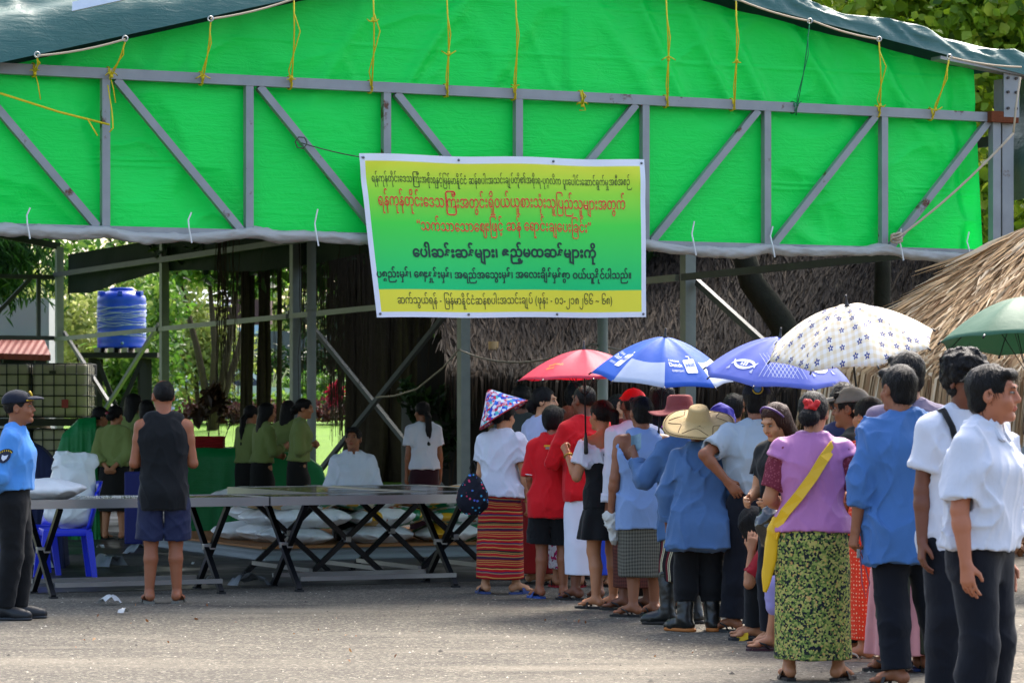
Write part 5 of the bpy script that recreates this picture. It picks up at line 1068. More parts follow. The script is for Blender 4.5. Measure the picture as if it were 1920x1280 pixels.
# ------------------------------------------------------------------ banner
def banner():
    onp = build_tarps.onp; TL, TR, BR, BL = onp(672, 288, -.14), onp(1209, 300, -.14), onp(1212, 595, -.20), onp(706, 595, -.20)
    def surf(s, t, off=0.0):   # s 0..1 left-right, t 0..1 bottom-top
        p = (BL*(1-s)+BR*s)*(1-t)+(TL*(1-s)+TR*s)*t
        w_ = .014*math.sin(s*9+t*2)*(1-t*.5)+.010*math.sin(s*3.5-t*5+1)+.012*math.exp(-((s+t-1.86)/.09)**2)*max(0, s-.6)*3-.012*math.exp(-((t-s-.83)/.07)**2)*max(0, .4-s)*3
        return p-E2*(w_+off)+Vector((0, 0, .006*math.sin(s*14)*(1 if t > .5 else .5)))
    V, F = grid(90, 50, lambda a, b_: surf(a, b_)); 
    b = NB('banner_print'); uv = b.attr('bv'); cc = b.ramp(uv, [(0, '#e8e8f2'), (.033, '#f2e640'), (.172, '#08cc76'), (.58, '#4ce44a'), (.78, '#a2e83c'), (.955, '#ece83c'), (.958, '#eeeef6')])
    r = cc.node.color_ramp; r.interpolation = 'LINEAR'
    for pos in (.034, .171): 
        e = r.elements.new(pos); e.color = (*lin('#f2e640'), 1)
    e = r.elements.new(.0325); e.color = (*lin('#e8e8f2'), 1)
    un = b.attr('bu'); edge = b.math('GREATER_THAN', b.math('ABSOLUTE', b.math('SUBTRACT', un, .5)), .4825); cc = b.mix(edge, cc, '#e8e8f2')
    o = npmesh('banner', V, F, b.fin(cc, .5, 0, .3, trans=.1)); tag(o, 'large yellow and green vinyl banner with red and black Burmese lines', 'banner')
    me = o.data; at = me.attributes.new('bv', 'FLOAT', 'POINT'); at.data.foreach_set('value', np.repeat(np.linspace(0, 1, 50), 90).astype(f32)); at = me.attributes.new('bu', 'FLOAT', 'POINT'); at.data.foreach_set('value', np.tile(np.linspace(0, 1, 90), 50).astype(f32))
    W_ = 1.0
    def fn(off): return lambda x, y: surf(x, y, off)
    blk = plain('print_black', '#16201a', .5, var=.02); red = plain('print_red', '#d8231a', .5, var=.02); halo = plain('print_halo', '#e8e86a', .5, var=.02); ink = plain('print_dark_green', '#12332c', .5, var=.02)
    def st(px, py):   # image point on the banner -> s, t
        s = .5; t = .5
        for _ in range(25):
            p = surf(s, t); X = CX+FPX*p.x/p.y; Y = HY-FPX*(p.z-CH)/p.y; s += (px-X)/530*.8; t += (Y-py)/300*.8
        return s, t
    rows = [('ရန်ကုန်တိုင်းဒေသကြီးအစိုးရနှင့်မြန်မာနိုင်ငံ ဆန်စပါးအသင်းချုပ်တို့၏အစိုးရ-ပုဂ္ဂလိက ပူးပေါင်းဆောင်ရွက်မှုအစီအစဉ်', (697, 341), (1181, 347), 20, blk, .0),
        ('ရန်ကုန်တိုင်းဒေသကြီးအတွင်းရှိဝယ်ယူစားသုံးသူပြည်သူများအတွက်', (709, 385), (1173, 392), 31, red, .006), ('\u201cသက်သာသောဈေးဖြင့် ဆန် ရောင်းချပေးခြင်း\u201d', (782, 431), (1109, 436), 28, red, .006),
        ('ပေါ်ဆန်းဆန်များ၊ ဧည့်မထဆန်များကို', (774, 481), (1118, 483), 27, ink, .034), ('ပစ္စည်းမှန်၊ ဈေးနှုန်းမှန်၊ အရည်အသွေးမှန်၊ အလေးချိန်မှန်စွာ ဝယ်ယူနိုင်ပါသည်။', (706, 520), (1184, 522), 19.5, ink, .026),
        ('ဆက်သွယ်ရန် - မြန်မာနိုင်ငံဆန်စပါးအသင်းချုပ် (ဖုန်း - ၀၁-၂၁၈၂၆၆ ~ ၆၈)', (745, 569), (1148, 570), 21, blk, .0)]
    for txt, a, c, hp, m, bold in rows:
        s0, t0 = st(*a); s1, t1 = st(*c); sc_ = hp/300.0
        f = lambda x, y, off=.004: surf(x, t0+(t1-t0)*(x-s0)/(s1-s0)+y, off)
        if m is red: lettering('lettering', txt, lambda x, y: f(x, y, .0025), halo, o, s1-s0, sc_*1.0, bold+.014, True, (s0+s1)/2, 0)
        lettering('lettering', txt, f, m, o, s1-s0, sc_, bold, True, (s0+s1)/2, 0)
    for s, t in ((.012, .975), (.34, .978), (.67, .978), (.988, .975), (.012, .022), (.33, .02), (.66, .02), (.988, .02)):
        mb = MB(); c = surf(s, t, .004); mb.tube([c, c-E2*.006], .011, 10); mb.build('grommet', plain('grommet', '#6d7076', .4, .6), o, True)
    mb = MB(); a = onp(565, 268, -.06); mb.tube(sag(a, surf(.012, .975), .01, 6), .005, 5); mb.tube([a+Vector((.05*math.cos(k), -.02, .05*math.sin(k))) for k in range(8)], .006, 5); tag(mb.build('tie_wire', plain('dark_wire', '#4a4f42', .6), None, True), 'thin dark wire from a truss brace to the upper left banner corner', 'wire')
banner()

# ------------------------------------------------------------------ umbrellas
def umbrella(label, apex, Rr, Hc, axis, m, lower=None, pattern=None, spin=0.0, shaft=.80, grip='#15130f', shaftc='#2a2a2c', decor=None, under=None, nrib=8):
    o = empty('umbrella', apex); tag(o, label, 'umbrella', 'open umbrellas above the queue'); M = Vector((0, 0, 1)).rotation_difference(Vector(axis).normalized()).to_matrix() @ Matrix.Rotation(spin, 3, 'Z')
    def sf(th, r, off=0.0):
        fr = ((th*nrib/(2*math.pi)) % 1.0); k = 1-abs(2*fr-1); k2 = math.sin(k*math.pi/2); RR = Rr*(1-.075*k2*r)
        z = -Hc*(r**1.75)-.02*k2*math.sin(r*math.pi)*1.0+.012*k2*r*r; p = Vector((RR*r*math.cos(th), RR*r*math.sin(th), z)); n = Vector((math.cos(th)*Hc*1.75*r/Rr, math.sin(th)*Hc*1.75*r/Rr, 1)).normalized()
        return M @ (p+n*off)
    na, nr = nrib*8, 14; V = []; F = []; mi = []
    for j in range(nr+1):
        for i in range(na): V.append(sf(2*math.pi*i/na, max(.012, j/nr)))
    for j in range(nr):
        for i in range(na):
            F.append((j*na+i, (j+1)*na+i, (j+1)*na+(i+1) % na, j*na+(i+1) % na)); mi.append(1 if (lower and (i//8) % 2 == lower[1] and j >= lower[2]) else 0)
    c = pymesh('canopy', V, F, m, o, True)
    if lower: c.data.materials.append(lower[0]); c.data.polygons.foreach_set('material_index', mi)
    sm = c.modifiers.new('thickness', 'SOLIDIFY'); sm.thickness = .003; sm.offset = -1
    dk = plain('umbrella_steel', shaftc, .4, .6)
    for i in range(nrib):
        th = 2*math.pi*i/nrib; mb = MB(); mb.tube([sf(th, r, -.006) for r in (.03, .3, .6, .85, 1.0)], .0028, 5); mb.tube([sf(th, .48, -.008), M@Vector((0, 0, -Hc*1.55))], .0025, 4); mb.tube([sf(th, .99), sf(th, 1.03)], .006, 6); mb.build('rib', dk, o, True)
    mb = MB(); mb.tube([M@Vector((0, 0, .055)), M@Vector((0, 0, -.02)), M@Vector((0, 0, -shaft))], [.004, .0065, .0065], 8); mb.build('shaft', dk, o, True)
    mb = MB(); mb.lathe((0, 0, 0), [(.022, -.008), (.010, .01), (.006, .05), (.008, .06), (.005, .066)], 10); mb.v = [M@q for q in mb.v]; mb.build('tip', plain('umbrella_tip', '#3a3a3e', .4, .5), o, True)
    mb = MB(); mb.lathe((0, 0, -shaft-.10), [(.010, -.02), (.017, -.01), (.015, .03), (.016, .07), (.011, .11), (.009, .14)], 10); mb.v = [M@q for q in mb.v]; mb.build('handle', plain('umbrella_grip', grip, .5), o, True)
    if decor: decor(c, sf, M)
    return o
def on_panel(sf, th0, r0, Rr, Hc, off=.004):
    sl = math.hypot(Rr, Hc*1.3)
    return lambda x, y: sf(th0+x/(Rr*max(.12, r0-y/sl)), r0-y/sl, off)
def ufab(name, col, tr=.35):
    b = NB(name); c = lin(col); n = b.noise(b.co(), 4, 3); b.bump(b.noise(b.mapv(b.co(), (1, 1, 1)), 14, 3, .6), .25, .01); return b.fin(b.mix(n, tuple(x*.95 for x in c), tuple(min(1, x*1.05) for x in c)), .55, 0, .3, trans=tr)
def umbrellas():
    white = plain('white_print', '#e6e8ee', .5, var=.02)
    def dec_red(c, sf, M):
        f = on_panel(sf, R(-139), .72, .5, .23); y = plain('yellow_print', '#f0b020', .5, var=.02)
        lettering('lettering', 'ရွှေဆန်ကောင်း', f, y, c, .15, .030, .01, True, 0, .025); lettering('lettering', 'ထွန်းသစ်', f, y, c, .09, .028, .01, True, -.01, -.03)
    umbrella('plain red umbrella with small yellow Burmese writing, leftmost in the queue', P(1095, 655, 22.2), .50, .225, (-.02, .0, 1), ufab('red_umbrella', '#f0566e', .5), spin=R(6), shaft=.66, decor=dec_red)
    def dec_blue(c, sf, M):
        for th in (R(-67.5), R(-157.5)):
            f = on_panel(sf, th, .72, .5, .25)
            lettering('lettering', 'I DRINK', f, white, c, .085, .030, .01, False, -.055, .060); lettering('lettering', 'Dutch', f, white, c, .10, .052, .022, False, -.055, .012); lettering('lettering', 'EVERYDAY', f, white, c, .095, .026, .01, False, -.05, -.038)
            v = []; F = []; pts = [(.02, -.05), (.095, -.05), (.10, -.04), (.10, .075), (.094, .085), (.02, .085), (.014, .075), (.014, -.04)]; pymesh('carton_print', [f(x, y) for x, y in pts]+[f(.06, .02)], [(k, (k+1) % 8, 8) for k in range(8)], white, c)
            pymesh('straw_print', [f(x, y) for x, y in ((.066, .085), (.074, .085), (.074, .115), (.05, .125), (.048, .118), (.066, .109))], [(0, 1, 2, 3, 4, 5)], white, c)
            g = on_panel(sf, th, .72, .5, .25, .006); lettering('lettering', 'Mill', g, plain('blue_print', '#2a58b8', .5, var=.02), c, .07, .05, .02, False, .057, .012)
    um = umbrella('blue and white umbrella with a drink carton printed on it', P(1247, 632, 21.4), .515, .29, (.06, -.16, 1), ufab('blue_umbrella', '#4076d8', .45), lower=(ufab('white_umbrella_cloth', '#cdd6e6'), 1, 9), spin=R(-1), shaft=.72, decor=dec_blue)
    def arcs(c, sf, th, k=1):
        f = on_panel(sf, th, .72, .5, .24)
        for sg in (-1, 1):
            V = []; F = []; n = 14
            for i in range(n+1):
                a = R(-75+150*i/n); w_ = .004+.012*math.sin(math.pi*i/n); rr = .115
                for e in (-1, 1):
                    x = sg*(-.062+ (rr+e*w_)*math.cos(a)*1.0-.0); y = (rr+e*w_)*math.sin(a)*.72; V.append(f(y*1.25, -x*.75))
            F = [(2*i, 2*i+1, 2*i+3, 2*i+2) for i in range(n)]; pymesh('arc_print', V, F, white, c)
        for j in range(3):
            x = -.028+j*.020; h = .014+.013*j; pymesh('bar_print', [f(x, -.014), f(x+.013, -.014), f(x+.013-.006, h), f(x-.006, h)], [(0, 1, 2, 3)], white, c)
        lettering('lettering', 'adidas', f, white, c, .05, .016, .02, False, 0, -.032)
        for sg in (-1, 1):
            for j, (a, b_) in enumerate(((-.09, .05), (-.09, .02))): pymesh('tail_print', [f(sg*.088, a*.5-.02), f(sg*.115, a*.5-.03), f(sg*.10, a*.5+.012)], [(0, 1, 2)], white, c)
    def dec_lav(c, sf, M):
        arcs(c, sf, R(-157.5)); arcs(c, sf, R(-67.5))
        f = on_panel(sf, R(-112.5), .68, .5, .24, .0035); V = []; F = []
        for k in range(9):
            for sg in (-1, 1):
                x0 = -.11+k*.0275; n = len(V)
                for i in range(6):
                    x = x0+sg*i*.02-sg*.05; y = -.11+i*.045; V += [f(x-.0012, y), f(x+.0012, y)]
                F += [(n+2*i, n+2*i+1, n+2*i+3, n+2*i+2) for i in range(5)]
        pymesh('lattice_print', V, F, white, c)
    umbrella('lavender-blue umbrella with white curved sport emblems', P(1463, 632, 20.2), .515, .27, (.06, -.18, 1), ufab('lavender_umbrella', '#7a88dc', .45), spin=R(22.5), shaft=.66, decor=dec_lav)
    b = NB('flower_check'); v = b.co(); s = b.sep(v); k = lambda a, f: b.math('GREATER_THAN', b.math('SINE', b.math('MULTIPLY', a, f)), 0.0)
    chk = b.math('MULTIPLY', b.math('ADD', k(s[0], 165), k(s[1], 165)), .5); cc = b.mix(chk, '#f4eee4', '#ead9b4')
    vd = b.node('ShaderNodeTexVoronoi'); vd.inputs['Scale'].default_value = 13; vd.inputs['Randomness'].default_value = .55; b.L(b.mapv(v, (1, 1, .25)), vd.inputs['Vector'])
    dl = b.node('ShaderNodeVectorMath', operation='SUBTRACT'); b.L(b.mapv(v, (13, 13, 3.25)), dl.inputs[0]); vs = b.node('ShaderNodeVectorMath', operation='SCALE'); b.L(vd.outputs['Position'], vs.inputs[0]); vs.inputs['Scale'].default_value = 13.0; b.L(vs.outputs[0], dl.inputs[1])
    d3 = b.sep(dl.outputs[0]); ang = b.math('ARCTAN2', d3[1], d3[0]); rad = b.math('SQRT', b.math('ADD', b.math('MULTIPLY', d3[0], d3[0]), b.math('MULTIPLY', d3[1], d3[1])))
    pet = b.math('ADD', .16, b.math('MULTIPLY', b.math('SINE', b.math('MULTIPLY', ang, 5)), .06)); ins = b.math('LESS_THAN', rad, pet); cor = b.math('LESS_THAN', rad, .055); fl = b.math('SUBTRACT', ins, cor)
    cc = b.mix(fl, cc, '#2c3a86'); my = b.fin(cc, .6, 0, .3, trans=.3)
    umbrella('cream checked umbrella sprinkled with small blue flowers', P(1588, 573, 17.9), .515, .25, (-.15, -.30, 1), my, spin=R(10), shaft=.72, grip='#b9b9b4', shaftc='#3a3a3c')
    umbrella('plain dark green umbrella cut off by the right frame edge', P(1925, 556, 15.8), .47, .26, (.02, .10, 1), ufab('green_umbrella', '#4c7a5e', .4), spin=R(8), shaft=.62)
umbrellas()

# ------------------------------------------------------------------ tables, platform, sacks, chairs, clutter
RZ = math.atan2(.4244, .9055)
def furniture():
    b = NB('black_granite'); n = b.noise(b.co(), 2.5, 4); gt = b.fin(b.mix(n, '#0b0d0c', '#191c1a'), b.ramp(n, [(.3, .06), (.7, .2)]), 0, .6)
    st = NB('stainless'); st.bump(st.noise(st.mapv(st.co(), (.3, 8, 8)), 30, 2), .1, .004); rim = st.fin(st.mix(st.noise(st.co(), 3, 4), '#8a8a88', '#a9a8a4'), .3, .75, .5)
    lg = plain('leg_steel', '#26272a', .3, .7, .5, .3, 5); lp = plain('leg_steel_pale', '#8f8f8c', .35, .7, .5, .2, 5)
    def table(label, corner, rz, L=2.06, D=.88):
        o = empty('folding_table', corner, rz); tag(o, label, 'table', 'steel folding tables under the shed front'); mb = MB(); mb.bbox((L/2, D/2, .762), (L-.05, D-.05, .03), .006); mb.build('table_top', gt, o)
        mb = MB()
        for y in (.012, D-.012): mb.bar((0, y, .745), (L, y, .745), .024, .072)
        for x in (.012, L-.012): mb.bar((x, .024, .745), (x, D-.024, .745), .024, .072)
        mb.build('rim', rim, o)
        for x in (.30, L-.36):
            for k, (y0, y1) in enumerate(((.06, D-.06), (D-.06, .06))):
                mb = MB(); xx = x+.028*(k*2-1); mb.bar((xx, y0, .012), (xx, y1, .71), .042, .042, (1, 0, 0)); le = mb.build('leg', lg, o); mb = MB(); mb.box((xx, y0, .008), (.06, .06, .016)); mb.build('foot', plain('rubber_foot', '#1c1c1c', .8), le)
            mb = MB(); mb.bbox((x, D/2, .365), (.11, .05, .05), .006); mb.build('pivot', lp, o)
        for y in (.12, D-.12): mb = MB(); mb.bar((.30, y, .10), (L-.36, y, .10), .03, .036); mb.build('stretcher', lp, o)
        return o
    A = Vector((-3.84, 23.35, 0)); B_ = A+E1*2.075
    table('steel table with a black top, nearest the guard, carrying a white sack', A, RZ); table('steel table with a black top beside the woman in the floral hat', B_, RZ)
    c = B_+E1*.72+E2*.96; table('steel table set endways behind the one beside the woman in the floral hat', c+E1*.9, RZ+R(90), 2.1, .9)
    c2 = B_+E1*1.75+E2*.98; table('steel table set endways, furthest right, behind the front tables', c2+E1*.9, RZ+R(90), 2.1, .9)
    # platform
    Cn = G(497, 29.2); pl = empty('platform', Cn, RZ); tag(pl, 'low platform of grey boards with a brown plywood top under the rice sacks', 'platform')
    mb = MB(); mb.box((2.7, 1.9, .135), (5.5, 3.9, .022)); mb.build('top_sheet', plain('plywood', '#8a5a30', .7, 0, .3, .25, 4), pl)
    b = NB('grey_boards'); v = b.co(); cc = b.mix(b.noise(b.mapv(v, (.6, .6, 6)), 3, 4), '#5f6668', '#8b9294'); b.bump(b.math('SINE', b.math('MULTIPLY', b.sep(v)[2], 95)), .4, .01); mb = MB(); mb.box((2.7, 1.9, .062), (5.4, 3.8, .12)); mb.build('board_sides', b.fin(cc, .8), pl)
    # sacks
    def sackmesh(seed, sx=.41, sy=.29, sz=.105):
        b = SDF(); 
        def fn(X, Y, Z):
            a = sx*(1-.10*(np.abs(Y)/sy)**2); c = sy*(1-.14*(np.abs(X)/sx)**3); e = sz*(1-.55*np.clip(np.abs(X)/sx, 0, 1)**3)*(1-.25*np.clip(np.abs(Y)/sy, 0, 1)**3)
            return (((np.abs(X)/a)**5+(np.abs(Y)/c)**4)**.5*1.0+(np.abs(Z)/e)**2.2)**.45*sz-sz
        b.add(fn, (-sx, -sy, -sz), (sx, sy, sz), .01); V, F = b.mesh(.013, fold=folds(.010, seed, 6, 9)); V[:, 2] += sz-.012; return V, F
    b = NB('printed_sack'); v = b.co(); s = b.sep(v); ax_ = b.math('ABSOLUTE', s[0]); n = b.noise(v, 6, 3)
    w0 = b.math('ADD', ax_, b.math('MULTIPLY', b.math('SUBTRACT', n, .5), .10)); white_ = b.mix(n, '#c4c3bd', '#dedcd6'); gold = b.math('MULTIPLY', b.math('GREATER_THAN', w0, .20), b.math('LESS_THAN', w0, .30)); cc = b.mix(gold, white_, '#c8921c')
    dg = b.math('ADD', b.math('MULTIPLY', s[0], 1.0), b.math('MULTIPLY', s[1], 1.6)); gr = b.math('MULTIPLY', b.math('GREATER_THAN', b.math('SINE', b.math('MULTIPLY', dg, 9)), .62), b.math('GREATER_THAN', n, .42)); cc = b.mix(gr, cc, '#0f6a40')
    fl = b.math('LESS_THAN', b.vor(v, 7, 'Distance'), .22); cc = b.mix(b.math('MULTIPLY', fl, b.math('LESS_THAN', ax_, .15)), cc, '#a34a1c'); b.bump(b.noise(v, 26, 3), .3, .01); mp = b.fin(cc, .32, 0, .5)
    mw = plain('woven_white', '#d6d6d3', .45, 0, .4, .08, 5, 60, .2); mq = plain('clear_wrap', '#bcbebd', .18, 0, .7, .2, 8, 18, .7)
    meshes = [npmesh('rice_sack', *sackmesh(k), mp) for k in range(4)]+[npmesh('rice_sack', *sackmesh(5+k), mw) for k in range(2)]+[npmesh('rice_sack', *sackmesh(8, .36, .25, .10), mq)]
    used = set(); g = random.Random(2); ords = ['first', 'second', 'third', 'fourth', 'fifth', 'sixth']; lay = ['bottom', 'middle', 'top']
    def put(k, loc, rz, label, group='rice sacks on the platform', tilt=0):
        o = meshes[k] if k not in used else meshes[k].copy()
        if k in used: COL.objects.link(o)
        used.add(k); o.location = loc; o.rotation_euler = (0, tilt, rz); tag(o, label, 'sack', group)
    M2 = Matrix.Rotation(RZ, 3, 'Z'); back = ['front', 'second', 'third']
    for lz in range(3):
        for j in range(3):
            for i in range(6):
                if not (j == 0 or i == 0 or lz == 2): continue
                k = g.choice([0, 1, 2, 3]) if i > 0 or lz == 2 else g.choice([4, 5]); 
                if j == 0 and lz == 0 and i in (0, 1): k = 6
                nm = {0: 'printed', 1: 'printed', 2: 'printed', 3: 'printed', 4: 'plain white', 5: 'plain white', 6: 'clear-wrapped'}[k]
                p = Vector((.48+i*.84+g.uniform(-.05, .05)+.1*(lz % 2), .36+j*.62+g.uniform(-.04, .04), .146+lz*.172)); put(k, Cn+M2@p, RZ+g.uniform(-.12, .12)+(math.pi if g.random() < .5 else 0), f'{nm} rice sack, {ords[i]} along the {back[j]} row, {lay[lz]} layer', tilt=g.uniform(-.06, .06))
    # blue chairs
    bp = plain('blue_chair_plastic', '#1b2fc4', .35, 0, .5, .06)
    def chair(label, p, rz):
        o = empty('plastic_chair', p, rz); tag(o, label, 'chair', 'blue plastic chairs'); mb = MB(); mb.bbox((0, 0, .43), (.42, .42, .03), .012); mb.bbox((0, -.20, .405), (.40, .02, .05), .006); mb.bbox((.20, 0, .405), (.02, .38, .05), .006); mb.bbox((-.20, 0, .405), (.02, .38, .05), .006); mb.build('seat', bp, o, True)
        for sx in (-1, 1):
            for sy in (-1, 1):
                mb = MB(); a = Vector((sx*.185, sy*.185, .42)); e = Vector((sx*.225, sy*.235, 0)); d = (e-a); q = [a+Vector((x*.03, y*.03, 0)) for x, y in ((-1, -1), (1, -1), (1, 1), (-1, 1))]+[e+Vector((x*.022, y*.022, 0)) for x, y in ((-1, -1), (1, -1), (1, 1), (-1, 1))]; mb.add(q, [(3,2,1,0),(4,5,6,7),(0,1,5,4),(1,2,6,5),(2,3,7,6),(3,0,4,7)]); mb.build('leg', bp, o)
        V, F = grid(12, 10, lambda a, b_: Vector(((a-.5)*(.42+.04*math.sin(b_*3)), .21+.10*b_+.06*(1-4*(a-.5)**2)*0-.05*(2*a-1)**2, .44+.42*b_-.05*(2*a-1)**4*(b_ > .8)))); bk = pymesh('backrest', V, F, bp, o, True); sm = bk.modifiers.new('thickness', 'SOLIDIFY'); sm.thickness = .02
        return o
    chair('blue plastic chair holding an upright white sack behind the first table', G(122, 26.3), R(-75)); chair('second blue plastic chair, mostly hidden behind the guard', G(52, 26.9), R(-70)); chair('blue plastic chair under the seated man', G(662, 30.7), R(15)) if False else None
    # white sacks: upright on the chair, lying on the table
    b = SDF(); b.loft(V3(0, 0, 0), np.eye(3, dtype=f32), [(0, .05, .05, 0), (.04, .15, .12, 0), (.15, .20, .165, 0), (.36, .205, .16, 0), (.52, .17, .12, 0), (.60, .15, .07, .02), (.66, .16, .05, .04)], .02, 2.3); b.cone((-.1, .0, .58), (.15, .02, .60), .055, .06, .03)
    V, F = b.mesh(.010, fold=folds(.02, 4, 6, 5)); o = npmesh('white_sack', V, F, mw); o.location = G(128, 26.25, .445); o.rotation_euler = (0, R(6), R(20)); tag(o, 'white woven sack standing upright on the blue chair', 'sack')
    V, F = sackmesh(17, .30, .22, .085); o = npmesh('white_sack', V, F, mw); o.location = A+E1*.28+E2*.28+Vector((0, 0, .778)); o.rotation_euler = (0, R(-2), RZ-.1); tag(o, 'white woven sack lying on the left end of the front table', 'sack')
    # rice grains spilled on the table top
    V = []; F = []
    for k in range(170):
        p = A+E1*g.uniform(.55, 1.15)+E2*g.uniform(.15, .78)+Vector((0, 0, .782)); d = Vector((g.uniform(-1, 1), g.uniform(-1, 1), 0)).normalized()*.008; s = d.cross(Vector((0, 0, 1)))*.45; n = len(V); V += [p-d, p+s, p+d, p-s, p+Vector((0, 0, .006)), p-Vector((0, 0, .003))]; F += [(n, n+1, n+4), (n+1, n+2, n+4), (n+2, n+3, n+4), (n+3, n, n+4), (n+1, n, n+5), (n+2, n+1, n+5), (n+3, n+2, n+5), (n, n+3, n+5)]
    pymesh('rice_grains', V, F, plain('rice', '#cfcabb', .6))['kind'] = 'stuff'
    # draped things at the back
    gt2 = tarp_mat('green_drape', '#0b7a3c', 0, .45, bst=.5)
    def drape(name, label, base, prof, m, w_, dp, rz=0, seed=0):
        g_ = np.random.default_rng(seed); nu, nv = 48, 40; V = []
        for j in range(nv):
            t = j/(nv-1)*2-1
            for i in range(nu):
                a = i/(nu-1); zt = float(np.interp(a, [q[0] for q in prof], [q[1] for q in prof])); k = max(0, abs(t)-.45)/.55; e = max(0, abs(2*a-1)-.86)/.14
                z = zt*(1-min(1, max(k**.8, e**.8))); yy = t*.45*dp/.45 if abs(t) < .45 else math.copysign(dp*(.45+.10*k), t); fo = .05*math.sin(a*23+seed)*k+.03*math.sin(a*51)*k; V.append((w_*(a-.5), yy+math.copysign(fo, t), z+.025*wr(a*6, t*2, seed)*(1-k)))
        F = [(j*nu+i, j*nu+i+1, (j+1)*nu+i+1, (j+1)*nu+i) for j in range(nv-1) for i in range(nu-1)]; o = npmesh(name, V, F, m); o.location = base; o.rotation_euler = (0, 0, rz); tag(o, label, 'cover')
    drape('green_cover', 'green sheet draped over the long table behind the tank-top man', G(470, 36.5), [(0, .98), (.1, 1.0), (.55, 1.0), (.62, .95), (.8, .95), (1, .62)], gt2, 2.1, 1.0, R(4), 3)
    drape('green_cover', 'green sheet draped over a tall heap left of the women in green', G(138, 34.5), [(0, .6), (.3, 1.18), (.6, 1.36), (.9, 1.38), (1, 1.3)], gt2, .62, .9, R(8), 5)
    drape('navy_cover', 'dark navy sheet draped over a heap right behind the guard', G(72, 28.2), [(0, 1.0), (.3, 1.18), (.6, 1.1), (.85, .95), (1, .6)], plain('navy_sheet', '#0e1638', .8, bs=8), .55, .6, R(5), 9)
    mb = MB(); 
    for k in range(4): mb.bbox((0+.01*k, 0, .03+.035*k), (.42-.02*k, .3, .04), .015)
    o = mb.build('folded_cloth', cloth('#8e1414', 'red_cloth'), None, True); o.location = G(388, 36.3, 1.005); tag(o, 'stack of folded red cloth on the green covered table', 'cloth')
    mb = MB(); mb.bbox((0, 0, .40), (.20, .2, .80), .02); o = mb.build('blue_crate', plain('blue_crate', '#0b1560', .6), None); o.location = G(252, 33.0); tag(o, 'narrow dark blue plastic box behind the tank-top man', 'box')
    # litter
    wm = plain('white_scrap', '#b9b9b5', .5, 0, .4, .1, 9)
    for n, (px, py, sx, lab) in enumerate(((205, 1134, .22, 'twisted white plastic strip on the tarmac left of the tank-top man'), (232, 1152, .12, 'small flat white scrap on the tarmac below the first table'), (188, 1029, .12, 'small white scrap on the dark floor beside the blue chair'), (262, 1040, .34, 'crumpled clear bag on the dark floor behind the tank-top man'), (205, 1064, .42, 'torn clear sheet on the floor right of the blue chair'), (60, 1066, .5, 'torn pale sheet on the floor under the first table'), (470, 1100, .38, 'clear plastic bag on the floor under the table joint'), (362, 1060, .07, 'tiny white scrap under the first table near its right legs'), (400, 1092, .16, 'white plastic scrap beside the front foot of the first table'))):
        V, F = grid(9, 7, lambda a, b_: Vector(((a-.5)*sx*(1-.35*wr(b_*3, n, 2)), (b_-.5)*sx*.5*(1-.4*wr(a*3, n, 5)), .012+.30*sx*wr(a*2.6+n, b_*2.4, n*1.3)*(1-abs(2*a-1)**3)))); o = pymesh('plastic_scrap', V, F, wm if n in (0, 1, 2, 7, 8) else plain('clear_sheet', '#84898c', .25, 0, .6, .2, 6), None, True); o.location = G(px, gd(py), .006); o.rotation_euler = (0, 0, n*1.1); tag(o, lab, 'litter', 'plastic litter on the ground')
furniture()
def grit():
    g = np.random.default_rng(8); n = 1500; d = g.uniform(15.5, 24.5, n); px = g.uniform(-40, 1960, n); X = (px-CX)*d/FPX; r = g.uniform(.003, .010, n)*(1+(g.random(n) < .04)*1.3); a = g.random(n)*6.28; V = []; F = []
    base = np.stack([X, d, np.full(n, .002)], 1); off = np.array([(1, 0, .1), (.1, .9, 0), (-.9, .2, .1), (-.2, -1, 0), (.1, 0, .7)]); c, s_ = np.cos(a), np.sin(a)
    R0 = np.stack([off[None, :, 0]*c[:, None]-off[None, :, 1]*s_[:, None], off[None, :, 0]*s_[:, None]+off[None, :, 1]*c[:, None], np.repeat(off[None, :, 2], n, 0)], -1)*r[:, None, None]
    V = (base[:, None]+R0).reshape(-1, 3); b0 = (np.arange(n)*5)[:, None]; F = np.concatenate([b0+np.array([[0, 1, 4]]), b0+np.array([[1, 2, 4]]), b0+np.array([[2, 3, 4]]), b0+np.array([[3, 0, 4]])]); t = np.tile(g.random(n), 4)
    b = NB('grit'); o = npmesh('gravel', V, F, b.fin(b.ramp(b.attr('tint'), [(0, '#2a2723'), (.5, '#6a645a'), (.9, '#a8a08e'), (1, '#c8c2b4')]), .9), None, False, t); o['kind'] = 'stuff'
    for k, (px_, py) in enumerate(((1050, 1168), (640, 1190), (380, 1166), (1290, 1232), (150, 1210), (820, 1245))): leaves('dry_leaf_litter', [((G(px_, gd(py)).x, gd(py), .01), (.6, .5, .006), 1)], 7, .026, leafm('dry_leaf', '#4d2d1a', '#8a5a36', '#b58a5c', .2), None, seed=60+k)['kind'] = 'stuff'
grit()

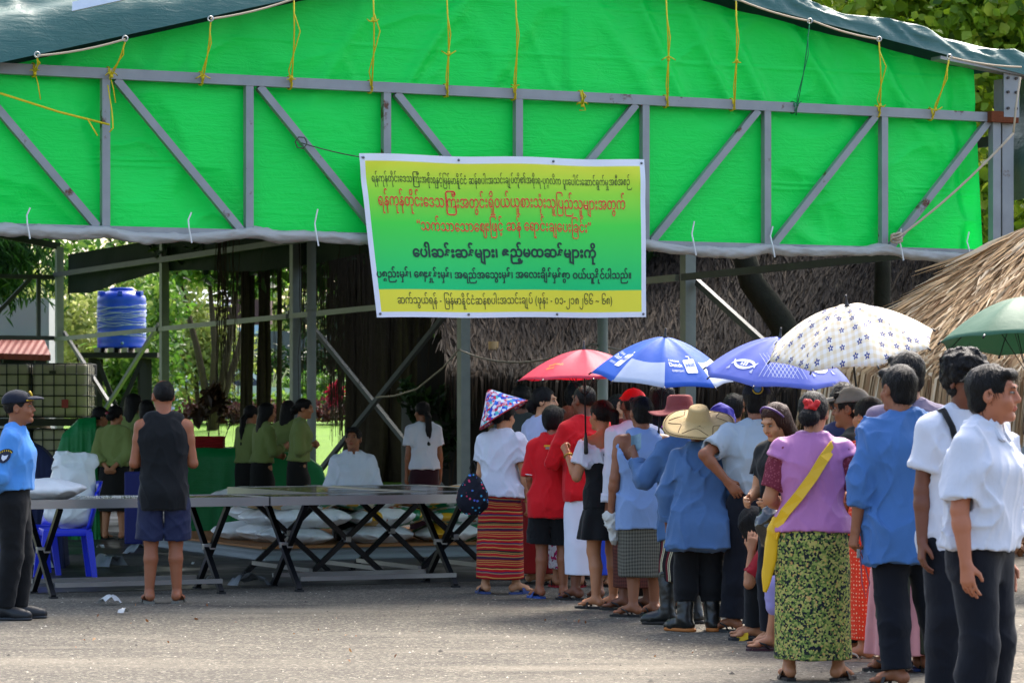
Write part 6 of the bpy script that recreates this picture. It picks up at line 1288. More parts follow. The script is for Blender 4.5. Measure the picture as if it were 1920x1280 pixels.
# ------------------------------------------------------------------ fabrics with a pattern
def pat(name):
    if ('pat', name) in _mc: return _mc[('pat', name)]
    b = NB(name); v = b.co(); s = b.sep(v); ang = b.math('ARCTAN2', s[0], s[1]); wob = b.math('MULTIPLY', b.math('SUBTRACT', b.noise(v, 3.5, 2), .5), .05)
    z = b.math('ADD', s[2], wob); fr = lambda a, k: b.math('FRACT', b.math('MULTIPLY', a, k)); n = b.noise(v, 9, 3)
    if name == 'red_stripe':
        st = [(0, '#a3131c'), (.10, '#c8a050'), (.115, '#8a1018'), (.22, '#3a1838'), (.32, '#b0181f'), (.40, '#c8a050'), (.415, '#2a1420'), (.52, '#9a1016'), (.60, '#c08a40'), (.62, '#a3131c'), (.72, '#4a1a50'), (.80, '#b8161c'), (.88, '#d0a860'), (.90, '#6a0e14'), (.95, '#a3131c')]
        cc = b.ramp(fr(z, 4.3), st, 'CONSTANT'); cc = b.mix(b.math('MULTIPLY', b.math('GREATER_THAN', b.math('SINE', b.math('MULTIPLY', z, 190)), .7), .5), cc, '#c8a050')
    elif name == 'blue_white': cc = b.ramp(b.math('SUBTRACT', .5, b.math('MULTIPLY', b.math('SINE', b.math('MULTIPLY', ang, 1)), 1.2)), [(0, '#1c3aa8'), (.35, '#2c50b8'), (.5, '#c8cfe4'), (1, '#d8dbe8')])
    elif name in ('brown_check', 'olive_check'):
        a, c = ('#5d3026', '#3a1a14') if name[0] == 'b' else ('#6a665a', '#3a3830'); k = lambda q, f: b.math('GREATER_THAN', b.math('SINE', b.math('MULTIPLY', q, f)), .1); cc = b.mix(b.math('MULTIPLY', b.math('ADD', k(z, 240), k(ang, 55)), .5), a, c)
    elif name == 'wavy_stripe': cc = b.ramp(fr(b.math('ADD', ang, b.math('ADD', b.math('MULTIPLY', b.math('SINE', b.math('MULTIPLY', s[2], 26)), .06), b.math('MULTIPLY', s[2], .7))), 2.2), [(0, '#141012'), (.3, '#b8b090'), (.42, '#141012'), (.5, '#b8b090'), (.6, '#5d0f1c'), (.85, '#141012')], 'CONSTANT')
    elif name == 'polka':
        d = b.vor(b.comb(b.math('MULTIPLY', ang, .19), s[2], 0.0), 42, 'Distance', rnd=.25); cc = b.mix(b.math('LESS_THAN', d, .22), '#d2371a', '#e0b088')
    elif name == 'yellow_floral':
        base = b.ramp(b.vor(v, 85, 'Color'), [(0, '#161a22'), (.32, '#20261f'), (.36, '#52662e'), (.55, '#8a9448'), (.72, '#aca058'), (.9, '#bc9456')], 'CONSTANT'); d = b.vor(v, 48, 'Distance'); fl = b.math('LESS_THAN', b.math('ADD', d, b.math('MULTIPLY', b.noise(v, 220, 2), .25)), .34); cc = b.mix(fl, base, b.ramp(b.vor(v, 48, 'Color'), [(0, '#b8a048'), (.4, '#a8ac54'), (.7, '#c4925a')], 'CONSTANT')); 
        cc = b.mix(b.math('LESS_THAN', d, .08), cc, '#c87838')
    elif name == 'orange_floral': cc = b.ramp(b.vor(v, 26, 'Color'), [(0, '#b83a14'), (.4, '#c86a18'), (.6, '#8a1c10'), (.8, '#d09030')], 'CONSTANT')
    elif name == 'pink_floral': cc = b.ramp(b.vor(v, 50, 'Color'), [(0, '#b8b0b0'), (.45, '#a01850'), (.62, '#c8c0c0'), (.8, '#7a1440')], 'CONSTANT')
    elif name == 'black_floral': cc = b.mix(b.math('LESS_THAN', b.vor(v, 24, 'Distance'), .26), '#0d0d14', b.ramp(b.vor(v, 24, 'Color'), [(0, '#a04aa8'), (.4, '#c8a8c8'), (.6, '#c86a4a'), (.8, '#7a50b8')], 'CONSTANT'))
    elif name == 'hat_floral':
        cc = b.ramp(b.vor(b.mapv(v, (1, 1, 1)), 38, 'Color'), [(0, '#2846b4'), (.24, '#4078d0'), (.38, '#dde2e8'), (.56, '#5ab4b4'), (.64, '#c82848'), (.76, '#e8a0b4'), (.88, '#e4dcc0')], 'CONSTANT'); d = b.vor(v, 17, 'Distance'); cc = b.mix(b.math('LESS_THAN', d, .27), cc, b.ramp(b.math('ADD', d, b.math('MULTIPLY', n, .1)), [(0, '#d890a8'), (.12, '#c81838'), (.2, '#e0a8b8'), (.3, '#b81028')], 'CONSTANT'))
    elif name == 'dot_bag': cc = b.mix(b.math('LESS_THAN', b.vor(v, 30, 'Distance'), .27), '#101420', b.ramp(b.vor(v, 30, 'Color'), [(0, '#3a90b8'), (.5, '#b83858'), (.7, '#5060c0')], 'CONSTANT'))
    elif name == 'lace': cc = b.mix(b.math('LESS_THAN', b.vor(v, 70, 'Distance'), .35), '#6a2232', '#8a4450')
    b.bump(b.noise(v, 22, 3), .25, .01); _mc[('pat', name)] = b.fin(cc, .8, 0, .25); return _mc[('pat', name)]
vec = lambda p: Vector([float(t) for t in p])
def lathe_hat(q, name, prof, m, off, tilt, n=40, wav=0.0):
    """a hat on the head: profile (radius, height) lathed round an axis tilted from the head's own"""
    Mh = q.Mh @ rot('X', tilt[0]) @ rot('Y', tilt[1]); c = q.Hh(*off); v = []; f = []; s = q.s*q.hs_
    for r, z in prof:
        for k in range(n):
            a = 2*math.pi*k/n; v.append(vec(c+Mh@(V3(r*math.cos(a), r*math.sin(a), z+wav*math.sin(3*a+1)*max(0, r-.1)/.15)*s)))
    for i in range(len(prof)-1):
        for k in range(n): f.append((i*n+k, (i)*n+(k+1) % n, (i+1)*n+(k+1) % n, (i+1)*n+k))
    return pymesh(name, v, f, m, q.o, True), (lambda x, y, z: vec(c+Mh@(V3(x, y, z)*s)))
def crowd():
    chambray = cloth('#40689e', 'blue_chambray', var=.16); nt_ = chambray.node_tree; bs_ = nt_.nodes['Principled BSDF']; src = bs_.inputs['Base Color'].links[0].from_socket
    b = NB('probe'); bpy.data.materials.remove(b.m); b = NB.__new__(NB); b.m = chambray; b.t = nt_; b.n = nt_.nodes; b.b = bs_; b.tc = None
    s_ = b.sep(b.co()); d_ = b.math('SQRT', b.math('ADD', b.math('POWER', b.math('MULTIPLY', b.math('SUBTRACT', s_[0], .07), 9), 2), b.math('POWER', b.math('MULTIPLY', b.math('SUBTRACT', s_[2], 1.22), 5.5), 2)))
    wet = b.math('MULTIPLY', b.ramp(b.math('ADD', d_, b.math('MULTIPLY', b.noise(b.mapv(b.co(), (1, 1, .4)), 14, 4, .6), 1.1)), [(.55, 1.0), (1.0, 0.0)]), .6); nt_.links.new(b.mix(wet, src, '#1c3560'), bs_.inputs['Base Color'])
    W = dict(white=cloth('#c6c8d2', 'white_cotton'), red=cloth('#c4101a', 'red_cotton'), denim=cloth('#46658e', 'blue_denim', var=.16), denim2=chambray, black=cloth('#0a0b0d', 'black_cloth'), navy=cloth('#090c16', 'navy_cloth'), grey=cloth('#353733', 'charcoal_cloth'),
        ltblue=cloth('#7d97c0', 'pale_blue_cotton'), greyw=cloth('#9fa9b0', 'grey_poplin'), purple=cloth('#ac6c9c', 'purple_satin', .5), lav=cloth('#6d6276', 'mauve_cotton'), green=cloth('#79864a', 'olive_green_cotton'), dskirt=cloth('#14120f', 'dark_skirt'), maroon=cloth('#2a0a16', 'maroon_cloth'),
        pink=cloth('#c8888c', 'pink_satin', .5), guard=cloth('#4f8fd6', 'sky_blue_poplin'), navy2=cloth('#1c2444', 'navy_cotton'), nav3=cloth('#20264a', 'dark_blue_cotton'), beige=cloth('#a8947a', 'beige_cotton'), short=cloth('#1a2140', 'navy_nylon', .6), redsk=cloth('#8e1410', 'red_longyi'), tank=cloth('#101112', 'black_jersey'), lavp=cloth('#9088b8', 'lavender_cotton'))
    S1, S2, S3, S4 = '#a8714e', '#8a5639', '#6d4029', '#b98560'
    K = dict
    # --- left: guard, man in the vest
    g = person('security guard in a sky-blue shirt and dark peaked cap, hands behind his back', 26, 21.2, -88, 1.60, skinc=S2, armL='back', armR='back', curlL=.7, curlR=.7, face=True, group=None, head=(-4, -4), pitch=2, hair='crop', ank=((-.07, .02), (.08, -.06)), wear=[(shirt, W['guard'], 1.95, .10, .036, True, .02, .012), (trousers, W['black'], 1.0, .022), (shoes, '#17191c')])
    cp = cap(g, cloth('#131826', 'cap_navy'), cloth('#1a1f2e', 'cap_peak')); tube_child(g, 'gold_braid', plain('gold_braid', '#c09a2a', .4, .3), [g.Hh(-.07, .072, .052), g.Hh(-.035, .098, .055), g.Hh(0, .106, .056), g.Hh(.035, .098, .055), g.Hh(.07, .072, .052)], .006, 6)
    tube_child(g, 'cap_badge', plain('gold_braid', '#c09a2a', .4, .3), [g.Hh(0, .099, .075), g.Hh(0, .093, .10), g.Hh(0, .080, .118)], .009, 6)
    sp = g.sh['R']; up = nrm(g.el['R']-sp); Mz = lambda a, h_: vec(sp+V3(.074*math.cos(a), .074*math.sin(a)*0+0, 0)*0+up*h_*g.s+nrm(V3(1, 0, .0))*(.084)*g.s+V3(0, 1, 0)*a)
    def patch(name, m, pts): v = [Mz(y, h_)+Vector((.004*k, 0, 0)) for k in (0, 1) for y, h_ in pts]; n = len(pts); pymesh(name, v, [tuple(range(n)), tuple(range(2*n-1, n-1, -1))]+[(k, n+k, n+(k+1) % n, (k+1) % n) for k in range(n)], m, g.o)
    patch('arm_badge', plain('badge_navy', '#0e1430', .6), [(.042*math.cos(a), .135+.048*math.sin(a)) for a in np.linspace(0, 6.28, 17)[:-1]]); 
    arc = [(.050*math.cos(a), .105-.035*math.sin(a)) for a in np.linspace(.25, 2.9, 8)]; patch('arm_flash', plain('badge_dark', '#14140e', .6), arc+[(x*.72, h_+.018) for x, h_ in arc[::-1]])
    for k in range(7):
        a = .5+.36*k; c = vec(Mz(.043*math.cos(a), .112-.028*math.sin(a)))+Vector((.006, 0, 0)); mb = MB(); mb.box(c, (.004, .006, .011)); mb.build('flash_stitching', plain('badge_yellow', '#c8a820', .6), g.o)
    pts = [(-.022, .118), (0, .126), (.022, .118), (.018, .148), (0, .166), (-.018, .148)]; c_ = [vec(Mz(y, h_))+Vector((.007, 0, 0)) for y, h_ in pts]; pymesh('badge_shield', c_, [tuple(range(6))], plain('badge_white', '#c8ccd8', .6), g.o)
    bt = empty('water_bottle', g.W(g.T(.13, -.135, -.05)), 0); tag(bt, 'small clear water bottle with a blue cap in the guard\'s back pocket', 'bottle'); mb = MB(); mb.lathe((0, 0, -.10), [(.028, 0), (.031, .01), (.031, .14), (.027, .16), (.014, .185), (.013, .195)], 16); mb.build('bottle_body', plain('clear_bottle', '#a9b6c0', .08, 0, .7), bt, True); mb = MB(); mb.lathe((0, 0, .093), [(.017, 0), (.017, .022), (.014, .026)], 14); mb.build('cap', plain('blue_cap', '#2f8fc8', .4), bt, True)
    q = person('man in a black sleeveless vest and navy shorts from behind, arms folded', 307, 22.95, 6, 1.70, skinc='#94593a', armL='folded', armR='folded', hair='crop', head=(14, 2), group=None, ank=((-.11, 0), (.10, .02)), bulk=.98, wear=[(lambda q, *a: shirt(q, *a, low='vest'), W['tank'], 0, -.17, .022, False, .015, .010), (trousers, W['short'], .47, .030, 'shorts', .008)]); soles(q, '#6d6a60', 'wide', '#2a2622')
    # --- women in green and others behind
    def girl(label, px, d, yaw, H, hair, arms, head=(0, 0), **kw):
        q = person(label, px, d, yaw, H, 'f', skinc=S1, hair=hair, armL=arms[0], armR=arms[1], head=head, group='women in green blouses', curlL=.6, curlR=.6, wear=[(shirt, W['green'], 1.7, .05, .034, True, .02, .011), (skirt, W['dskirt'], .33, .13, .008, .15, .12)], **kw); soles(q, '#1c1a18'); return q
    girl('woman in a green blouse with a long plait, facing right beside the green heap', 180, 34.3, -55, 1.50, 'lowpony', ('down', 'bent'), (-12, 6))
    q = girl('woman in a green blouse with hands clasped behind her back', 213, 34.0, -8, 1.52, 'lowbun', ('back', 'back'), (-18, 10)); b = SDF(); b.ell(q.Hh(-.03, -.14, .0), V3(.03, .016, .022), q.Mh); V, F = b.mesh(.007); npmesh('hair_clip', V, F, plain('red_clip', '#7a1420', .4), q.o)
    girl('taller woman in a green blouse standing behind the one with clasped hands', 246, 36.2, -25, 1.66, 'long', ('down', 'down'), (-20, 4))
    girl('woman in a green blouse nearly hidden behind the tank-top man\'s shoulder', 277, 35.2, 30, 1.58, 'bob', ('down', 'down'))
    girl('woman in a green blouse with an arm hanging, furthest left by the prop roots', 465, 36.0, -40, 1.52, 'lowpony', ('down', 'down'), (-10, 5))
    girl('long-haired woman in a green blouse holding her hands out in front', 492, 35.4, -62, 1.55, 'long', ('front', 'phone'), (-6, 8))
    girl('woman in a green blouse half hidden by her folded-arm neighbour at the column', 537, 36.8, -30, 1.58, 'long', ('front', 'front'), (10, 4))
    girl('woman in a green blouse with folded arms and tied-up hair by the pale pipe', 560, 35.0, -88, 1.60, 'lowbun', ('folded', 'folded'), (-6, 8))
    q = person('seated man in a white collarless shirt looking up, behind the tables', 662, 31.0, 188, 1.66, skinc=S2, hipz=.50, armL=((.3, .25, -1), (-.2, .8, -.55)), armR=((.3, .25, -1), (-.2, .8, -.55)), head=(-18, -8), face=True, group=None, ank=((-.12, .42), (.12, .42)), h=.010, wear=[(shirt, W['white'], 1.9, -.08, .04, True, .02, .013), (trousers, W['black'], 1.0, .03)])
    ch = empty('plastic_chair', q.o.location, R(188)); tag(ch, 'dark plastic chair under the seated man in white', 'chair'); mb = MB(); mb.bbox((0, -.02, .33), (.42, .42, .03), .01); mb.build('seat', plain('dark_chair', '#15161a', .5), ch)
    for sx in (-.18, .18):
        for sy in (-.2, .16): mb = MB(); mb.bar((sx, sy, 0), (sx, sy, .33), .035); mb.build('leg', plain('dark_chair', '#15161a', .5), ch)
    mb = MB(); mb.bbox((0, -.22, .58), (.42, .03, .36), .01); mb.build('backrest', plain('dark_chair', '#15161a', .5), ch)
    q = person('woman in a white T-shirt and maroon longyi standing near the gate pillar', 795, 33.5, 14, 1.56, 'f', skinc=S2, hair='lowpony', head=(20, 6), group=None, wear=[(shirt, W['white'], .62, .0, .028, False, .01, .012), (skirt, W['maroon'], .12, .13, .008, .15, .12)]); soles(q)
    # --- the queue, front of it
    q = person('woman in a flowered conical hat, white blouse and red striped longyi', 938, 24.1, -28, 1.54, 'f', 1.06, skinc=S4, hair='lowbun', armL=((.18, .1, -1), (-.05, .75, -.6)), armR=((.22, .12, -1), (.05, .22, -1)), curlL=.9, head=(-8, 10), ank=((-.12, -.03), (.12, .05)), footyaw=(50, -42), wear=[(shirt, W['white'], .62, -.02, .034, True, .03, .014), (skirt, pat('red_stripe'), .125, .14, .014, .185, .14)]); soles(q, '#3a4a7c', 'slide', '#3a4a7c')
    prof = [(.006, .215), (.03, .205), (.12, .10), (.20, .015), (.232, -.022), (.230, -.030), (.195, .004), (.11, .085), (.02, .175)]
    o, Hf = lathe_hat(q, 'conical_hat', prof, pat('hat_floral'), (0, -.04, .025), (27, -27)); mb = MB(); mb.lathe((0, 0, 0), [(.03, .192), (.026, .21), (.004, .222)], 16); mb.v = [Hf(*p) for p in mb.v]; mb.build('hat_tip', plain('red_tip', '#b81c1c', .6), o, True); mb = MB(); mb.tube([Hf(.232*math.cos(a), .232*math.sin(a), -.026) for a in np.linspace(0, 6.2832, 41)], .0065, 6, False); mb.build('hat_binding', plain('red_binding', '#a01828', .6), o, True)
    tube_child(q, 'bangle', plain('gold', '#b08a40', .3, .8), [q.wr['R']+V3(.032*math.cos(a), .032*math.sin(a), -.01) for a in np.linspace(0, 6.28, 13)], .004, 5)
    hp = q.W(q.gripL); b = SDF(); b.loft(V3(0, 0, 0), np.eye(3, dtype=f32), [(-.30, .06, .04, 0), (-.25, .105, .06, 0), (-.14, .115, .07, 0), (-.04, .07, .05, 0), (.02, .03, .03, 0)], .01, 2.2); V, F = b.mesh(.008, fold=folds(.008, 3, 12, 9)); bag = npmesh('drawstring_bag', V, F, pat('dot_bag')); bag.location = P(886, 893, 23.7); tag(bag, 'dark bag with coloured dots hanging from the hand of the woman in the flowered hat', 'bag'); mb = MB(); mb.tube([(0, 0, .0), (-.02, 0, .07), (.0, .05, .13), (.03, .02, .07), (.01, 0, 0)], .006, 6); mb.build('drawstring', W['black'], bag, True)
    q = person('man in a charcoal T-shirt with his back turned, just behind the flowered hat', 976, 26.4, -14, 1.69, skinc=S3, hair='short', wear=[(shirt, W['grey'], .6, -.12, .03, False), (trousers, W['black'], 1, .02)]); soles(q)
    q = person('woman in a pale blouse and red longyi turning her face to the right', 1010, 25.4, -55, 1.66, 'f', skinc=S4, hair='lowbun', head=(-50, 2), face=True, wear=[(shirt, cloth('#aab0cc', 'pale_lilac'), .9, -.06, .032, False), (skirt, W['redsk'], .10, .14, .01, .15, .12)]); soles(q)
    q = person('boy in a red polo shirt and black shorts with blue slippers', 1034, 23.55, -12, 1.50, 'f', .98, skinc=S2, hair='boy', head=(-16, 6), armL=((.14, -.02, -1), (-.1, .5, -1)), armR=((.12, .1, -1), (-.3, .8, -.6)), ank=((-.09, -.03), (.09, .03)), footyaw=(42, 10), wear=[(shirt, W['red'], .92, -.17, .038, True, .03, .012), (trousers, W['black'], .47, .04, 'shorts')]); soles(q, '#2a4a90', 'slide', '#2f58a8')
    p0 = q.T(0, -.138, .44); mb = MB(); mb.box(vec(p0), (.075, .012, .014)); mb.build('collar_flash', plain('flag_yellow', '#c8a01c', .6), q.o); mb = MB(); mb.box(vec(p0)+Vector((0, 0, -.018)), (.05, .012, .018)); mb.build('collar_emblem', plain('flag_grey', '#8a8478', .6), q.o)
    e_ = q.sh['L']+(q.el['L']-q.sh['L'])*.90; u = nrm(q.el['L']-q.sh['L']); a1 = nrm(np.cross(u, V3(0, 1, .1))); a2 = np.cross(u, a1); tube_child(q, 'sleeve_trim', plain('white_trim', '#c8c0c0', .7), [e_+(a1*math.cos(t)+a2*math.sin(t))*.068 for t in np.linspace(0, 6.2832, 19)], .005, 5)
    q = person('small person with reddish hair, beige top and pink patterned skirt', 1066, 25.0, 4, 1.50, 'f', skinc=S1, hair='bob', hairc='#6a2c14', wear=[(shirt, W['beige'], .6, -.08, .028, False), (skirt, pat('pink_floral'), .16, .14, .01, .15, .12)]); soles(q, '#8e1420')
    q = person('man in a red shirt with a blue and white longyi', 1101, 23.35, 24, 1.665, skinc=S3, hair='crop', head=(14, 2), armL=((.30, .35, -.9), (-.4, .8, -.1)), armR='front', wear=[(shirt, W['red'], 1.0, -.09, .036, True, .01, .013), (skirt, pat('blue_white'), .20, .13, .012, .155, .125)], footyaw=(30, -5)); soles(q)
    tw = person('girl in a black off-shoulder dress holding up the red umbrella', 1135, 22.35, 26, 1.545, 'f', skinc=S1, hair='pony', head=(14, 4), armL=((.30, .18, -1), (.05, .55, .80)), armR='front', curlL=1.0, ank=((-.08, .0), (.10, .06)), footyaw=(35, 10))
    q = tw; shirt(q, W['black'], 0, -.06, .022, False, 0, .008, 'dress_bodice', low=.36); skirt(q, W['black'], .52, .14, .012, .25, .20, .015, 7, 'dress_skirt')
    b = SDF(); b.loft(q.hip, q.Mt, [(z*q.s, a*q.s, e*q.s, y*q.s) for z, a, e, y in ((.30, .178, .125, .01), (.36, .188, .13, .01), (.395, .186, .125, .008), (.41, .178, .12, .005))], .01)
    for sg, k in ((-1, 'L'), (1, 'R')): u = nrm(q.el[k]-q.sh[k]); b.cone(q.sh[k]+u*.05, q.sh[k]+u*.16, .072, .078, .03, cut=True)
    V, F = b.mesh(.008, fold=folds(.014, 9, 16, 8)); npmesh('ruffle', V, F, W['white'], q.o); tube_child(q, 'halter_strap', plain('red_strap', '#a81424', .6), [q.T(.145, -.06, .40), q.T(.10, -.085, .47), q.T(.045, -.06, .53), q.T(.02, -.05, .55)], .010, 6); soles(q, '#141210', 'wide', '#141210')
    tube_child(q, 'wristwatch', plain('gold', '#b08a40', .3, .8), [q.wr['L']+q.fd['L']*(-.02)+(nrm(np.cross(q.fd['L'], V3(0, 0, 1)))*math.cos(t)+np.cross(q.fd['L'], nrm(np.cross(q.fd['L'], V3(0, 0, 1))))*math.sin(t))*.031 for t in np.linspace(0, 6.28, 13)], .006, 5)
    q = person('dark-haired man behind the red umbrella shaft, in a dark shirt', 1080, 26.2, 8, 1.69, skinc=S3, hair='messy', wear=[(shirt, W['black'], .6, -.12), (trousers, W['navy'], 1, .02)]); soles(q)
    q = person('woman with glasses facing back down the queue, behind the red-shirted man', 1154, 25.2, -150, 1.60, 'f', skinc=S4, hair='longside', face=True, wear=[(shirt, W['nav3'], .6, -.06, .028, False), (skirt, W['maroon'], .12, .14)]); soles(q)
    for sg in (-1, 1): tube_child(q, 'spectacles', plain('spectacle_frame', '#1a1a1c', .3), [q.Hh(sg*.032+.022*math.cos(t), .104, .012+.017*math.sin(t)) for t in np.linspace(0, 6.2832, 15)], .0028, 5)
    q = person('man in a rust-red shirt standing left of the red cap', 1178, 24.2, -22, 1.63, skinc=S3, hair='crop', wear=[(shirt, cloth('#7a1c18', 'rust_cotton'), .6, -.12), (trousers, W['black'], 1, .02)]); soles(q)
    q = person('man in a red cap, white shirt and brown checked longyi', 1192, 22.2, 22, 1.62, skinc=S3, hair='crop', head=(-6, 0), armL=((.10, .05, -1), (.04, .2, -1)), wear=[(shirt, W['white'], 1.9, -.16, .036, True, .02, .013), (skirt, pat('brown_check'), .17, .13, .012, .15, .125)], footyaw=(55, 20)); soles(q); cap(q, cloth('#c0141c', 'red_cap'))
    q = person('man in a pale blue sleeveless top and olive checked longyi, holding a paper bag', 1207, 21.5, 20, 1.57, bulk=1.14, skinc=S2, hair='short', armL=((.20, .02, -1), (.06, .22, -1)), armR='phone', curlL=.9, ank=((-.09, -.02), (.10, .04)), footyaw=(48, 10), wear=[(lambda q, *a: shirt(q, *a, low='wide'), W['ltblue'], 0, -.20, .036, False, .03, .013), (skirt, pat('olive_check'), .29, .12, .012, .17, .14)]); soles(q)
    hp = q.W(q.gripL); b = SDF(); b.cone((0, 0, .02), (.01, 0, -.15), .05, .022, .02); b.cone((-.03, 0, .03), (.04, 0, .03), .035, .03, .02); V, F = b.mesh(.007, fold=folds(.016, 6, 20, 16)); o = npmesh('paper_bag', V, F, plain('white_paper', '#b9b7b0', .8)); o.location = hp; tag(o, 'crumpled white paper bag in the hand of the man in the sleeveless top', 'bag')
    q = person('dark-haired woman in a black and purple flowered blouse holding the carton umbrella', 1243, 22.4, 8, 1.68, 'f', 1.05, skinc=S2, hair='bob', armL=((.2, .2, -1), (-.3, .9, .3)), armR='umb', curlR=1, wear=[(shirt, pat('black_floral'), .9, -.14, .034, False, .02), (trousers, W['black'], 1, .03)]); soles(q)
    q = person('person in a maroon felt hat and denim shirt holding out banknotes', 1283, 20.75, 30, 1.52, skinc=S3, hair='short', head=(8, 6), armL=((.45, .35, -.8), (-.05, .55, .75)), armR='bent', curlL=.9, ank=((-.13, .02), (.10, .02)), footyaw=(48, 10), wear=[(shirt, W['denim'], 1.75, -.22, .04, True, .03, .016), (skirt, pat('wavy_stripe'), .30, .12, .012, .16, .13), (boots,)])
    o, Hf = lathe_hat(q, 'felt_hat', [(.004, .135), (.07, .133), (.092, .118), (.10, .06), (.108, .028), (.125, .018), (.21, .0), (.232, -.004), (.23, -.009), (.12, .008), (.10, .02)], plain('maroon_felt', '#7a3a38', .85, 0, .2, .3, 12, 60, .4), (0, -.01, .05), (6, 0), wav=.02)
    hp = q.W(q.gripL)
    no = empty('banknotes', hp); tag(no, 'folded pale blue banknotes in the raised hand of the person in the maroon hat', 'banknotes')
    for k in range(3): V, F = grid(6, 3, lambda a, b_: Vector(((a-.5)*.05+.01*k, -.02-.008*k+.01*math.sin(a*4), (b_-.2)*.11+.01*k*a))); o = pymesh('note', V, F, plain('note_blue', '#7d9aa8', .7, 0, .3, .25, 40), no); sm = o.modifiers.new('thickness', 'SOLIDIFY'); sm.thickness = .001
    q = person('short person in a wide straw hat, blue denim shirt and rubber boots', 1312, 20.05, 2, 1.46, 'f', 1.12, skinc=S3, hair='lowbun', pitch=9, head=(0, 4), armL=((.30, .22, -1), (-.05, .42, -.9)), armR=((.30, .15, -1), (-.1, .35, -.9)), ank=((-.10, 0), (.09, .03)), footyaw=(45, -4), wear=[(shirt, W['denim'], 1.9, -.25, .050, True, .04, .018), (trousers, W['black'], .82, .03)]); boots(q, '#a8642a')
    prof = [(.004, .115), (.05, .118), (.066, .110), (.072, .10), (.088, .03), (.10, .012), (.15, .002), (.22, -.012), (.268, -.026), (.266, -.031), (.15, -.006), (.09, .0), (.07, .06)]
    b = NB('straw'); v = b.co('Generated'); ra = b.sep(b.mapv(v, (1, 1, 1), (0, 0, 0), (-.5, -.5, 0))); a_ = b.math('ARCTAN2', ra[0], ra[1]); rr = b.math('SQRT', b.math('ADD', b.math('MULTIPLY', ra[0], ra[0]), b.math('MULTIPLY', ra[1], ra[1]))); h = b.math('MULTIPLY', b.math('SINE', b.math('MULTIPLY', a_, 110)), b.math('SINE', b.math('MULTIPLY', rr, 260))); cc = b.mix(b.math('ADD', .5, b.math('MULTIPLY', h, .5)), '#a88850', '#c8ac78'); b.bump(h, .4, .01); straw = b.fin(cc, .75)
    o, Hf = lathe_hat(q, 'straw_hat', prof, straw, (0, -.045, .055), (32, -3), 48, .012); dk = plain('straw_stitch', '#5d4628', .8); mb = MB(); mb.tube([Hf(.255*math.cos(a), .255*math.sin(a), -.019+.012*math.sin(3*a+1)*.9) for a in np.linspace(0, 6.2832, 49)], .003, 5, False); mb.build('rim_stitch', dk, o, True)
    for k in range(6):
        a0 = k*math.pi/3+.3; mb = MB(); L = []
        for i in range(13): t = i/12; a = a0+(t-.5)*.9; r = .225-.085*math.sin(t*math.pi); L.append(Hf(r*math.cos(a), r*math.sin(a), .004-.018*((r-.13)/.1)**1.3+.012*math.sin(3*a+1)*max(0, r-.1)/.15))
        mb.tube(L, .003, 5, False); mb.build('brim_stitch', dk, o, True)
    q = person('person with a violet headscarf behind the straw hat', 1352, 21.6, -4, 1.50, 'f', skinc=S3, hair=None, wear=[(shirt, W['nav3'], 1.6, -.1, .03, False), (skirt, pat('orange_floral'), .45, .14, .012, .15, .12), (trousers, W['navy'], 1.0, .02)]); b = SDF(); b.ell(q.Hh(0, -.02, .025), V3(.095, .112, .105), q.Mh); b.ell(q.Hh(0, -.09, -.05), V3(.06, .05, .06), q.Mh, .03); b.box(q.Hh(0, .14, -.06), V3(.14, .08, .13), q.Mh, .01); V, F = b.mesh(.008, fold=folds(.012, 5, 14, 10)); npmesh('headscarf', V, F, cloth('#3a3390', 'violet_scarf'), q.o); soles(q)
    q = person('dark-haired man glimpsed between the headscarf and the grey shirt', 1374, 24.0, -14, 1.60, skinc=S2, hair='short', wear=[(shirt, W['grey'], .6, -.1), (trousers, W['navy'], 1, .02)]); soles(q)
    q = person('man in a pale grey shirt with a hand on his hip, holding the lavender umbrella', 1420, 20.0, 4, 1.655, bulk=1.08, skinc=S2, hair='short', head=(-4, 2), armL=((.62, -.42, -.42), (-.62, .02, -.72), (0, 1, 0)), armR='umb', curlL=.35, curlR=1, ank=((-.16, .02), (.05, .04)), footyaw=(55, 5), wear=[(shirt, W['greyw'], .72, .06, .040, True, .02, .016, 'shirt', 0, None, True), (trousers, W['navy'], 1.0, .034)]); soles(q, '#2c2e2c')
    cap(q, cloth('#14161c', 'dark_cap'), brim=False); 
    mb = MB(); c = q.Hh(.0, -.118, .075); mb.lathe((0, 0, 0), [(.001, .006), (.024, .005), (.026, 0)], 14); mb.v = [vec(c)+Vector((p.x, -p.z, p.y)) for p in mb.v]; mb.build('cap_patch', plain('patch_blue', '#4a78b0', .5), q.o, True); tube_child(q, 'patch_ring', plain('patch_yellow', '#b8982a', .5), [c+V3(.034*math.cos(a), -.004, .034*math.sin(a)) for a in np.linspace(0, 6.2832, 17)], .005, 5)
    q = person('girl with a purple hairband and brown hair looking down to the left', 1470, 18.9, 140, 1.53, 'f', skinc=S4, hair='longside', hairc='#3a2018', head=(-8, 26), face=True, armL='front', armR='front', wear=[(shirt, W['black'], .6, -.08, .028, False), (trousers, W['navy'], 1, .02)]); soles(q)
    tube_child(q, 'hairband', plain('purple_band', '#5d3f78', .5), [q.Hh(.088*math.cos(t), -.0+.045*math.sin(t), .03+.098*math.sin(t)) for t in np.linspace(.05, 3.09, 17)], .008, 6)
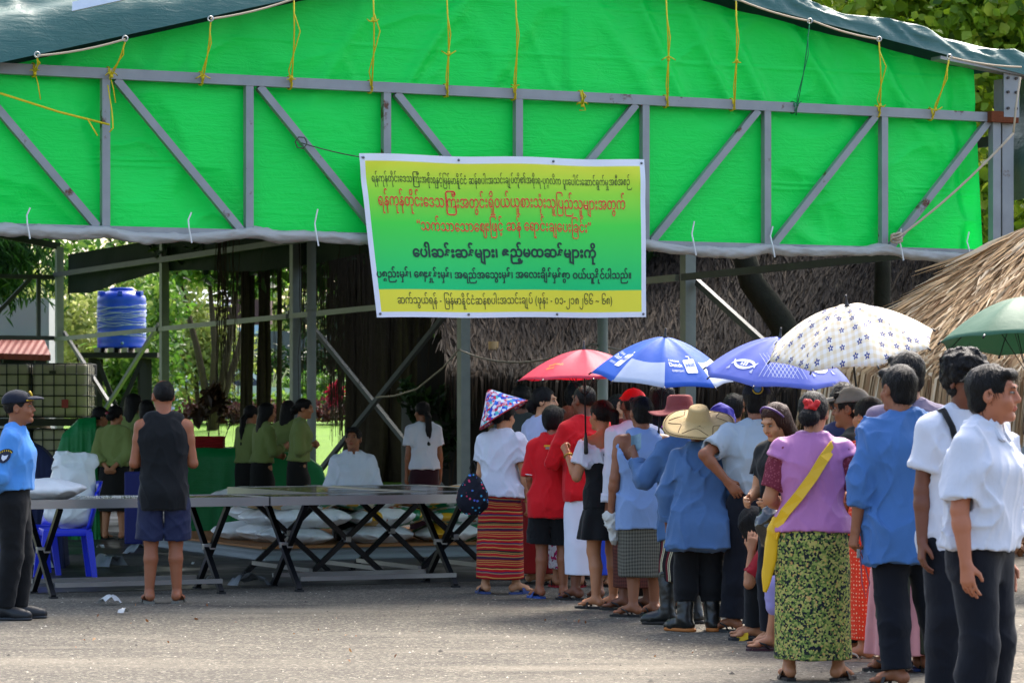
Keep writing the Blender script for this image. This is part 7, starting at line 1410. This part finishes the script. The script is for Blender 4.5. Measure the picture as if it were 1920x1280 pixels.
    q = person('crouching girl in a red T-shirt holding her bowed head', 1500, 19.3, 74, 1.50, 'f', skinc=S1, hair='curtain', hipz=.24, pitch=26, head=(0, 34), armL=((.2, .80, -.55), (-.15, -.50, .9)), armR=((.2, .85, -.5), (-.15, -.45, .9)), ank=((-.10, .28), (.10, .33)), pole=((-.1, 1, .3), (.1, 1, .3)), wear=[(shirt, W['red'] if False else cloth('#8e0f1c', 'crimson_cotton'), .75, -.08, .03, False, .0, .012), (trousers, W['black'], 1.0, .02)]); soles(q, '#1a1c20', 'slide', '#c8a010')
    q = person('crouching person with lavender rolled trousers mostly behind the purple blouse', 1540, 18.5, 78, 1.40, 'f', skinc=S1, hair='lowbun', hipz=.26, pitch=10, head=(0, 30), armL='front', armR='front', ank=((-.10, .30), (.10, .33)), pole=((-.1, 1, .3), (.1, 1, .3)), wear=[(shirt, W['lavp'], .75, -.08, .03, False), (trousers, W['lavp'], .62, .02)]); soles(q, '#3a2028')
    # --- purple blouse woman
    q = person('woman in a purple blouse with yellow flowered longyi and a yellow sling', 1524, 16.45, -5, 1.575, 'f', 1.16, skinc=S1, hair='lowbun', head=(-14, 4), armL=((.30, .06, -1), (-.35, .95, -.25)), armR=((.34, .06, -1), (-.40, .95, .05)), ank=((-.13, -.02), (.14, -.02)), footyaw=(12, -28), wear=[(shirt, W['purple'], .10, .0, .026, False, .03, .012), (skirt, pat('yellow_floral'), .125, .14, .012, .19, .15, .010, 4)])
    lace = pat('lace')
    for sg, k in ((-1, 'L'), (1, 'R')):
        sh, el = q.sh[k], q.el[k]; u = nrm(el-sh); b = SDF(); b.cone(sh+u*.01, sh+u*.205, .074*q.s, .074*q.s, .02, cut=True); b.cone(sh+u*.17, sh+u*.26, .060*q.s, .066*q.s, .003, sub=True)
        V, F = b.mesh(.008, fold=folds(.008, 4, 14, 9)); npmesh('lace_sleeve', V, F, lace, q.o)
    soles(q, '#1c1816', 'slide', '#241c18')
    g_ = np.random.default_rng(4); b = SDF()
    for k in range(9): c = q.Hh(.0, -.105, .025)+q.Mh@(g_.normal(size=3).astype(f32)*V3(.020, .008, .016)); b.ell(c, V3(.017, .014, .017), None, .004)
    V, F = b.mesh(.006, fold=folds(.006, 8, 50, 50)); npmesh('hair_flower', V, F, plain('red_flower', '#b81410', .6, var=.4, vs=60), q.o)
    yl = plain('yellow_vinyl', '#d8a80e', .45, bs=12, bst=.2); sb = empty('sling_bag', q.o.location, q.o.rotation_euler.z); tag(sb, 'bright yellow sling bag slung across the back of the purple blouse', 'bag')
    pts = [(.135, .02, .495), (.11, -.090, .47), (.06, -.145, .40), (-.0, -.155, .30), (-.08, -.158, .19), (-.155, -.13, .10), (-.20, -.09, .02), (-.215, -.06, -.04)]; pv = [vec(q.T(*p)) for p in pts]; v = []; f = []
    for i, p in enumerate(pv):
        d = (pv[min(i+1, len(pv)-1)]-pv[max(i-1, 0)]).normalized(); nm = Vector((p.x*.35, p.y-(.0), 0)).normalized(); sd_ = d.cross(nm).normalized()*.029; v += [p-sd_+nm*.006, p+sd_+nm*.006, p+sd_-nm*.006, p-sd_-nm*.006]
    for i in range(len(pv)-1): f += [(4*i+a, 4*i+(a+1) % 4, 4*i+4+(a+1) % 4, 4*i+4+a) for a in range(4)]
    pymesh('strap', v, f, yl, sb, False); b = SDF(); a0 = q.T(-.205, -.06, .02); b.loft(a0, rot('Y', 10), [(-.36, .006, .006, 0), (-.30, .020, .010, 0), (-.15, .033, .014, 0), (0, .034, .018, 0), (.05, .024, .012, 0)], .006, 2.6); V, F = b.mesh(.0055, fold=folds(.006, 3, 14, 6)); npmesh('pouch', V, F, yl, sb)
    hb = q.W(q.gripL); b = SDF(); b.ell((0, 0, -.12), (.070, .07, .105)); b.cone((0, 0, -.04), (.01, 0, .05), .03, .016, .04); V, F = b.mesh(.008, fold=folds(.020, 7, 14, 12)); o = npmesh('plastic_bag', V, F, plain('black_film', '#101214', .12, 0, .7)); o.location = P(1446, 948, 16.9); tag(o, 'shiny black plastic carrier bag at the left side of the purple blouse', 'bag')
    # --- behind her: navy shirt, cap, dotted dress
    q = person('dark-haired man in a navy shirt with pale blue collar', 1584, 18.6, 2, 1.63, skinc=S2, hair='messy', bulk=1.08, wear=[(shirt, W['nav3'], .6, -.12, .034, False), (trousers, cloth('#24406a', 'blue_jeans'), 1, .02)]); soles(q)
    tube_child(q, 'shirt_collar', cloth('#5078a8', 'collar_blue'), [q.nb+q.Mt@(V3(.075*math.cos(t), .02+.068*math.sin(t), .03+.012*math.cos(2*t))) for t in np.linspace(0, 6.2832, 25)], .020, 8)
    q = person('man in a grey baseball cap and dark T-shirt looking left', 1612, 18.0, 62, 1.60, skinc=S2, hair='short', head=(8, 4), face=True, wear=[(shirt, W['grey'], .6, -.12), (trousers, W['navy'], 1, .03)]); soles(q); cap(q, cloth('#77736c', 'grey_cap'), cloth('#8f8a80', 'grey_peak'))
    q = person('woman in an orange dotted dress gripping the checked umbrella with both hands', 1640, 17.75, 42, 1.55, 'f', skinc=S1, hair='lowbun', armL=((.20, .38, -1), (-.22, .45, .95)), armR=((.25, .55, -1), (-.50, .60, .85)), curlL=1, curlR=1, wear=[(shirt, pat('polka'), .7, -.06, .03, False), (skirt, pat('polka'), .13, .13, .012, .15, .13)], footyaw=(35, 20)); soles(q, '#a8927a', 'flip', '#a8a090')
    tube_child(q, 'earring', plain('gold', '#b08a40', .3, .8), [q.Hh(-.086, 0, -.03), q.Hh(-.087, 0, -.045)], .006, 6)
    q = person('woman in a long pink skirt standing close behind the blue-shirted man', 1690, 17.05, 6, 1.46, 'f', skinc=S1, hair='bob', wear=[(shirt, W['pink'], .6, -.06, .028, False), (skirt, W['pink'], .10, .13, .012, .19, .15, .02, 7)]); soles(q, '#2c4a88')
    q = person('tall man in a mauve T-shirt behind the blue-shirted man', 1708, 16.95, 12, 1.80, skinc=S2, hair='short', bulk=1.05, head=(14, 2), wear=[(shirt, W['lav'], .6, -.12, .03, False), (trousers, cloth('#3a4030', 'olive_twill'), 1, .03)], footyaw=(40, -20)); soles(q)
    bl = person('man in a blue chambray shirt with rolled sleeves and dark trousers', 1694, 16.1, 14, 1.715, bulk=1.02, skinc=S2, hair='short', head=(16, 3), armL=((.24, -.02, -1), (.10, .16, -1)), armR=((.12, .15, -1), (-.3, .8, -.5)), curlL=.8, ank=((-.06, -.06), (.24, .02)), footyaw=(40, -10), wear=[(shirt, W['denim2'], 1.42, -.22, .046, True, .04, .020), (trousers, W['navy'], 1.0, .024)]); soles(bl, '#1e1e1e', 'wide', '#3a3836')
    q = bl; hp = q.W(q.gripL); mb = MB(); mb.tube([hp+Vector((0, -.01, 0)), hp+Vector((.03, -.02, -.08)), hp+Vector((.06, -.02, -.2)), hp+Vector((.04, -.02, -.28)), hp+Vector((.02, -.02, -.2)), hp+Vector((.01, -.02, -.05))], .004, 5); o = mb.build('key_lanyard', plain('pink_cord', '#9a4a54', .6), None, True); tag(o, 'keys on a pinkish lanyard held by the man in the blue shirt', 'keys')
    mb = MB(); mb.bbox(hp+Vector((0, -.03, -.04)), (.02, .012, .05), .004); mb.build('key', plain('key_steel', '#8f9294', .3, .8), o)
    # --- right foreground
    q = person('curly-haired man in a white T-shirt with a black strap', 1800, 14.6, -158, 1.745, skinc='#6a3d28', hair='curly', face=True, head=(8, 0), wear=[(shirt, W['white'], .62, -.14, .034, False, .02, .012), (trousers, W['navy'], 1.0, .03)]); soles(q)
    rp = [q.T(.115, -.06, .51), q.T(.118, .03, .53), q.T(.115, .105, .46), q.T(.105, .142, .36), q.T(.10, .15, .25)]; tube_child(q, 'bag_strap', W['black'], rp, .016, 6)
    q = person('man in a white short-sleeved shirt and dark trousers at the right edge', 1838, 13.3, -122, 1.665, bulk=1.10, skinc='#a8684a', hair='short', face=True, head=(12, 2), armR=((.20, .0, -1), (.04, .20, -1)), armL='down', curlL=.3, curlR=.28, hsc=1.1, wear=[(shirt, W['white'], .80, .02, .046, True, .03, .020), (trousers, W['navy'], 1.0, .022), (shoes,)])
    q.o.location.z = 0
    cm = W['white']; 
    for sg in (-1, 1):
        v = [q.nb+q.Mt@(V3(*p)*V3(sg, 1, 1)) for p in ((.012, .092, .028), (.065, .055, .085), (.085, .035, .045), (.062, .115, -.005), (.03, .118, -.012))]; v2 = [p+q.Mt@V3(0, .006, .006) for p in v]; n = 5; pymesh('collar_flap', [vec(p) for p in v+v2], [tuple(range(5)), tuple(range(9, 4, -1))]+[(k, n+k, n+(k+1) % n, (k+1) % n) for k in range(n)], cm, q.o)
    q = person('person in a navy shirt under the green umbrella, cut off by the frame edge', 2006, 15.85, 10, 1.60, 'f', skinc=S2, hair='lowbun', armL=((.25, .25, -1), (.1, .5, .9)), curlL=1, wear=[(shirt, W['nav3'], .7, -.1, .03, False), (trousers, W['navy'], 1, .02)]); soles(q)
    mb = MB(); mb.bbox((0, 0, .2), (.16, .16, .26), .03); o = mb.build('orange_bag', plain('orange_vinyl', '#c8551c', .5), None, True); o.location = G(1803, 17.6, -.0); tag(o, 'orange bag on the ground between the legs at the right', 'bag')
crowd()
